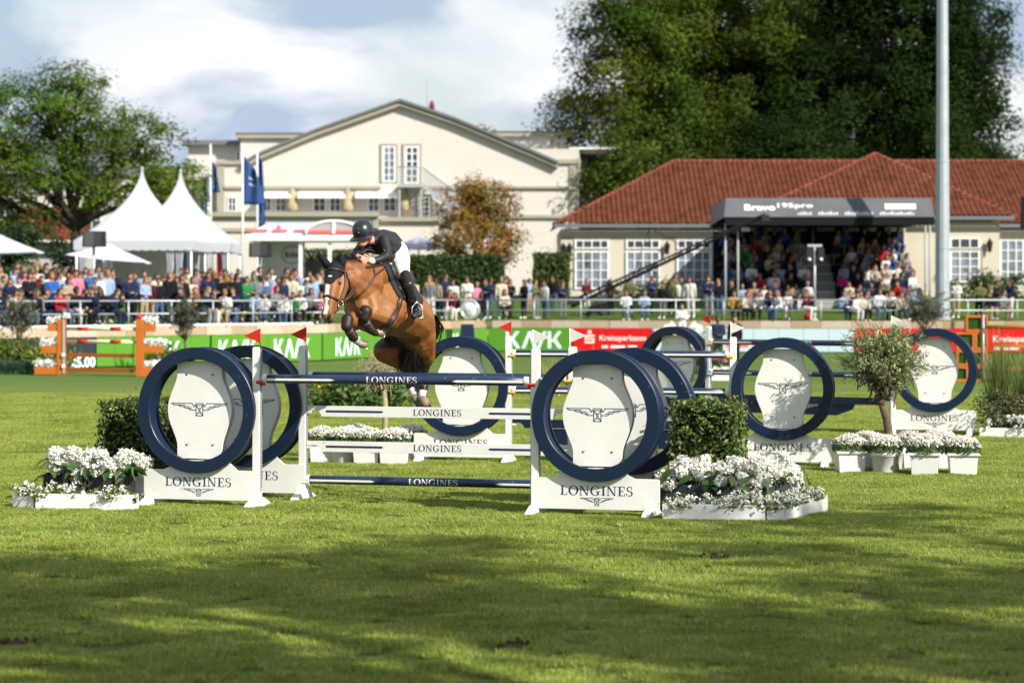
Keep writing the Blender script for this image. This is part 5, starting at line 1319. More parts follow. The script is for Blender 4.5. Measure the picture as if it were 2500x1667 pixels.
arc = [(cx0+wd*math.cos(math.pi*i/20), kz(574)+.60*math.sin(math.pi*i/20)) for i in range(21)]
MB().prism(arc[::-1] if True else arc, 'y', -2.24, -2.16).build('arched_gable', mat('grey_gable_glass', (.34, .32, .34), .3, .5), kk)
mb = MB(); mb.tube([(x, -2.25, z) for x, z in arc], .07, 6); mb.box((cx0, -2.27, kz(574)+.3), (.13, .06, .58)); mb.build('arch_frame', FRAMEW, kk)
MB().box((cx0, -2.26, kz(574)+.10), (wd*1.75, .03, .15)).build('red_band', mat('faded_red_print', (.6, .12, .12), .5), kk)
mb = MB(); put2d(mb, rects((0, 0, .9, .12), (1.1, 0, 1.8, .12), (1.3, .12, 1.5, .3), (2.1, 0, 3.0, .12)), 3.1, .3, (kx(640)+kx(750))/2, kz(574)+.25, -2.05); mb.build('red_lettering', mat('faded_red_print', (.6, .12, .12), .5), kk)
for px in (640, 742, 812, 880): MB().box((kx(px), -1.9, kz(590)/2), (.16, .16, kz(590))).build('post', FRAMEW, kk)
MB().box(((kx(640)+kx(745))/2, -.2, kz(590)/2), (kx(745)-kx(640), .1, kz(590)-.02)).build('back_wall', mat('grey_green_wall', (.42, .44, .43), .7), kk)
MB().box(((kx(700)+kx(880))/2, -1.3, .55), (kx(880)-kx(700), .7, 1.1)).build('counter', AWN, kk)
mb = MB(); mb.add(*[[(kx(714)+x*.52, -.26, kz(622)+z*.52) for x, z in ring2(0, 0, (1, .85), (.9, .75))[0]], ring2(0, 0, (1, .85), (.9, .75))[1]]); put2d(mb, rects((0, 0, .3, .5), (.35, 0, .5, .4), (.55, 0, .8, .45), (.85, 0, 1.2, .4)), .7, .26, kx(714), kz(622), -.26); mb.build('round_emblem', mat('dark_grey_print', (.12, .12, .12), .6), kk)
MB().box(((kx(745)+kx(880))/2, -.1, 1.6), (kx(875)-kx(748), .6, .8)).build('bar_fridge', mat('dark_fridge', (.03, .03, .03), .3), kk)
# flags on poles
FLB = mat('navy_flag_cloth', (.025, .07, .21), .7, transl=.2)
def flagpole(px, Y, ztop, fx, fw, z0, z1, label, seed, mark):
    t = thing('flagpole', label, 'flagpole', (GX(px, Y), Y, 1.9), 0, 'grey flagpoles with navy flags')
    MB().tube([(0, 0, 0), (0, 0, ztop-1.9)], [.065, .05], 8).build('pole', mat('white_grey_pole', (.6, .62, .64), .5), t)
    n = 10; m = 14; vs = []; fs = []
    for i in range(n+1):
        for j in range(m+1):
            u = i/n; v = j/m; x = fx*(u*fw)*(.55+.45*v)-.0+.25*fx*(1-v)*0; z = (z1-1.9)+(z0-z1)*v-u*fw*.55*(1-v)*1.2
            vs.append((.06*fx+x, .18*math.sin(u*9+v*4+seed)*u, z))
    for i in range(n):
        for j in range(m): fs.append((i*(m+1)+j, (i+1)*(m+1)+j, (i+1)*(m+1)+j+1, i*(m+1)+j+1))
    mb = MB(); mb.add(vs, fs, 0, True); f = mb.build('flag', FLB, t); s = f.modifiers.new('s', 'SOLIDIFY'); s.thickness = .01
    P = []
    for a, b in mark:
        i0, j0 = a; 
        for k in range(b): 
            i = i0+k; p = [vs[i*(m+1)+j0], vs[(i+1)*(m+1)+j0], vs[(i+1)*(m+1)+j0+1], vs[i*(m+1)+j0+1]]
            c = sum((Vector(q) for q in p), Vector())/4; P.append([tuple(c+(Vector(q)-c)*.75+Vector((0, -.03, 0))) for q in p])
    mb = MB()
    for p in P: mb.add(p, [(0, 1, 2, 3)])
    if P: mb.build('print', mat('pale_flag_print', (.35, .45, .6), .7), f)
    return t
flagpole(514, 134, ZH(352, 134), 1, .42, ZH(470, 134), ZH(392, 134), 'left flagpole with narrow navy flag beside the right tent peak', 1, [((2, 9), 1), ((2, 11), 2)])
flagpole(592, 130, ZH(354, 130), 1, 1.15, ZH(500, 130), ZH(380, 130), 'middle flagpole with the broadest navy flag', 2, [((3, 5), 3), ((3, 7), 4)])
flagpole(628, 134, ZH(365, 134), 1, .38, ZH(560, 134), ZH(380, 134), 'right flagpole with long narrow navy flag', 3, [((2, 11), 2), ((2, 12), 2)])
flagpole(508, 134.5, ZH(432, 134.5), -1, .45, ZH(528, 134.5), ZH(440, 134.5), 'short pole with patterned navy banner beside the tents', 4, [((3, k), 3) for k in (3, 5, 7, 9, 11)])
# speakers on poles
def speaker(px, pt, pb, Y, label, two=True):
    zt = ZH(pt, Y); t = thing('speaker_mast', label, 'loudspeaker', (GX(px, Y), Y, 1.33 if Y > 86 else 0), 0, 'loudspeakers on grey poles'); b = t.location.z
    MB().tube([(0, 0, 0), (0, 0, zt-b)], .05, 8).build('pole', STEEL, t)
    for sx, rz in ((-.17, .25), (.22, -.3)):
        h = ZH(pt, Y)-ZH(pb, Y); mb = MB(); M = Matrix.Translation((sx, -.15, zt-b-h/2)) @ Matrix.Rotation(rz, 4, 'Z')
        mb.box((0, 0, 0), (.42, .36, h), M=M, taper=.94); s = mb.build('speaker', CASE, t, bevel=.02)
        MB().box((0, -.185, 0), (.34, .01, h*.86), M=M).build('grille', mat('speaker_grille', (.05, .055, .06), .8), s)
speaker(229, 565, 603, 92, 'pair of black loudspeakers on a grey pole left of the tents')
speaker(634, 593, 628, 97, 'pair of black loudspeakers on a grey pole beside the kiosk')
t = thing('speaker_mast', 'grey pole with crossbar and two small loudspeakers before the grandstand aisle', 'loudspeaker', (GX(1989, 108.4), 108.4, 1.33)); zt = ZH(598, 108.4)-1.33
mb = MB(); mb.tube([(0, 0, 0), (0, 0, zt)], .045, 8); mb.box((0, 0, zt-.03), (.62, .08, .10)); mb.build('pole', STEEL, t)
for sx in (-.25, .25):
    s = MB().box((sx, -.05, zt-.45), (.26, .25, .62)).build('speaker', CASE, t, bevel=.02); MB().sphere((sx, -.2, zt-.62), .07).build('horn', FRAMEW, s)
speaker(2515, 480, 560, 104, 'loudspeaker cluster on a pole cut by the right picture edge')
# floodlight mast
t = thing('floodlight_mast', 'very tall tapering grey steel mast right of the grandstand', 'mast', (GX(2301, 108.6), 108.6, 1.33)); MASTM = mat('mast_steel', (.33, .38, .42), .5, .4, metal=.2, var=.18, scale=1.5)
k = 10
for i, (z0, z1) in enumerate(((0, 6.8), (6.8, 20))):
    r = lambda z: .32-.0052*z
    mb = MB(); mb.tube([(0, 0, z0), (0, 0, z1)], [r(z0)-(.012 if i else 0), r(z1)-(.012 if i else 0)], 12, smooth=False); mb.build('shaft', MASTM, t)
MB().lathe([(.40, 0), (.40, .1), (.30, .12), (0, .12)], 12).build('foot_plate', MASTM, t)
mb = MB(); 
for z in (3.1, 6.8): mb.lathe([(r(z)+.01, z-.03), (r(z)+.01, z+.03)], 12)
mb.build('clamp_band', STG, t)
# camera crane
t = thing('camera_crane', 'long black camera crane boom rising diagonally in front of the red roofed building', 'camera crane', (GX(1450, 113), 113, 1.6))
A_ = W(1395, 748, 111.5); B_ = W(1868, 527, 108.5); mb = MB(); Mi = MW[t].inverted(); A_ = Mi @ A_; B_ = Mi @ B_; up = Vector((0, 0, .16))
mb.tube([A_, B_], [.085, .05], 4, smooth=False); mb.tube([A_+up*1.6, B_+up*.6], [.05, .035], 4, smooth=False)
for i in range(22): 
    a = A_.lerp(B_, i/22); b = (A_+up*1.6).lerp(B_+up*.6, (i+.5)/22); mb.tube([a, b], .022, 4, caps=False); mb.tube([b, A_.lerp(B_, (i+1)/22)], .022, 4, caps=False)
mb.build('boom', CASE, t)
P0 = Mi @ W(1487, 700, 111); mb = MB(); 
for dx, dy in ((-1.0, -.6), (1.1, -.5), (0, 1.0)): mb.tube([P0+Vector((0, 0, .25)), (P0.x+dx, P0.y+dy, -.25)], .04, 6)
mb.tube([P0+Vector((0, 0, .3)), P0-Vector((0, 0, .8))], .07, 8); mb.build('tripod', CASE, t)
mb = MB(); C_ = Mi @ W(1585, 555, 110); mid1 = A_.lerp(B_, .32); mid2 = A_.lerp(B_, .62)
mb.tube([mid1, C_, mid2], .018, 5); mb.tube([C_, C_-Vector((0, 0, .9))], .02, 5); mb.build('stay_cables', CASE, t)
MB().box(tuple(B_+Vector((0, 0, -.1))), (.35, .3, .3)).build('camera_head', CASE, t, bevel=.02)
MB().box(tuple(A_+Vector((.15, 0, .25))), (.75, .3, .35)).build('counterweight', CASE, t, bevel=.02)
mb = MB(); mb.prism([(-.6, -.3), (1.0, -.3), (.5, .9), (.1, .75)], 'y', -1.0, -.4); mb.build('black_cover', mat('black_tarp', (.035, .038, .045), .8, bump=.4, bscale=8), t)

# ------------------------------------------------------------------ covered grandstand
GY = 112.0
st = thing('grandstand', 'roofed spectator grandstand with grey canopy and central stair', 'grandstand', (GX(2018, GY), GY, 1.33))
sx = lambda px, Y=GY: GX(px, Y)-st.location.x
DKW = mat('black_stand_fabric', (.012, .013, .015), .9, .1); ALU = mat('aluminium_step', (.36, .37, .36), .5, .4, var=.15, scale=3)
X0, X1 = sx(1772), sx(2272); A_0, A_1 = sx(2000), sx(2068)
NR = 8; RD = .80; RH = .42
for k in range(NR):
    y0 = .9+k*RD; z = .02+k*RH
    for a, b in ((X0+.1, A_0), (A_1, X1-.1)):
        MB().box(((a+b)/2, y0+RD/2, z-.03), (b-a, RD-.01, .06)).build('row_platform', DKW, st)
        MB().box(((a+b)/2, y0+.55, z+.40), (b-a-.1, .34, .04)).build('bench', mat('blue_seat', (.02, .07, .26), .5) if k in (0, 2, 5) else DKW, st)
    MB().box(((A_0+A_1)/2, y0+RD/2, z-.05), (A_1-A_0-.02, RD-.01, .10)).build('stair_tread', ALU, st)
    MB().box(((A_0+A_1)/2, y0+.01, z-.27), (A_1-A_0-.02, .02, .30)).build('stair_riser', mat('grey_riser', (.26, .27, .26), .7), st)
MB().box(((A_0+A_1)/2, .45, -.0), (A_1-A_0+1.6, .06, .10)).build('warning_strip', mat('yellow_black_tape', (.35, .33, .05), .6, col2=(.05, .05, .04), scale=40), st)
zb = ZH(545, GY)-1.33; zt = ZH(484, GY)-1.33; ztb = ZH(531, GY)-1.33; Ld = NR*RD+1.4
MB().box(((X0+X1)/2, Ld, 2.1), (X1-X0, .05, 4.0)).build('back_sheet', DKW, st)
CAN = mat('dark_grey_canopy_fabric', (.085, .095, .115), .5, .4, var=.25, scale=1.2, bump=.15, bscale=2)
cf0, cf1 = sx(1765), sx(2277); ct0, ct1 = sx(1772), sx(2272)
mb = MB(); mb.add([(cf0, -.6, ztb), (cf1, -.6, ztb), (ct1, -.15, zt), (ct0, -.15, zt), (cf0, Ld, ztb-.2), (cf1, Ld, ztb-.2), (ct1, Ld, zt-.1), (ct0, Ld, zt-.1)], [(0, 1, 2, 3), (1, 5, 6, 2), (4, 0, 3, 7), (3, 2, 6, 7), (5, 4, 7, 6)]); cn = mb.build('canopy', CAN, st)
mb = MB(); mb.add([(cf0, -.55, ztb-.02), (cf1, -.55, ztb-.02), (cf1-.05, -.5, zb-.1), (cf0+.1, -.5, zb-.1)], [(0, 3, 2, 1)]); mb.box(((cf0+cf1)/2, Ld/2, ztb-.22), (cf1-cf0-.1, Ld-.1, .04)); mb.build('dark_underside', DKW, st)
sl = (.45)/(zt-ztb); Mc = lambda z: -.6+sl*(z-ztb)-.012
def ctext(vf, w, h, x, z, m=WPRINT):
    v, f = fit_polys(vf, w, h); mb = MB(); mb.add([(x+a, Mc(z+b), z+b) for a, b in v], f); mb.build('lettering', m, cn, kind='stuff')
GP = mat('grey_print', (.5, .52, .55), .6)
ctext(text_mesh_polys('Bravo', 1, .02), 1.35, .28, sx(1853), zt-.42); ctext(text_mesh_polys('195pro', 1, .01), 1.55, .26, sx(1939), zt-.36)
ctext(rects(*[(i*.13, 0, i*.13+.08, .16+.05*((i*7) % 3)) for i in range(40) if i not in (5, 6, 14, 15, 26, 27)]), 5.1, .15, sx(2086), ztb+.17, GP); ctext(rects(*[(i*.2, 0, i*.2+.17, .3) for i in range(7)]), 1.35, .24, sx(2195), zt-.38)
pm = MB().tube([(0, 0, 0), (0, 0, zb)], .045, 8).mesh('post', STG)
for x in (X0, X0+.55, X1-.2, X1): mkobj('post', pm, st, (x, .2, 0))
for x in (X0, (A_0+A_1)/2, X1): mkobj('post', pm, st, (x, Ld-.3, 0))
mb = MB(); mb.box(((X0+X1)/2, .25, .12), (X1-X0, .06, .06)); mb.box(((X0+X1)/2, .25, -.1), (X1-X0, .5, .04)); mb.build('front_step', ALU, st)
mb = MB()
for i in range(34): x = X0+.3+i*(X1-X0-.6)/33; mb.tube([(x, Ld-.1, NR*RH), (x, Ld-.1, NR*RH+1.1)], .012, 4)
mb.build('back_railing', CASE, st)

# ------------------------------------------------------------------ trees
def turnfront(CC):  # yellowing sprays scattered through the crown
    n = np.array([noise.noise(Vector(c*.16)) for c in CC]); return np.clip(n*1.5+.05, 0, .8)
rg = rngof(5)
def lobes_tree(w, h, zc, k, seed, flat=.8):
    r = rngof(seed); L = []
    for i in range(k):
        a = r.random()*6.28; rr = math.sqrt(r.random())*w*.36; z = zc+(r.random()-.5)*h*.7
        f = 1-abs(z-zc)/(h*.9); L.append((math.cos(a)*rr, math.sin(a)*rr*flat, z, w*.24*f+.4, w*.22*f+.4, h*.2*f+.4))
    return L
# left tree with spreading crown
Lt = [(a*1.17, b*1.15, c*1.30, d*1.12, e*1.1, f*1.12) for a, b, c, d, e, f in [(-3.6, 0, 6.6, 2.4, 2.2, 1.3), (-1.2, -.5, 8.2, 2.2, 2, 1.2), (.4, .5, 7.4, 2.4, 2, 1.3), (2.6, 0, 6.6, 2.0, 2, 1.1), (4.2, -.3, 5.2, 1.6, 1.6, 1.2), (4.9, 0, 3.9, 1.1, 1.2, .9), (1.8, 0, 4.9, 2.4, 1.8, 1.1), (-1.6, -.6, 5.4, 2.6, 2, 1.2), (-4.6, 0, 4.6, 2.2, 2, 1.1), (0, 0, 9.0, 1.3, 1.3, .7), (-2.6, .5, 3.6, 1.8, 1.6, .8), (3.4, .4, 3.0, 1.2, 1.2, .6), (-3.0, 0, 8.4, 1.5, 1.3, .8)]]
tree('spreading_tree', 'broad spreading green tree behind the tents at the left', (GX(185, 128), 128, 1.6), 4.0, .36, Lt, 46000, .165, [(.060, .115, .012), (.080, .14, .016), (.045, .09, .010), (.11, .15, .02)], 560, .36, 91, nl=60, aspect=.65, shell=.8)
tree('autumn_tree', 'small rust brown autumn tree behind the long hedge', (GX(1165, 124), 124, 2.2), 1.4, .13, [(0, 0, 3.3, 1.9, 1.7, 1.5), (-.7, 0, 4.7, 1.2, 1.1, 1.0), (.7, 0, 4.6, 1.3, 1.1, 1.0), (.1, 0, 5.3, .9, .9, .8), (1.35, 0, 2.8, .9, .9, .9), (-1.35, 0, 2.7, .8, .8, .9)], 15000, .14, [(.24, .115, .025), (.28, .15, .03), (.17, .10, .02), (.13, .11, .02)], 330, .24, 92, nl=30, shell=.8)
bigs = [(1520, 158, 12, 22, 13, 11, 93, True, 'yellowing deciduous tree nearest the cream hotel, leftmost of the tall trees', 40000, 640),
        (1740, 160, 12, 25, 14, 12, 94, False, 'tall deciduous tree behind the middle of the red roof', 42000, 560),
        (1960, 162, 13, 26, 14, 12, 95, False, 'dark tall tree behind the grandstand canopy', 46000, 700),
        (2170, 164, 14, 27, 15, 13, 96, False, 'dark dense tree just left of the tall mast', 50000, 760),
        (2315, 163, 9, 24, 13, 11, 97, False, 'dark tall tree right of the tall mast, at the picture edge', 40000, 620)]
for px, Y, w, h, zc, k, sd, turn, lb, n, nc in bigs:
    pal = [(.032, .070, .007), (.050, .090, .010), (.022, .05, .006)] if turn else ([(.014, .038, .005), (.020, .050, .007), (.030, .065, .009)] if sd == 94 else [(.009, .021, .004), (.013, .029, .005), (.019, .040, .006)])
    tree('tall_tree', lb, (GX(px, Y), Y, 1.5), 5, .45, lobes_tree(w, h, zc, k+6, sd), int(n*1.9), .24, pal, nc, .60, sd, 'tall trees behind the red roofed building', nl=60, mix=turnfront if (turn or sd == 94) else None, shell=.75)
for i, (px, Y, w, h, sd) in enumerate(((2445, 160, 5, 9, 98), (1600, 150, 8, 9, 99), (2250, 152, 9, 10, 100), (1900, 151, 9, 10, 101))):
    tree('understorey_tree', ('small dark tree at the right edge below the gap of sky', 'low bushy tree just behind the left end of the red ridge', 'low dark tree behind the ridge right of the mast', 'low dark tree behind the centre of the red ridge')[i], (GX(px, Y), Y, 1.5), 2, .2, lobes_tree(w, h, 7 if i else 5.5, 9, sd), 24000, .22, [(.016, .034, .006), (.024, .046, .008)] if i != 1 else [(.06, .10, .015), (.09, .12, .02)], 240, .5, sd, 'understorey trees behind the red roof', nl=20)
tree('copper_tree', 'dark purple-leaved treetop showing over the hotel roof slope', (GX(1160, 172), 172, 1.5), 6, .25, [(0, 0, 10.6, 2.6, 2, 1.4), (-1.6, 0, 10.9, 1.4, 1, .8)], 5000, .26, [(.035, .018, .022), (.05, .03, .03)], 120, .4, 102, nl=10)
# distant wooded hill, left of the hotel
rng = rngof(9); n = 42000; hx_ = rng.random(n)*60-95; hy = 330+rng.random(n)*40
top = np.array([18.5+4.0*math.cos((x+66)*.07)+1.6*noise.noise(Vector((x*.16, y*.16, 0))) for x, y in zip(hx_, hy)])
P = np.c_[hx_, hy, top-(rng.random(n)**2)*9-(370-hy)*.05]
O = np.tile(np.array([0, -.5, .8]), (n, 1)); cl = np.array([noise.noise(Vector((x*.25, z*.3, 3))) for x, z in zip(hx_, P[:, 2])])
c = leafcols(n, rng, [(.12, .17, .04), (.09, .14, .035), (.15, .19, .05)], .25)*(1+.35*cl[:, None])
o = mkobj('distant_woods', quads_mesh('distant_woods', leaf_quads(P, .95, O, rng, .8), LEAF, np.clip(c, 0, 1))); setp(o, 'pale sunlit woods on the hill left of the hotel', 'woods', None, 'stuff')
mb = MB(); mb.add([(-160, 372, -1), (-10, 372, -1), (-10, 372, 12), (-60, 372, 18), (-160, 372, 16), (-160, 420, -1), (-10, 420, -1)], [(0, 1, 2, 3, 4), (0, 4, 5), (1, 6, 2)]); setp(mb.build('hill', mat('hill_ground', (.05, .08, .02), .9), None), kind='structure')
# tall trees standing along the side line beside and behind the photographer: they throw the long shade on the near grass
SIDE = [(10.5, .4, 'tree nearest the photographer on the right side line'), (9.4, 6.0, 'slim tree standing closest to the arena edge'), (14.9, 4.9, 'tall tree of the front row, first ahead of the photographer'), (19.4, 1.2, 'tall tree of the back row beside the photographer'),
        (21.2, 7.4, 'tall tree of the front row, second ahead of the photographer'), (25.4, 10.6, 'tall tree at the far end of the side line')]
for i, (x, y, lb) in enumerate(SIDE):
    tree('arena_side_tree', lb, (x, y, 0), 8, .34, lobes_tree(9.5, 8, 14, 11, 120+i), 3000, .36, PAL_TREE, 25, .52, 120+i, 'trees beside the camera shading the near grass', nl=24)
# ------------------------------------------------------------------ spectators
SKINS = [mat('skin_light', (.34, .185, .135), .6, .3), mat('skin_tan', (.26, .135, .09), .6, .3), mat('skin_dark', (.12, .06, .04), .6, .3)]
HAIRS = {'blond': mat('hair_blond', (.17, .10, .042), .6), 'brown': mat('hair_brown', (.042, .022, .012), .6), 'dark': mat('hair_dark', (.02, .014, .012), .5), 'grey': mat('hair_grey', (.15, .145, .14), .7)}
CL = {'white': (.74, .74, .74), 'cream': (.62, .55, .44), 'navy': (.018, .028, .07), 'black': (.014, .014, .017), 'grey': (.20, .21, .23), 'light blue': (.30, .42, .62), 'blue': (.03, .12, .42),
      'pink': (.62, .22, .34), 'magenta': (.62, .03, .26), 'red': (.45, .03, .03), 'olive': (.12, .13, .05), 'beige': (.42, .32, .22), 'mustard': (.50, .30, .04), 'green': (.03, .22, .07), 'burgundy': (.12, .015, .025), 'denim': (.07, .14, .26), 'rust': (.30, .10, .03)}
CM = {k: mat('cloth_'+k.replace(' ', '_'), tuple(c*.82 for c in v), .85, .1, var=.3, scale=9, bump=.3, bscale=20) for k, v in CL.items()}
SHOE = {'w': mat('shoe_white', (.6, .6, .6), .6), 'd': mat('shoe_dark', (.03, .025, .02), .6)}
def person_mesh(name, pose, longhair, wide=1.0, arms=0):
    w = wide; ch = []
    if pose == 'stand':
        hip = .93; sh = 1.42
        legs = [[(sx*.09, 0, hip, .098*w), (sx*.10, -.01, .50, .068*w), (sx*.105, .02, .10, .047)] for sx in (-1, 1)]
        feet = [[(sx*.105, .02, .05, .045), (sx*.12, -.15, .035, .038)] for sx in (-1, 1)]
        oy = 0.0
    else:
        hip = .50; sh = .98
        legs = [[(sx*.09, .02, hip+.02, .105*w), (sx*.13, -.42, .50, .075*w), (sx*.12, -.40, .10, .048)] for sx in (-1, 1)]
        feet = [[(sx*.12, -.40, .05, .045), (sx*.13, -.56, .035, .038)] for sx in (-1, 1)]
        oy = 0.0
    ly = -.10 if pose != 'stand' else 0
    tor = [[(sx*.055*w, .01, hip+.04, .118*w), (sx*.06*w, ly*.5, (hip+sh)/2, .108*w), (sx*.085*w, ly, sh-.10, .110)] for sx in (-1, 1)]
    shl = [[(-.165*w, ly, sh-.02, .058), (.165*w, ly, sh-.02, .058)]]
    up = [[(sx*.185*w, ly, sh-.03, .056), (sx*.225*w, ly-.03, sh-.29, .044)] for sx in (-1, 1)]
    if pose == 'stand':
        fo = {0: [[(sx*.225*w, -.03, sh-.29, .042), (sx*.235*w, -.07, sh-.50, .032)] for sx in (-1, 1)], 1: [[(sx*.225*w, -.05, sh-.29, .042), (sx*.02, -.21, sh-.24, .034)] for sx in (-1, 1)],
              2: [[(sx*.225*w, -.05, sh-.29, .042), (sx*.05, -.25, sh-.34, .034)] for sx in (-1, 1)]}[arms]
        ha = {0: [[(sx*.237*w, -.08, sh-.53, .034), (sx*.235*w, -.10, sh-.62, .030)] for sx in (-1, 1)], 1: [[(-sx*.08, -.22, sh-.22+.03*sx, .034)] for sx in (-1, 1)],
              2: [[(sx*.04, -.28, sh-.34, .036), (sx*.02, -.31, sh-.31, .030)] for sx in (-1, 1)]}[arms]
    else:
        fo = {0: [[(sx*.225*w, ly-.05, sh-.29, .042), (sx*.14, -.36, hip+.10, .034)] for sx in (-1, 1)], 1: [[(sx*.225*w, ly-.08, sh-.29, .042), (sx*.03, ly-.26, sh-.26, .034)] for sx in (-1, 1)],
              2: [[(sx*.225*w, ly-.12, sh-.27, .042), (sx*.05, ly-.26, sh+.0, .034)] for sx in (-1, 1)]}[arms]
        ha = {0: [[(sx*.13, -.40, hip+.09, .034), (sx*.12, -.46, hip+.08, .030)] for sx in (-1, 1)], 1: [[(-sx*.06, ly-.27, sh-.25+.03*sx, .034)] for sx in (-1, 1)],
              2: [[(sx*.04, ly-.28, sh+.03, .036), (sx*.03, ly-.27, sh+.09, .030)] for sx in (-1, 1)]}[arms]
    nk = [[(0, ly, sh, .052), (0, ly-.015, sh+.11, .050)]]
    hz = sh+.205
    head = [[(0, ly-.035, hz-.055, .062), (0, ly-.028, hz+.0, .080), (0, ly-.015, hz+.03, .080)], [(0, ly-.118, hz-.02, .014), (0, ly-.122, hz-.035, .016)]]
    hair = [[(0, ly-.016, hz+.064, .092), (0, ly+.022, hz+.02, .098), (0, ly+.035, hz-.03, .08)]]
    if longhair: hair += [[(sx*.055, ly+.045, hz-.02, .055), (sx*.075, ly+.035, hz-.20, .045)] for sx in (-1, 1)]
    for g, t in ((legs, 2), (feet, 4), (tor, 1), (shl, 1), (up, 1), (fo, 1), (ha, 0), (nk, 0), (head, 0), (hair, 3)):
        for c in g: ch.append((t, c))
    me, co, lab = blob(name, ch, .024, 3, .42)
    tg = np.array([c[0] for c in ch])[lab]
    for m in (SKINS[0], CM['white'], CM['navy'], HAIRS['brown'], SHOE['d']): me.materials.append(m)
    mi = [int(tg[p.vertices[0]]) for p in me.polygons]; me.polygons.foreach_set('material_index', mi); me.update(); return me
PM = {}
for pose in ('stand', 'sit'):
    for arms in (0, 1, 2):
        for lh in (0, 1): PM[(pose, arms, lh)] = person_mesh('person', pose, lh, 1.0 if lh else 1.08, arms)
prng = random.Random(42)
TOPS = ['white']*9+['cream']*4+['navy']*12+['black']*15+['grey']*4+['light blue']*5+['blue']*2+['pink']*2+['olive']*2+['beige']*3+['burgundy']+['mustard']+['green']+['denim']*2+['red']+['rust']
BOTS = ['denim']*6+['navy']*4+['black']*6+['white']*3+['beige']*4+['grey']*3
ORD = ['first', 'second', 'third', 'fourth', 'fifth', 'sixth', 'seventh', 'eighth', 'ninth', 'tenth', 'eleventh', 'twelfth', 'thirteenth', 'fourteenth', 'fifteenth', 'sixteenth', 'seventeenth', 'eighteenth', 'nineteenth', 'twentieth', 'twenty-first', 'twenty-second', 'twenty-third', 'twenty-fourth']
def spectator(x, y, z, pose, place, nth, top=None, bot=None, hair=None, rz=None, arms=None, sc=None, label=None, group='spectators in the crowd', lh=None, skin=None):
    lh = (prng.random() < .5) if lh is None else lh; arms = prng.choice([0, 0, 1, 2] if pose == 'stand' else [0, 0, 1, 2]) if arms is None else arms
    top = top or prng.choice(TOPS); bot = bot or prng.choice(BOTS); hair = hair or prng.choice(['brown', 'brown', 'brown', 'dark', 'blond', 'grey', 'dark'] if not lh else ['brown', 'blond', 'brown', 'dark'])
    o = bpy.data.objects.new('person', PM[(pose, arms, int(lh))]); COL.objects.link(o)
    o.location = (x, y, z); o.rotation_euler = (0, 0, rz if rz is not None else math.atan2(-x, y)*-.0+prng.uniform(-.9, .9)+(.25 if x < -5 else 0))
    if not sc: o.rotation_euler.x = prng.uniform(-.03, .12); o.rotation_euler.y = prng.uniform(-.07, .07); s = sc or prng.uniform(.88, 1.07); o.scale = (s*prng.uniform(.97, 1.08), s, s)
    sk = SKINS[skin] if skin is not None else prng.choice([SKINS[0]]*8+[SKINS[1]]*4+[SKINS[2]])
    for i, m in enumerate((sk, CM[top], CM[bot], HAIRS[hair], prng.choice([SHOE['w'], SHOE['d']]))):
        o.material_slots[i].link = 'OBJECT'; o.material_slots[i].material = m
    lb = label or '%s spectator in %s top, %s from left %s' % ('standing' if pose == 'stand' else 'seated', top, ORD[nth], place)
    setp(o, lb, 'person', group); return o
def zone(px0, px1, dy, n, pose, place, dz=0.0, jx=.3, tops=None, near=None, skip=()):
    """people along the wall line at depth dy behind it"""
    xs_ = []
    for i in range(n):
        if i in skip: continue
        px = px0+(px1-px0)*(i+.5+prng.uniform(-jx, jx))/n; Y = 106
        for _ in range(6): Y = wallY(GX(px, Y))+dy
        Y += prng.uniform(-.5, .5); xs_.append((GX(px, Y), Y))
    xs_.sort(key=lambda p: p[0]/p[1])
    for i, (x, y) in enumerate(xs_):
        spectator(x, y, terr(x, y)+dz, pose, place, i, top=(tops[i] if tops and i < len(tops) else None))
# left lawn: seated by the rail, standing rows behind
zone(-5, 285, 1.3, 12, 'sit', 'by rail left of speaker mast')
zone(0, 290, 2.8, 15, 'stand', 'in first standing row left of tents', tops=['grey', 'navy', 'white', 'black', 'burgundy', 'green', 'blue', 'light blue', 'beige', 'pink', 'black', 'grey', 'white'])
zone(0, 275, 4.3, 13, 'stand', 'in second standing row left of tents')
zone(10, 260, 5.9, 8, 'stand', 'in back row left of the tents')
zone(315, 800, 2.2, 23, 'stand', 'in first standing row below tents', tops=['navy', 'light blue', 'burgundy', 'black', 'black', 'grey', 'black', 'cream', 'pink', 'navy', 'black', 'olive'])
zone(440, 795, 1.2, 15, 'sit', 'by the rail between tents and horse')
zone(320, 790, 3.8, 20, 'stand', 'in second standing row below tents')
zone(420, 800, 5.4, 13, 'stand', 'in third standing row below tents', tops=['black', 'white', 'light blue', 'cream', 'beige', 'navy', 'green', 'black', 'white', 'black', 'magenta', 'white'])
# centre
zone(1005, 1380, 2.0, 13, 'stand', 'in first row between horse and crane', tops=['cream', 'grey', 'beige', 'white', 'white', 'pink', 'navy', 'cream', 'black', 'black', 'olive', 'white'])
zone(1010, 1370, 4.4, 7, 'stand', 'in second row between horse and crane', tops=['mustard', 'navy', 'cream', 'navy', 'navy', 'light blue', 'black'])
zone(1060, 1250, 1.0, 4, 'sit', 'by the rail right of the clock')
for i, (px, top, bot, lb) in enumerate(((1528, 'white', 'denim', 'person in white top seated on the lawn right of the camera crane'), (1573, 'light blue', 'denim', 'person in light blue shirt and shorts seated on the lawn, white shoes'))):
    Y = wallY(GX(px, 108))+1.1; spectator(GX(px, Y), Y, terr(0, 0)*0+1.33, 'sit', '', 0, top, bot, 'brown', 0, 1, 1.0, lb)
zone(1600, 1765, 2.6, 6, 'stand', 'in the group left of the grandstand', tops=['black', 'olive', 'white', 'white', 'navy', 'black'])
zone(1560, 1760, 4.6, 3, 'stand', 'behind the group left of the grandstand')
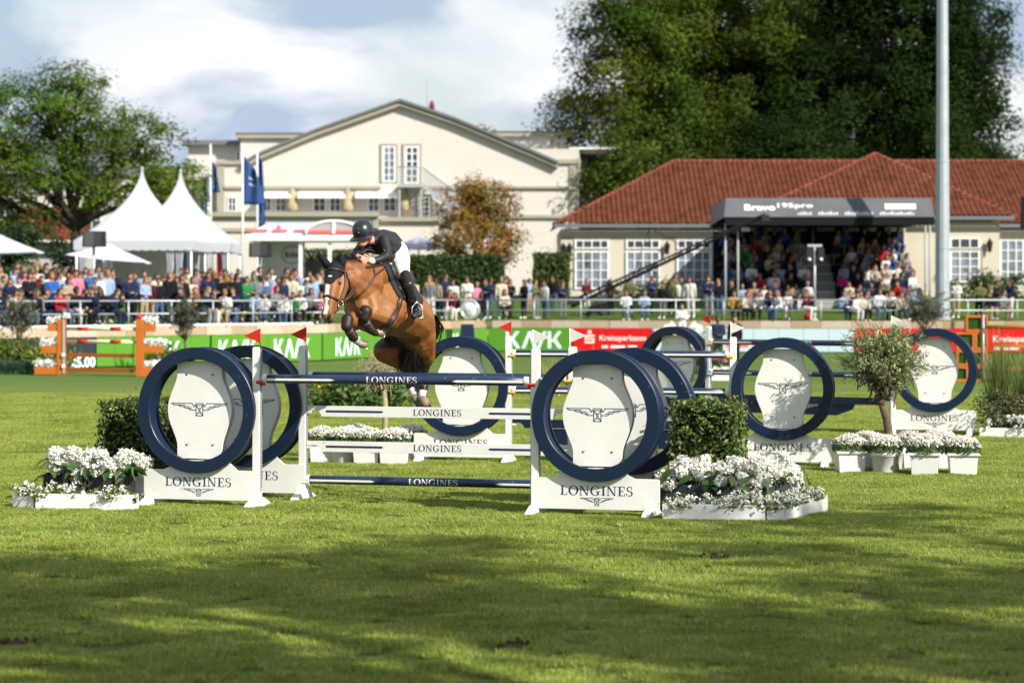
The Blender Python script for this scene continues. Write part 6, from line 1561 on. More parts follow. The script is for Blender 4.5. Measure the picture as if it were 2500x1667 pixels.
zone(1420, 1560, 5.0, 3, 'stand', 'behind the camera crane')
zone(2275, 2500, 2.4, 5, 'stand', 'right of the tall mast', tops=['blue', 'white', 'olive', 'black', 'navy'])
zone(2390, 2470, 1.2, 2, 'sit', 'by the rail at the right edge')
# front lawn row and the grandstand rows
def standrow(k, x0, x1, n, place, y, z, drop=.1, tops=None):
    lst = [x0+(x1-x0)*(i+.5+prng.uniform(-.18, .18))/n for i in range(n) if prng.random() > drop]
    for i, x in enumerate(lst): spectator(x, y+prng.uniform(-.06, .06), z, 'sit', place, i, top=(tops[i] if tops and i < len(tops) else None), group='spectators seated in the grandstand')
ROWN = ['lowest', 'second', 'third', 'fourth', 'fifth', 'sixth', 'seventh', 'top']
gx = st.location.x
zone(1778, 1975, .95, 9, 'sit', 'on ground before stand, left of stair', tops=['mustard', 'cream', 'pink', 'white', 'navy', 'white'])
zone(2045, 2270, .95, 8, 'sit', 'on ground before stand, right of stair', tops=['light blue', 'white', 'cream', 'white', 'white'])
TR = {0: ['white', 'light blue', 'white', 'cream', 'navy', 'beige', 'white', 'blue'], 1: ['black', 'light blue', 'beige', 'white', 'navy', 'black', 'white']}
for k in range(NR):
    y = GY+.9+k*RD+.55; z = 1.33+k*RH-.03
    standrow(k, gx+X0+.25, gx+A_0-.1, 8, 'in %s stand row, left of stair' % ROWN[k], y, z, .03 if k < 6 else .12, TR.get(k))
    standrow(k, gx+A_1+.15, gx+X1-.25, 7, 'in %s stand row, right of stair' % ROWN[k], y, z, .03 if k < 6 else .12, ['magenta'] if k == 2 else None)
for i in range(7):
    x = gx+X0+1.2+i*1.15+prng.uniform(-.2, .2); spectator(x, GY+.9+NR*RD+.35, 1.33+NR*RH-.42, 'stand', 'at the back rail of the stand', i, top='black' if i != 1 else 'blue', bot='black', hair='dark', group='spectators standing at the back of the grandstand')
# people in the arena
spectator(GX(1752, 84.5), 84.5, 0, 'stand', '', 0, 'navy', 'black', 'brown', .1, 2, .98, 'person in navy polo and black trousers on the grass beside the far red flag', 'course stewards on the grass', 0)
spectator(GX(1794, 85.5), 85.5, 0, 'stand', '', 0, 'black', 'black', 'brown', -.2, 0, .97, 'person in black half hidden behind the white flag of the middle fence', 'course stewards on the grass', 1)
spectator(GX(1664, 101.5), 101.5, .35, 'stand', '', 0, 'white', 'white', 'brown', .1, 1, 1.0, 'person in white between the two floral horse heads', 'course stewards on the grass', 1)
t = thing('podium_box', 'low white box under the person between the floral horse heads', 'box', (GX(1664, 101.5), 101.5, 0)); MB().box((0, 0, .175), (.9, .7, .35)).build('body', WHITE2, t)
# bag
t = thing('red_bag', 'red bag on the ground before the grandstand pole', 'bag', (GX(1975, 108.6), 108.6, 1.34)); mb = MB(); mb.sphere((0, 0, .16), .22, 12, 8, 0, (1, .7, .75)); mb.tube([(-.12, 0, .28), (0, 0, .40), (.12, 0, .28)], .02, 6); mb.build('body', CM['red'], t)
# deckchairs
def deckchair(px, Y, col, label, rz=.5):
    t = thing('deckchair', label, 'deckchair', (GX(px, Y), Y, 1.36), rz, 'wooden deckchairs on the lawn')
    WD = mat('deckchair_wood', (.42, .26, .12), .6)
    mb = MB(); 
    for s in (-.3, .3): mb.tube([(s, -.55, .0), (s, .45, 1.0)], .022, 6); mb.tube([(s*.92, .5, 0), (s*.92, -.5, .42)], .022, 6)
    for y, z in ((-.55, .03), (.45, .98), (-.5, .42), (.5, .02)): mb.tube([(-.3, y, z), (.3, y, z)], .02, 6)
    mb.build('frame', WD, t)
    vs = []; n = 8
    for i in range(n+1): s = i/n; vs += [(-.27, .45-.95*s, .98-.56*s-.22*math.sin(math.pi*s)), (.27, .45-.95*s, .98-.56*s-.22*math.sin(math.pi*s))]
    m = MB(); m.add(vs, [(2*i, 2*i+1, 2*i+3, 2*i+2) for i in range(n)], 0, True); o = m.build('sling', col, t); o.modifiers.new('s', 'SOLIDIFY').thickness = .01
DY, DG = mat('yellow_canvas', (.68, .45, .03), .8, transl=.2), mat('lime_canvas', (.35, .60, .08), .8, transl=.2)
for px, c, lb in ((10, DY, 'yellow deckchair at the left edge'), (35, DG, 'lime green deckchair second from the left edge'), (95, DG, 'lime green deckchair beside the man in white'), (224, DY, 'yellow deckchair by the left speaker pole'), (440, DY, 'yellow deckchair under the right tent'), (515, DY, 'bright yellow deckchair left of the kiosk'), (600, DY, 'yellow deckchair below the kiosk end')):
    Y = 92
    for _ in range(5): Y = wallY(GX(px, Y))+1.9
    deckchair(px, Y, c, lb, .5)
# ------------------------------------------------------------------ horse
def Z1(x, y, Y): return W(740+x/3.015, 500+y/3.015, Y)
def C4(px, py, Y, r): v = W(px, py, Y); return (v.x, v.y, v.z, r)
HD = 0.0
hch = [
 ('trunk', [C4(893, 742, 28.60, .255), C4(930, 740, 28.88, .33), C4(972, 756, 29.22, .325), C4(1002, 775, 29.5, .275), C4(1010, 795, 29.72, .27)]),
 ('trunk', [C4(905, 690, 28.68, .17), C4(938, 684, 28.90, .155), C4(975, 708, 29.22, .17), C4(1008, 762, 29.55, .17), C4(1022, 786, 29.78, .185)]),
 ('trunk', [C4(872, 752, 28.52, .15), C4(900, 775, 28.62, .17)]),
 ('trunk', [C4(905, 745, 28.48, .19), C4(925, 770, 28.52, .16)]),
 ('trunk', [C4(912, 700, 28.50, .10), C4(905, 735, 28.36, .10), C4(912, 758, 28.32, .09)]),
 ('trunk', [C4(868, 745, 28.36, .085), C4(872, 762, 28.36, .08)]),
 ('trunk', [C4(884, 742, 28.32, .09), C4(890, 756, 28.30, .08)]),
 ('trunk', [C4(1030, 790, 29.62, .12), C4(1038, 822, 29.70, .13), C4(1042, 846, 29.80, .10)]),
 ('neck', [C4(845, 655, 28.24, .105), C4(878, 660, 28.42, .135), C4(910, 672, 28.62, .16), C4(938, 680, 28.85, .15)]),
 ('neck', [C4(852, 682, 28.22, .11), C4(868, 700, 28.34, .16), C4(885, 722, 28.48, .23)]),
 ('neck', [C4(865, 672, 28.32, .14), C4(895, 695, 28.50, .20)]),
 ('head', [C4(826, 652, 28.20, .085), C4(813, 672, 28.10, .083), C4(812, 700, 28.02, .078), C4(806, 735, 27.96, .066), C4(800, 764, 27.92, .070)]),
 ('head', [C4(835, 668, 28.22, .085), C4(834, 695, 28.16, .088), C4(826, 722, 28.08, .078), C4(813, 755, 28.0, .058)]),
 ('head', [C4(800, 684, 28.02, .045), C4(800, 700, 27.99, .042), C4(798, 730, 27.94, .042)]),
 ('head', [C4(795, 770, 27.90, .055), C4(808, 776, 27.93, .056)]),
 ('head', [C4(803, 785, 27.94, .030), C4(808, 783, 27.97, .028)]),
 # near (left) fore
 ('forearm', [C4(935, 762, 28.52, .17), C4(944, 778, 28.46, .125), C4(915, 768, 28.34, .100), C4(896, 764, 28.24, .066)]),
 ('knee', [C4(893, 760, 28.19, .072), C4(889, 776, 28.18, .062)]),
 ('cannon', [C4(890, 782, 28.20, .044), C4(899, 795, 28.26, .034), C4(907, 806, 28.32, .034), C4(912, 811, 28.35, .040)]),
 ('pastern', [C4(912, 812, 28.35, .040), C4(920, 815, 28.40, .035)]),
 ('hoof', [C4(924, 812, 28.42, .046), C4(931, 813, 28.46, .050)]),
 # off (right) fore
 ('forearm', [C4(880, 770, 28.45, .15), C4(868, 784, 28.32, .105), C4(855, 782, 28.18, .080)]),
 ('knee', [C4(848, 780, 28.08, .072), C4(846, 796, 28.05, .066)]),
 ('cannon', [C4(849, 803, 28.08, .044), C4(860, 820, 28.16, .035), C4(867, 828, 28.20, .038)]),
 ('pastern', [C4(869, 832, 28.21, .040), C4(877, 838, 28.26, .036)]),
 ('hoof', [C4(884, 840, 28.30, .050), C4(891, 840, 28.34, .050)]),
 # near hind
 ('thigh', [C4(1012, 805, 29.74, .265), C4(1024, 828, 29.80, .21), C4(1036, 852, 29.88, .135), C4(1043, 872, 29.96, .095)]),
 ('hock', [C4(1043, 880, 29.98, .075), C4(1038, 893, 30.04, .056)]),
 ('hcannon', [C4(1036, 902, 30.08, .046), C4(1034, 925, 30.16, .040), C4(1033, 945, 30.2, .045)]),
 ('hsock', [C4(1033, 950, 30.2, .052), C4(1031, 962, 30.16, .048), C4(1032, 972, 30.12, .045)]),
 ('hhoof', [C4(1035, 978, 30.08, .060), C4(1038, 984, 30.06, .058)]),
 # off hind
 ('thigh', [C4(990, 805, 29.95, .23), C4(962, 845, 29.86, .17), C4(938, 856, 29.76, .135)]),
 ('thigh', [C4(942, 862, 29.76, .12), C4(968, 876, 29.92, .11), C4(992, 892, 30.1, .075)]),
 ('hock', [C4(996, 896, 30.14, .066), C4(998, 908, 30.2, .050)]),
 ('hcannon', [C4(999, 915, 30.22, .044), C4(1001, 935, 30.26, .040)]),
 ('hsock', [C4(1001, 942, 30.27, .050), C4(1008, 955, 30.24, .046), C4(1012, 964, 30.22, .044)]),
 ('hhoof', [C4(1014, 971, 30.2, .055), C4(1017, 977, 30.2, .052)]),
]
hme, hco, hlab = blob('body', hch, .0125, 4)
htag = np.array([c[0] for c in hch])[hlab]
# muscle relief and raised veins
hn_ = np.array([v.normal[:] for v in hme.vertices]); amp = np.where(np.isin(htag, ['trunk', 'thigh', 'neck', 'forearm']), 1.0, .25)
rel = np.array([.009*noise.noise(Vector(c)*4.2)+.0045*noise.noise(Vector(c)*11) for c in hco]); vein = np.array([max(0.0, 1-abs(noise.noise(Vector(c)*5.5+Vector((7, 1, 3))))*16) for c in hco])*.0035
hco = hco+hn_*((rel+vein)*amp)[:, None]; hme.vertices.foreach_set('co', hco.reshape(-1)); hme.update()
# coat pattern (bay) with painted highlight and thigh shade: colour per vertex
BAY = np.array([.215, .080, .020]); BAY_LIT = np.array([.36, .175, .06]); BLK = np.array([.018, .012, .010]); WHT = np.array([.70, .64, .58]); BRN = np.array([.10, .035, .014]); HOOF = np.array([.22, .17, .12]); GREY = np.array([.16, .11, .10])
pxs = 1250+FPX*hco[:, 0]/hco[:, 1]; pys = HOR+(CAM_H-hco[:, 2])*FPX/hco[:, 1]
cols = np.tile(BAY, (len(hco), 1)); nz = np.array([noise.noise(Vector(c)*3.0) for c in hco]); nz2 = np.array([noise.noise(Vector(c)*11.0) for c in hco])
cols = cols*(1+.38*nz+.16*nz2)[:, None]
def mixc(c, w):
    global cols
    w = np.clip(w, 0, 1)[:, None]; cols = cols*(1-w)+c*w
def sstep(x, a, b): t = np.clip((x-a)/(b-a), 0, 1); return t*t*(3-2*t)
trunk = np.isin(htag, ['trunk', 'thigh', 'forearm'])
mixc(BAY_LIT, .35*trunk*sstep(hco[:, 2], 1.95, 2.3)*(hco[:, 2] < 9))  # golden sunlit highlight painted into the upper coat
mixc(BLK, .9*np.isin(htag, ['neck', 'head'])*sstep(-pys, -648, -634)*(pxs > 828))  # dark crest under the mane
mixc(BLK*1.5, .93*((htag == 'thigh') & (pxs < 1012) & (hco[:, 1] > 29.55))*sstep(-pys, -856, -846))  # shade under the belly painted black onto the off thigh
mixc(BLK*1.5, .8*((htag == 'thigh') & (pxs < 1016) & (pxs > 972) & (hco[:, 1] > 29.6)))             # shade on the off hind thigh, painted into the coat
for tg_, c in (('knee', BLK), ('cannon', BLK*1.3), ('pastern', BLK), ('hock', BRN), ('hcannon', BLK), ('hsock', WHT), ('hhoof', HOOF), ('hoof', HOOF*.9)):
    mixc(c, (htag == tg_).astype(float))
mixc(WHT*.8, ((htag == 'pastern') & (pxs < 885) | (htag == 'hoof') & (pxs < 895) & (pxs > 860) & (pys < 839)).astype(float)*.6)
mixc(HOOF*2.2, ((htag == 'hoof') & (pxs > 915) & (pys < 812)).astype(float)*.8); mixc(np.array([.07, .065, .06]), ((htag == 'hoof') & (pxs < 900) & (pys < 838)).astype(float)*.85)
# forearm darkens to the knee
mixc(BRN*.5, ((htag == 'forearm')*np.maximum(sstep(-pxs, -912, -892), sstep(-pxs, -934, -905)*sstep(-pys, -762, -750))*(pxs > 886)+(htag == 'forearm')*sstep(-pxs, -862, -850)*(pxs < 870))*.85)
hd = htag == 'head'
front = hd & (hco[:, 1] < 28.06)
# blaze down the front of the face: narrow strip, in head space
def blaze():
    a = np.array(W(801, 672, 28.0)); b = np.array(W(792, 775, 27.87)); ab = b-a
    t = ((hco-a)@ab)/(ab@ab); d = np.abs(pxs-(801.5+(794-801.5)*np.clip(t, 0, 1)+nz2*1.0)); wd = 4.5+2.0*np.clip(t, 0, 1)+2*nz2
    return hd & (t > -.02) & (t < .92), np.clip((wd-d)/1.5, 0, 1)
bm_, bw_ = blaze(); mixc(WHT*1.05, bm_*bw_)
mixc(GREY*1.3, hd*sstep(pys, 768, 784)*.75)
mixc(BRN, hd*sstep(pxs, 838, 850)*.3)
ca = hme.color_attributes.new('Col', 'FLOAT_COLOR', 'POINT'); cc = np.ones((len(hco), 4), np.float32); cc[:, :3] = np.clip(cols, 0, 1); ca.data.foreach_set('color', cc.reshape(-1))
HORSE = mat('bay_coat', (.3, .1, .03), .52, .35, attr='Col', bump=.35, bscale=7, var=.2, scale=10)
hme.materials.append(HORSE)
horse = thing('horse', 'bay show jumper with black ear bonnet and white blaze clearing the oxer', 'horse', tuple(W(960, 760, 29.2)))
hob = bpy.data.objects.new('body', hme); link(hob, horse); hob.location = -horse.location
MW[horse] = Matrix.Translation(horse.location)
bpy.context.view_layer.update()
HB = BVHTree.FromPolygons([tuple(c) for c in hco], [list(p.vertices) for p in hme.polygons])
CAMP = Vector((0, 0, CAM_H))
def snap(px, py, off=.008, tree=HB, Y=None):
    d = (W(px, py, 30)-CAMP).normalized(); h = tree.ray_cast(CAMP, d)
    if h[0] is None: return W(px, py, Y or 28.6)
    return h[0]-d*0+h[1]*off
def zsnap(x, y, off=.008, **k): return snap(740+x/3.015, 500+y/3.015, off, **k)
LEATH = mat('brown_leather', (.05, .020, .014), .45, .45, var=.3, scale=20); BLACKL = mat('black_leather', (.014, .012, .013), .28, .5); CLOTHB = mat('black_bonnet_cloth', (.016, .017, .020), .9, .1, bump=.4, bscale=200); METAL = mat('bit_metal', (.6, .58, .55), .25, .6, metal=.9)
def strap(name, pts, w=.010, wf=1.35, m=LEATH, off=.006, par=horse, sub=5, n=6):
    P = []
    for a, b in zip(pts[:-1], pts[1:]):
        for i in range(sub):
            s = i/sub; P.append(zsnap(a[0]+(b[0]-a[0])*s, a[1]+(b[1]-a[1])*s, off))
    P.append(zsnap(*pts[-1], off)); Q = [P[0]]+[(P[i-1]+P[i]*2+P[i+1])/4 for i in range(1, len(P)-1)]+[P[-1]]
    return MB().tube(Q, w*(wf if w < .02 else 1.1), n).build(name, m, par, world=True)
# mane: short dark tufts along the crest
rng = rngof(301); V = []; 
for i in range(900):
    s = rng.random(); px = 834+s*84; py = 634-3*math.sin(s*math.pi)+s*10; Y = 28.22+s*.55
    b = np.array(W(px, py+4, Y))+rng.normal(size=3)*np.array([.012, .022, .008]); d = np.array([.02+rng.normal()*.02, -.01+rng.normal()*.02, .032+.02*rng.random()]); w_ = np.array([.007, .003, 0])
    V.append([b-w_, b+w_, b+d+w_*.2, b+d-w_*.2])
o = mkobj('mane', quads_mesh('mane', np.array(V), mat('black_hair', (.016, .012, .010), .5, .35)), horse, tuple(-horse.location)); o['kind'] = 'stuff'
# tail: hanging behind the hind legs, plus a streaming wisp at the right
V = []
def strands(pts, n, spread, wid, seed):
    r = rngof(seed); k = len(pts)
    for _ in range(n):
        o_ = r.normal(size=3)*spread*np.array([1, .6, .6]); prev = None
        for i, p in enumerate(pts):
            q = np.array(W(*p))+o_*(.3+.9*i/(k-1))+r.normal(size=3)*.008*i
            w_ = np.array([wid*(1-.6*i/(k-1)), 0, 0])
            if prev is not None: V.append([prev[0]-prev[1], prev[0]+prev[1], q+w_, q-w_])
            prev = (q, w_)
strands([(1055, 772, 30.02), (1060, 800, 30.2), (1040, 850, 30.3), (1012, 885, 30.32), (1002, 905, 30.34)], 120, .06, .010, 302)
strands([(1009, 832, 29.74), (1007, 852, 29.68), (1004, 880, 29.82), (1000, 906, 29.95)], 280, .055, .010, 303)  # tail hair between the thighs, thickened to stand in for the shadow there
strands([(1050, 765, 29.95), (1064, 778, 30.05), (1071, 800, 30.15), (1067, 822, 30.2)], 40, .02, .004, 304)
o = mkobj('tail', quads_mesh('tail', np.array(V), MATS['black_hair']), horse, tuple(-horse.location)); o['kind'] = 'stuff'
# dark cloth shells lifted off the skin: bonnet, saddle pad, flap
def inside(poly, x, y):
    c = False; n = len(poly)
    for i in range(n):
        x1, y1 = poly[i]; x2, y2 = poly[(i+1) % n]
        if (y1 > y) != (y2 > y) and x < (x2-x1)*(y-y1)/(y2-y1)+x1: c = not c
    return c
hnorm = np.array([v.normal[:] for v in hme.vertices]); hfaces = [list(p.vertices) for p in hme.polygons]
zx = (pxs-740)*3.015; zy = (pys-500)*3.015
def shell(name, poly, off, m, par=horse, maxY=99, minY=0, thick=.006, tags=None, label=None):
    facing = (hnorm*(hco-np.array(CAMP))).sum(1) < .02*np.linalg.norm(hco, axis=1)
    ok = np.array([facing[i] and minY < hco[i, 1] < maxY and (tags is None or htag[i] in tags) and inside(poly, zx[i], zy[i]) for i in range(len(hco))])
    idx = {}; vs = []; fs = []
    for f in hfaces:
        if all(ok[i] for i in f):
            q = []
            for i in f:
                if i not in idx: idx[i] = len(vs); vs.append(tuple(hco[i]+hnorm[i]*off))
                q.append(idx[i])
            fs.append(q)
    mb = MB(); mb.add(vs, fs, 0, True); o = mb.build(name, m, par, world=True); s = o.modifiers.new('s', 'SOLIDIFY'); s.thickness = thick; s.offset = 1
    if label: o['label'] = label
    return o
PAD = mat('black_quilted_pad', (.022, .024, .030), .75, .2, bump=.6, bscale=90)
shell('saddle_pad', [(580, 425), (612, 500), (640, 580), (700, 690), (790, 722), (868, 752), (880, 700), (840, 640), (790, 560), (730, 470), (660, 425)], .012, PAD, tags=('trunk', 'neck', 'thigh'))
shell('saddle_flap', [(622, 440), (668, 560), (730, 690), (775, 690), (800, 620), (780, 540), (735, 470), (680, 430)], .026, BLACKL, tags=('trunk', 'neck', 'thigh'))
bon = shell('ear_bonnet', [(140, 498), (160, 455), (215, 400), (322, 392), (314, 470), (302, 520), (262, 540), (218, 584), (165, 582)], .007, CLOTHB, tags=('head', 'neck'))
# saddle seat over the back
mb = MB(); S = []
for i, (x, y, Y) in enumerate(((598, 438, 28.86), (640, 448, 28.92), (690, 480, 29.05), (735, 520, 29.2), (765, 560, 29.32), (780, 585, 29.4))):
    S.append(Z1(x, y, Y))
mb.tube(S, [.05, .07, .09, .11, .10, .05], 10); mb.build('saddle_seat', BLACKL, horse, world=True)
# ears in their cloth sleeves
for pts, lab_ in (([(186, 452, 28.12, .045), (160, 420, 28.08, .042), (132, 382, 28.05, .028), (110, 342, 28.02, .006)], 'ear'), ([(284, 450, 28.17, .050), (284, 415, 28.15, .048), (282, 380, 28.13, .030), (278, 350, 28.11, .006)], 'ear')):
    mb = MB(); mb.tube([Z1(x, y, Y) for x, y, Y, r in pts], [p[3] for p in pts], 12); mb.build('ear_sleeve', CLOTHB, bon, world=True)
    mb = MB()
# badge on the bonnet
mb = MB(); c = zsnap(199, 536, .012); mb.add([c+Vector((-.019, 0, .018)), c+Vector((.021, 0, .020)), c+Vector((.019, 0, -.008)), c+Vector((.002, 0, -.022)), c+Vector((-.017, 0, -.010))], [(0, 4, 3, 2, 1)]); mb.build('badge', mat('badge_white', (.6, .63, .68), .5), bon, world=True)
# bridle
strap('browband', [(163, 484), (200, 478), (250, 482), (304, 496)], .011, par=bon, off=.018)
strap('cheek_strap', [(304, 496), (312, 540), (306, 600), (288, 650), (268, 705)], .008)
strap('cheek_strap', [(320, 500), (345, 580), (338, 640), (300, 700)], .006)
strap('noseband', [(152, 676), (180, 668), (215, 680), (262, 706), (292, 702)], .011)
strap('chin_strap', [(262, 706), (252, 740), (256, 776)], .006)
mb = MB(); c = zsnap(266, 728, .02)
mb.tube([c+Vector((.030*math.cos(R(a)), -.004, .034*math.sin(R(a)))) for a in range(0, 361, 30)], .0045, 6); mb.tube([c+Vector((-.02, 0, -.03)), c+Vector((-.03, -.004, -.085))], .006, 6); mb.build('bit_ring', METAL, horse, world=True)
# eye and nostrils, mouth line
e = zsnap(265, 577, .0); mb = MB(); mb.sphere(e, .026, 12, 8, 0, (1, .7, .8)); mb.build('eye', mat('horse_eye', (.01, .006, .005), .05, .8), horse, world=True)
mb = MB(); e2 = e+Vector((0, -.004, .018)); mb.tube([e2+Vector((-.03, .004, -.006)), e2, e2+Vector((.028, .006, -.012))], .006, 6); mb.build('eyelid', mat('dark_hide', (.06, .025, .015), .6), horse, world=True)
for x, y, r in ((192, 826, .030), (143, 815, .018)):
    n_ = zsnap(x, y, -.002); MB().sphere(n_, r, 10, 8, 0, (.8, .6, 1.1)).build('nostril', mat('nostril_dark', (.01, .007, .007), .8), horse, world=True)
strap('mouth_line', [(165, 862), (196, 862), (222, 840), (232, 815)], .0035, m=MATS['nostril_dark'], off=-.0005)
# reins, breastplate, girth
strap('girth', [(716, 690), (708, 740), (680, 810), (640, 880), (618, 930), (614, 985)], .032, off=-.008)
strap('girth_guard', [(700, 700), (690, 750), (650, 830), (580, 905)], .012, off=.010)
strap('breastplate', [(592, 470), (530, 520), (478, 600), (420, 660), (375, 694)], .009)
strap('breastplate', [(375, 694), (400, 750), (430, 800)], .009)
strap('breastplate', [(460, 462), (520, 452), (592, 448)], .012)
strap('shoulder_strap', [(520, 460), (524, 520), (500, 570)], .007)
mb = MB(); h0 = Z1(452, 432, 28.42)
for P in ([h0, Z1(430, 520, 28.27), Z1(380, 600, 28.16), Z1(320, 690, 28.03), zsnap(268, 730, .02)], [Z1(458, 450, 28.42), Z1(400, 590, 28.20), Z1(345, 680, 28.06), zsnap(280, 720, .02)]):
    mb.tube(P, .008, 6)
mb.tube([h0, Z1(420, 360, 28.40), Z1(470, 330, 28.42), Z1(520, 340, 28.48), Z1(526, 366, 28.52)], .007, 6)
mb.build('reins', LEATH, horse, world=True)
# boots on the fore and hind cannons
BOOTM = mat('brown_horse_boot', (.07, .035, .03), .5, .4, var=.4, scale=30)
def legboot(a, b, r0, r1): 
    A, B = W(*a), W(*b); mb = MB(); mb.tube([A, A.lerp(B, .3), A.lerp(B, .7), B], [r0*.96, r0, r1, r1*1.05], 14); o = mb.build('leg_boot', BOOTM, horse, world=True)
    mb = MB()
    for s in (.25, .5, .78): c_ = A.lerp(B, s); d_ = (B-A).normalized()*.009; mb.tube([c_-d_, c_+d_], r0*1.08, 14)
    mb.build('boot_strap', BLACKL, o, world=True)
legboot((891, 784, 28.20), (908, 808, 28.32), .054, .048); legboot((850, 803, 28.08), (865, 827, 28.19), .052, .048)
legboot((1033, 936, 30.18), (1033, 949, 30.2), .056, .058); legboot((1001, 934, 30.26), (1002, 946, 30.27), .054, .056)
# horseshoes
for a, rr in (((936, 815, 28.48), .045), ((893, 845, 28.34), .045)):
    c_ = W(*a); mb = MB(); mb.tube([c_+Vector((rr*.35*math.cos(R(q)), .02*math.cos(R(q)), rr*math.sin(R(q)))) for q in range(-140, 141, 28)], .006, 5); mb.build('horseshoe', METAL, horse, world=True)

# ------------------------------------------------------------------ rider
def R4(x, y, Y, r): v = Z1(x, y, Y); return (v.x, v.y, v.z, r)
rch = [
 ('jacket', [R4(672, 335, 29.14, .125), R4(630, 300, 28.98, .130), R4(575, 268, 28.80, .125), R4(540, 262, 28.72, .105)]),
 ('jacket', [R4(690, 300, 29.20, .09), R4(650, 255, 29.05, .095), R4(595, 240, 28.85, .095), R4(545, 238, 28.74, .08)]),
 ('jacket', [R4(688, 350, 29.10, .12), R4(650, 380, 28.98, .085)]),
 ('jacket', [R4(598, 262, 28.64, .068), R4(620, 340, 28.56, .058), R4(612, 378, 28.50, .055)]),       # near upper arm
 ('jacket', [R4(612, 380, 28.50, .054), R4(560, 404, 28.46, .046), R4(518, 414, 28.42, .040)]),       # near forearm
 ('jacket', [R4(505, 270, 28.82, .070), R4(430, 310, 28.68, .060), R4(400, 345, 28.55, .052)]),       # far arm
 ('jacket', [R4(392, 345, 28.52, .048), R4(400, 372, 28.44, .038)]),
 ('jacket', [R4(470, 300, 28.72, .08), R4(560, 300, 28.80, .11)]),
 ('cuff', [R4(512, 414, 28.41, .040), R4(504, 414, 28.40, .038)]),
 ('skin', [R4(495, 412, 28.40, .032), R4(470, 405, 28.38, .034), R4(452, 400, 28.36, .030)]),
 ('skin', [R4(462, 392, 28.36, .014), R4(432, 380, 28.33, .013), R4(414, 372, 28.32, .011)]),
 ('skin', [R4(458, 402, 28.34, .014), R4(430, 395, 28.30, .013), R4(418, 408, 28.30, .011)]),
 ('skin', [R4(458, 414, 28.34, .014), R4(436, 415, 28.31, .013), R4(432, 430, 28.32, .011)]),
 ('skin', [R4(464, 424, 28.35, .013), R4(448, 434, 28.33, .012), R4(448, 446, 28.34, .010)]),
 ('skin', [R4(480, 392, 28.36, .014), R4(470, 374, 28.34, .013), R4(452, 366, 28.33, .011)]),
 ('skin', [R4(402, 380, 28.42, .032), R4(412, 392, 28.36, .026)]),
 ('skin', [R4(528, 262, 28.70, .055), R4(488, 258, 28.62, .052), R4(470, 262, 28.58, .052)]),         # neck
 ('skin', [R4(455, 225, 28.50, .085), R4(440, 250, 28.46, .072), R4(436, 278, 28.44, .052), R4(434, 292, 28.44, .036)]),
 ('skin', [R4(412, 262, 28.38, .016), R4(408, 272, 28.37, .018)]),                                    # nose
 ('skin', [R4(424, 288, 28.39, .024), R4(424, 280, 28.385, .022)]),
 ('breech', [R4(690, 345, 29.14, .130), R4(716, 400, 29.02, .118), R4(728, 470, 28.93, .092), R4(742, 520, 28.82, .074)]),
 ('breech', [R4(672, 390, 29.24, .12), R4(680, 440, 29.2, .09)]),
 ('boot', [R4(752, 525, 28.80, .074), R4(774, 590, 28.72, .070), R4(799, 670, 28.74, .057), R4(816, 740, 28.80, .050)]),
 ('boot', [R4(820, 762, 28.82, .052), R4(826, 790, 28.82, .050), R4(838, 810, 28.78, .046)]),
 ('boot', [R4(856, 798, 28.88, .040), R4(826, 812, 28.74, .044), R4(814, 820, 28.68, .038)]),
]
rme, rco, rlab = blob('body', rch, .0095, 4)
rt = [c[0] for c in rch]
JACK = mat('black_riding_jacket', (.017, .018, .022), .55, .3, bump=.35, bscale=14); BREE = mat('white_breeches', (.74, .73, .72), .8, .15, bump=.1, bscale=30)
order = ['jacket', 'cuff', 'skin', 'breech', 'boot']
for m in (JACK, mat('white_cuff', (.75, .75, .75), .7), mat('rider_skin', (.52, .28, .20), .5, .35), BREE, BLACKL): rme.materials.append(m)
rme.polygons.foreach_set('material_index', [order.index(rt[int(rlab[p.vertices[0]])]) for p in rme.polygons]); rme.update()
rider = thing('person', 'rider in black jacket, white breeches and black helmet crouched over the horse neck', 'person', tuple(Z1(650, 350, 29.0)))
ro = bpy.data.objects.new('body', rme); link(ro, rider); ro.location = -rider.location
# helmet: shell, centre ridge, peak
HEL = mat('matt_black_helmet', (.012, .015, .022), .33, .5)
Hc = Z1(440, 192, 28.50)
M = Matrix.Translation(Hc) @ Matrix.Rotation(R(-16), 4, 'Z') @ Matrix.Rotation(R(17), 4, 'X') @ Matrix.Rotation(R(-12), 4, 'Y')
mb = MB(); prof = []
for i in range(13):
    a = R(90*i/12); prof.append((.118*math.cos(a)**.85 if i < 12 else 0, .118*math.sin(a)))
prof = [(.112, -.050), (.119, -.03)]+prof
mb.lathe(prof, 36, 0, M @ Matrix.Diagonal((1.0, 1.16, 1.08, 1)))
helm = mb.build('helmet', HEL, rider, world=True)
mb = MB(); n = 16; vs = []; fs = []
for i in range(n+1):
    a = R(-160+140*i/n); ci, si = math.cos(a), math.sin(a); out = .045+.022*math.sin(-a)
    for k, (r_, z) in enumerate(((1.0, -.025), (1.0+out/.118, -.052), (1.0+out/.118, -.060), (1.0, -.045))): vs.append((.117*r_*ci, .136*r_*si, z))
for i in range(n):
    for k in range(4): fs.append((4*i+k, 4*i+(k+1) % 4, 4*i+4+(k+1) % 4, 4*i+4+k))
mb.add(vs, fs, 0, True, M); mb.build('peak', HEL, helm, world=True)
mb = MB(); pts = [M @ Vector((0, .137*math.cos(R(a)), .1285*math.sin(R(a)))) for a in range(10, 181, 12)]; mb.tube(pts, .004, 6); mb.build('centre_seam', BLACKL, helm, world=True)
mb = MB(); c_ = M @ Vector((0, -.137, .015)); mb.sphere(c_, .008, 8, 6); mb.build('logo_stud', METAL, helm, world=True)
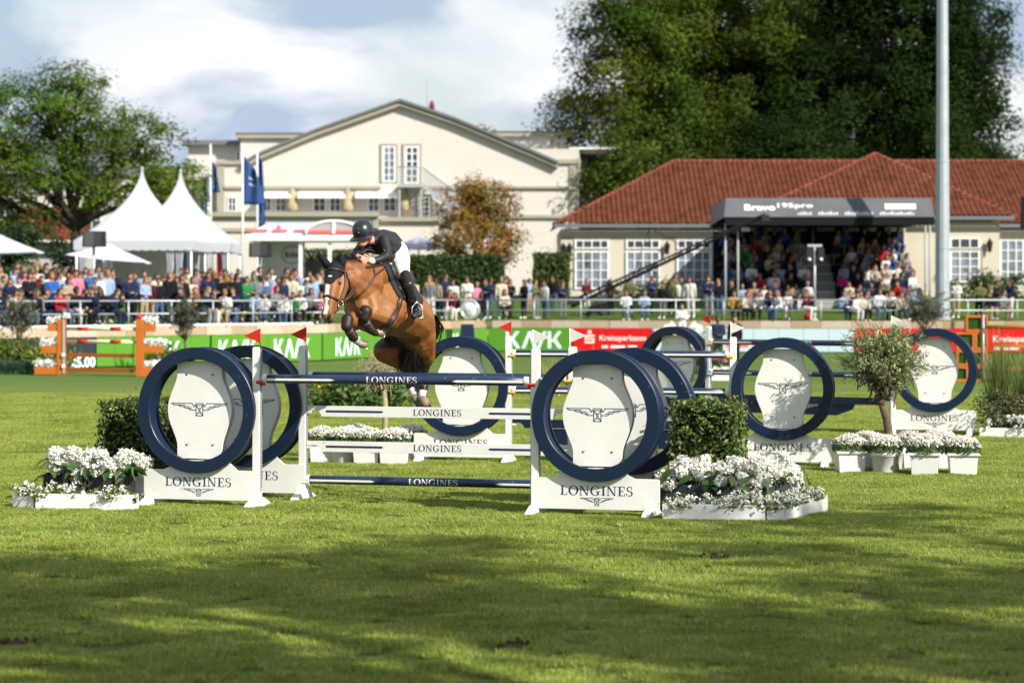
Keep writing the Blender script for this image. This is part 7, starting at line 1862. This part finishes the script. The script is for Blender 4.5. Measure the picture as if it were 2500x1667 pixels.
mb = MB(); 
for s in (1,): mb.tube([M @ Vector((.10*s, .0, -.04)), M @ Vector((.085*s, -.03, -.10)), M @ Vector((.03*s, -.06, -.165))], .006, 6)
mb.build('chin_strap', BLACKL, helm, world=True)
# hair bun, ears, eyes, lips
mb = MB(); rng = rngof(305); V = []
for i in range(60):
    b = np.array(Z1(506+rng.normal()*4, 198+rng.normal()*6, 28.6)); d = np.array([.03+.06*rng.random(), .04, .02*rng.normal()-.005]); w_ = np.array([0, 0, .004])
    m_ = b+d*.5+np.array([0, 0, .02]); V.append([b-w_, b+w_, m_+w_, m_-w_]); V.append([m_-w_, m_+w_, b+d+w_*.3, b+d-w_*.3])
o = mkobj('hair', quads_mesh('hair', np.array(V), HAIRS['brown']), rider, tuple(-rider.location)); o['kind'] = 'stuff'
RB = BVHTree.FromPolygons([tuple(c) for c in rco], [list(p.vertices) for p in rme.polygons])
def rs(x, y, off=.0): return snap(740+x/3.015, 500+y/3.015, off, RB, 28.45)
for x, y in ((418, 262), (446, 264)): MB().sphere(rs(x, y, -.004), .010, 8, 6, 0, (1.2, .6, .6)).build('eye', mat('eye_dark', (.03, .02, .02), .2), rider, world=True)
mb = MB(); mb.tube([rs(418, 292, .001), rs(428, 295, .002), rs(440, 291, .001)], .0045, 6); mb.build('lips', mat('lip', (.35, .10, .09), .5), rider, world=True)
mb = MB(); mb.tube([rs(480, 236, .004), rs(488, 250, .008), rs(480, 264, .004)], .010, 6); mb.build('ear', MATS['rider_skin'], rider, world=True)
# wrist watch, collar, jacket tails, buttons
mb = MB(); a_, b_ = Z1(492, 413, 28.40), Z1(487, 412, 28.398); mb.tube([a_, b_], .036, 12); mb.build('watch_band', METAL, rider, world=True)
mb = MB(); mb.tube([rs(560, 250, .004), rs(585, 300, .004), rs(602, 350, .004)], .004, 5); mb.tube([rs(640, 262, .004), rs(660, 300, .004), rs(668, 350, .004)], .004, 5); mb.build('seams', BLACKL, rider, world=True)
# stirrup and spur, whip
mb = MB(); c_ = Z1(836, 812, 28.74)
mb.tube([c_+Vector((.0, -.05, -.04)), c_+Vector((.07, 0, -.03)), c_+Vector((.06, .03, .10)), c_+Vector((0, .0, .15)), c_+Vector((-.05, -.05, .09)), c_+Vector((-.055, -.07, -.03)), c_+Vector((.0, -.05, -.04))], .007, 6)
mb.build('stirrup', METAL, horse, world=True)
mb = MB(); mb.tube([zsnap(765, 640, .03), Z1(795, 720, 28.84), Z1(832, 775, 28.84)], .011, 5); mb.build('stirrup_leather', BLACKL, horse, world=True)
mb = MB(); mb.tube([rs(826, 762, .005), rs(850, 772, .01)], .006, 5); mb.tube([rs(790, 700, .003), rs(815, 715, .003)], .005, 5); mb.tube([rs(800, 740, .004), rs(838, 735, .004)], .006, 5); mb.build('spur_straps', BLACKL, rider, world=True)
# rear of the far leg
mb = MB(); mb.tube([Z1(600, 430, 29.35), Z1(590, 520, 29.2), Z1(600, 610, 29.25)], [.10, .075, .05], 10)

# ------------------------------------------------------------------ near grass: real blades, in scattered clumps
def grass_field():
    rng = rngof(77); n = 620; s = .30
    def clump(seed, n=n):
        rng = rngof(seed); b = np.c_[(rng.random(n)-.5)*s, (rng.random(n)-.5)*s, np.zeros(n)]
        an = rng.random(n)*6.283; h = .016+.022*rng.random(n); le = .3+.9*rng.random(n); w = .0028+.0016*rng.random(n)
        dx = np.c_[np.cos(an), np.sin(an), np.zeros(n)]*(h*le)[:, None]; wv = np.c_[-np.sin(an), np.cos(an), np.zeros(n)]*w[:, None]; up = np.c_[np.zeros(n), np.zeros(n), h]
        V = np.stack([b-wv, b+wv, b+dx+up], axis=1)
        return quads_mesh('grass_clump', V, GRASSB, leafcols(n, rng, [(.27, .34, .055), (.335, .39, .085), (.20, .27, .045), (.41, .42, .14)], .25))
    cl = bpy.data.objects.new('grass_clump', clump(1))
    me = bpy.data.meshes.new('grass'); mb = MB(); mb.add([(-6.8, 13.5, .004), (6.8, 13.5, .004), (16.5, 62, .004), (-16.5, 62, .004)], [(0, 1, 2, 3)]); me = mb.mesh('grass', mat('turf_thatch', (.10, .13, .028), .9, .05, var=.5, scale=3))
    ob = bpy.data.objects.new('grass', me); COL.objects.link(ob); setp(ob, 'short sunlit turf of the arena around the jumps', 'grass', None, 'stuff')
    ng = bpy.data.node_groups.new('scatter_grass', 'GeometryNodeTree'); ng.interface.new_socket('Geometry', in_out='INPUT', socket_type='NodeSocketGeometry'); ng.interface.new_socket('Geometry', in_out='OUTPUT', socket_type='NodeSocketGeometry')
    N = ng.nodes.new; L = ng.links.new; i = N('NodeGroupInput'); o = N('NodeGroupOutput')
    d = N('GeometryNodeDistributePointsOnFaces'); d.inputs['Density'].default_value = 27; d.inputs['Seed'].default_value = 3
    inst = N('GeometryNodeInstanceOnPoints'); oi = N('GeometryNodeObjectInfo'); oi.inputs['Object'].default_value = cl; oi.inputs['As Instance'].default_value = True
    rv = N('FunctionNodeRandomValue'); rv.data_type = 'FLOAT_VECTOR'; rv.inputs[0].default_value = (0, 0, 0); rv.inputs[1].default_value = (.06, .06, 6.283)
    rs_ = N('FunctionNodeRandomValue'); rs_.data_type = 'FLOAT'; rs_.inputs[2].default_value = .75; rs_.inputs[3].default_value = 1.3
    L(i.outputs[0], d.inputs[0]); L(d.outputs[0], inst.inputs[0]); L(oi.outputs['Geometry'], inst.inputs['Instance']); L(rv.outputs[0], inst.inputs['Rotation']); L(rs_.outputs[1], inst.inputs['Scale'])
    j = N('GeometryNodeJoinGeometry'); L(i.outputs[0], j.inputs[0]); L(inst.outputs[0], j.inputs[0]); L(j.outputs[0], o.inputs[0])
    m = ob.modifiers.new('scatter', 'NODES'); m.node_group = ng
    # a few worn divots
    return ob
GRASSB = mat('grass_blade', (.15, .2, .04), .6, .2, attr='Col', transl=.3)
def vary_blades():
    nt = GRASSB.node_tree; N = nt.nodes.new; L = nt.links.new; a = [n for n in nt.nodes if n.type == 'ATTRIBUTE'][0]
    geo = N('ShaderNodeNewGeometry'); n1 = N('ShaderNodeTexNoise'); n1.inputs['Scale'].default_value = .9; n1.inputs['Detail'].default_value = 5; n1.inputs['Roughness'].default_value = .65; L(geo.outputs['Position'], n1.inputs[0])
    r = N('ShaderNodeValToRGB'); e = r.color_ramp.elements; e[0].position = .30; e[0].color = (.60, .50, .42, 1); e[1].position = .70; e[1].color = (1.12, 1.05, 1.0, 1); m = e.new(.42); m.color = (.72, .82, .62, 1); m = e.new(.55); m.color = (.95, .98, .9, 1)
    L(n1.outputs[0], r.inputs[0]); mx = N('ShaderNodeMix'); mx.data_type = 'RGBA'; mx.blend_type = 'MULTIPLY'; mx.inputs[0].default_value = 1; L(a.outputs['Color'], mx.inputs[6]); L(r.outputs[0], mx.inputs[7])
    for n in nt.nodes:
        if n.type == 'BSDF_PRINCIPLED': L(mx.outputs[2], n.inputs['Base Color'])
        if n.type == 'BSDF_TRANSLUCENT': L(mx.outputs[2], n.inputs[0])
vary_blades()
grass_field()
dv = MB(); r = rngof(8)
DIV = mat('divot_earth', (.07, .05, .03), .95, .05)
for i, (px, py) in enumerate(((1268, 1195), (1090, 1222), (1750, 1365), (40, 1575), (1250, 1580))):
    Y = 6200*2.4/(py-722); 
    t = thing('turf_divot', ['small earth divot just in front of the front right wing foot', 'earth clod on the grass under the oxer', 'earth scrape in the shaded grass at the right', 'worn earth patch at the lower left corner', 'faint clod in the shade at the bottom centre'][i], 'divot', (GX(px, Y), Y, .018), 0, 'divots in the turf')
    mb = MB(); mb.lathe([(.0, .022), (.05, .016), (.09, 0), (0, -.01)], 9, 0, Matrix.Diagonal((1.2, 1, 1, 1)))
    for k in range(7): mb.sphere((r.normal()*.06, r.normal()*.06, .02), .018, 6, 5)
    mb.build('earth', DIV, t)
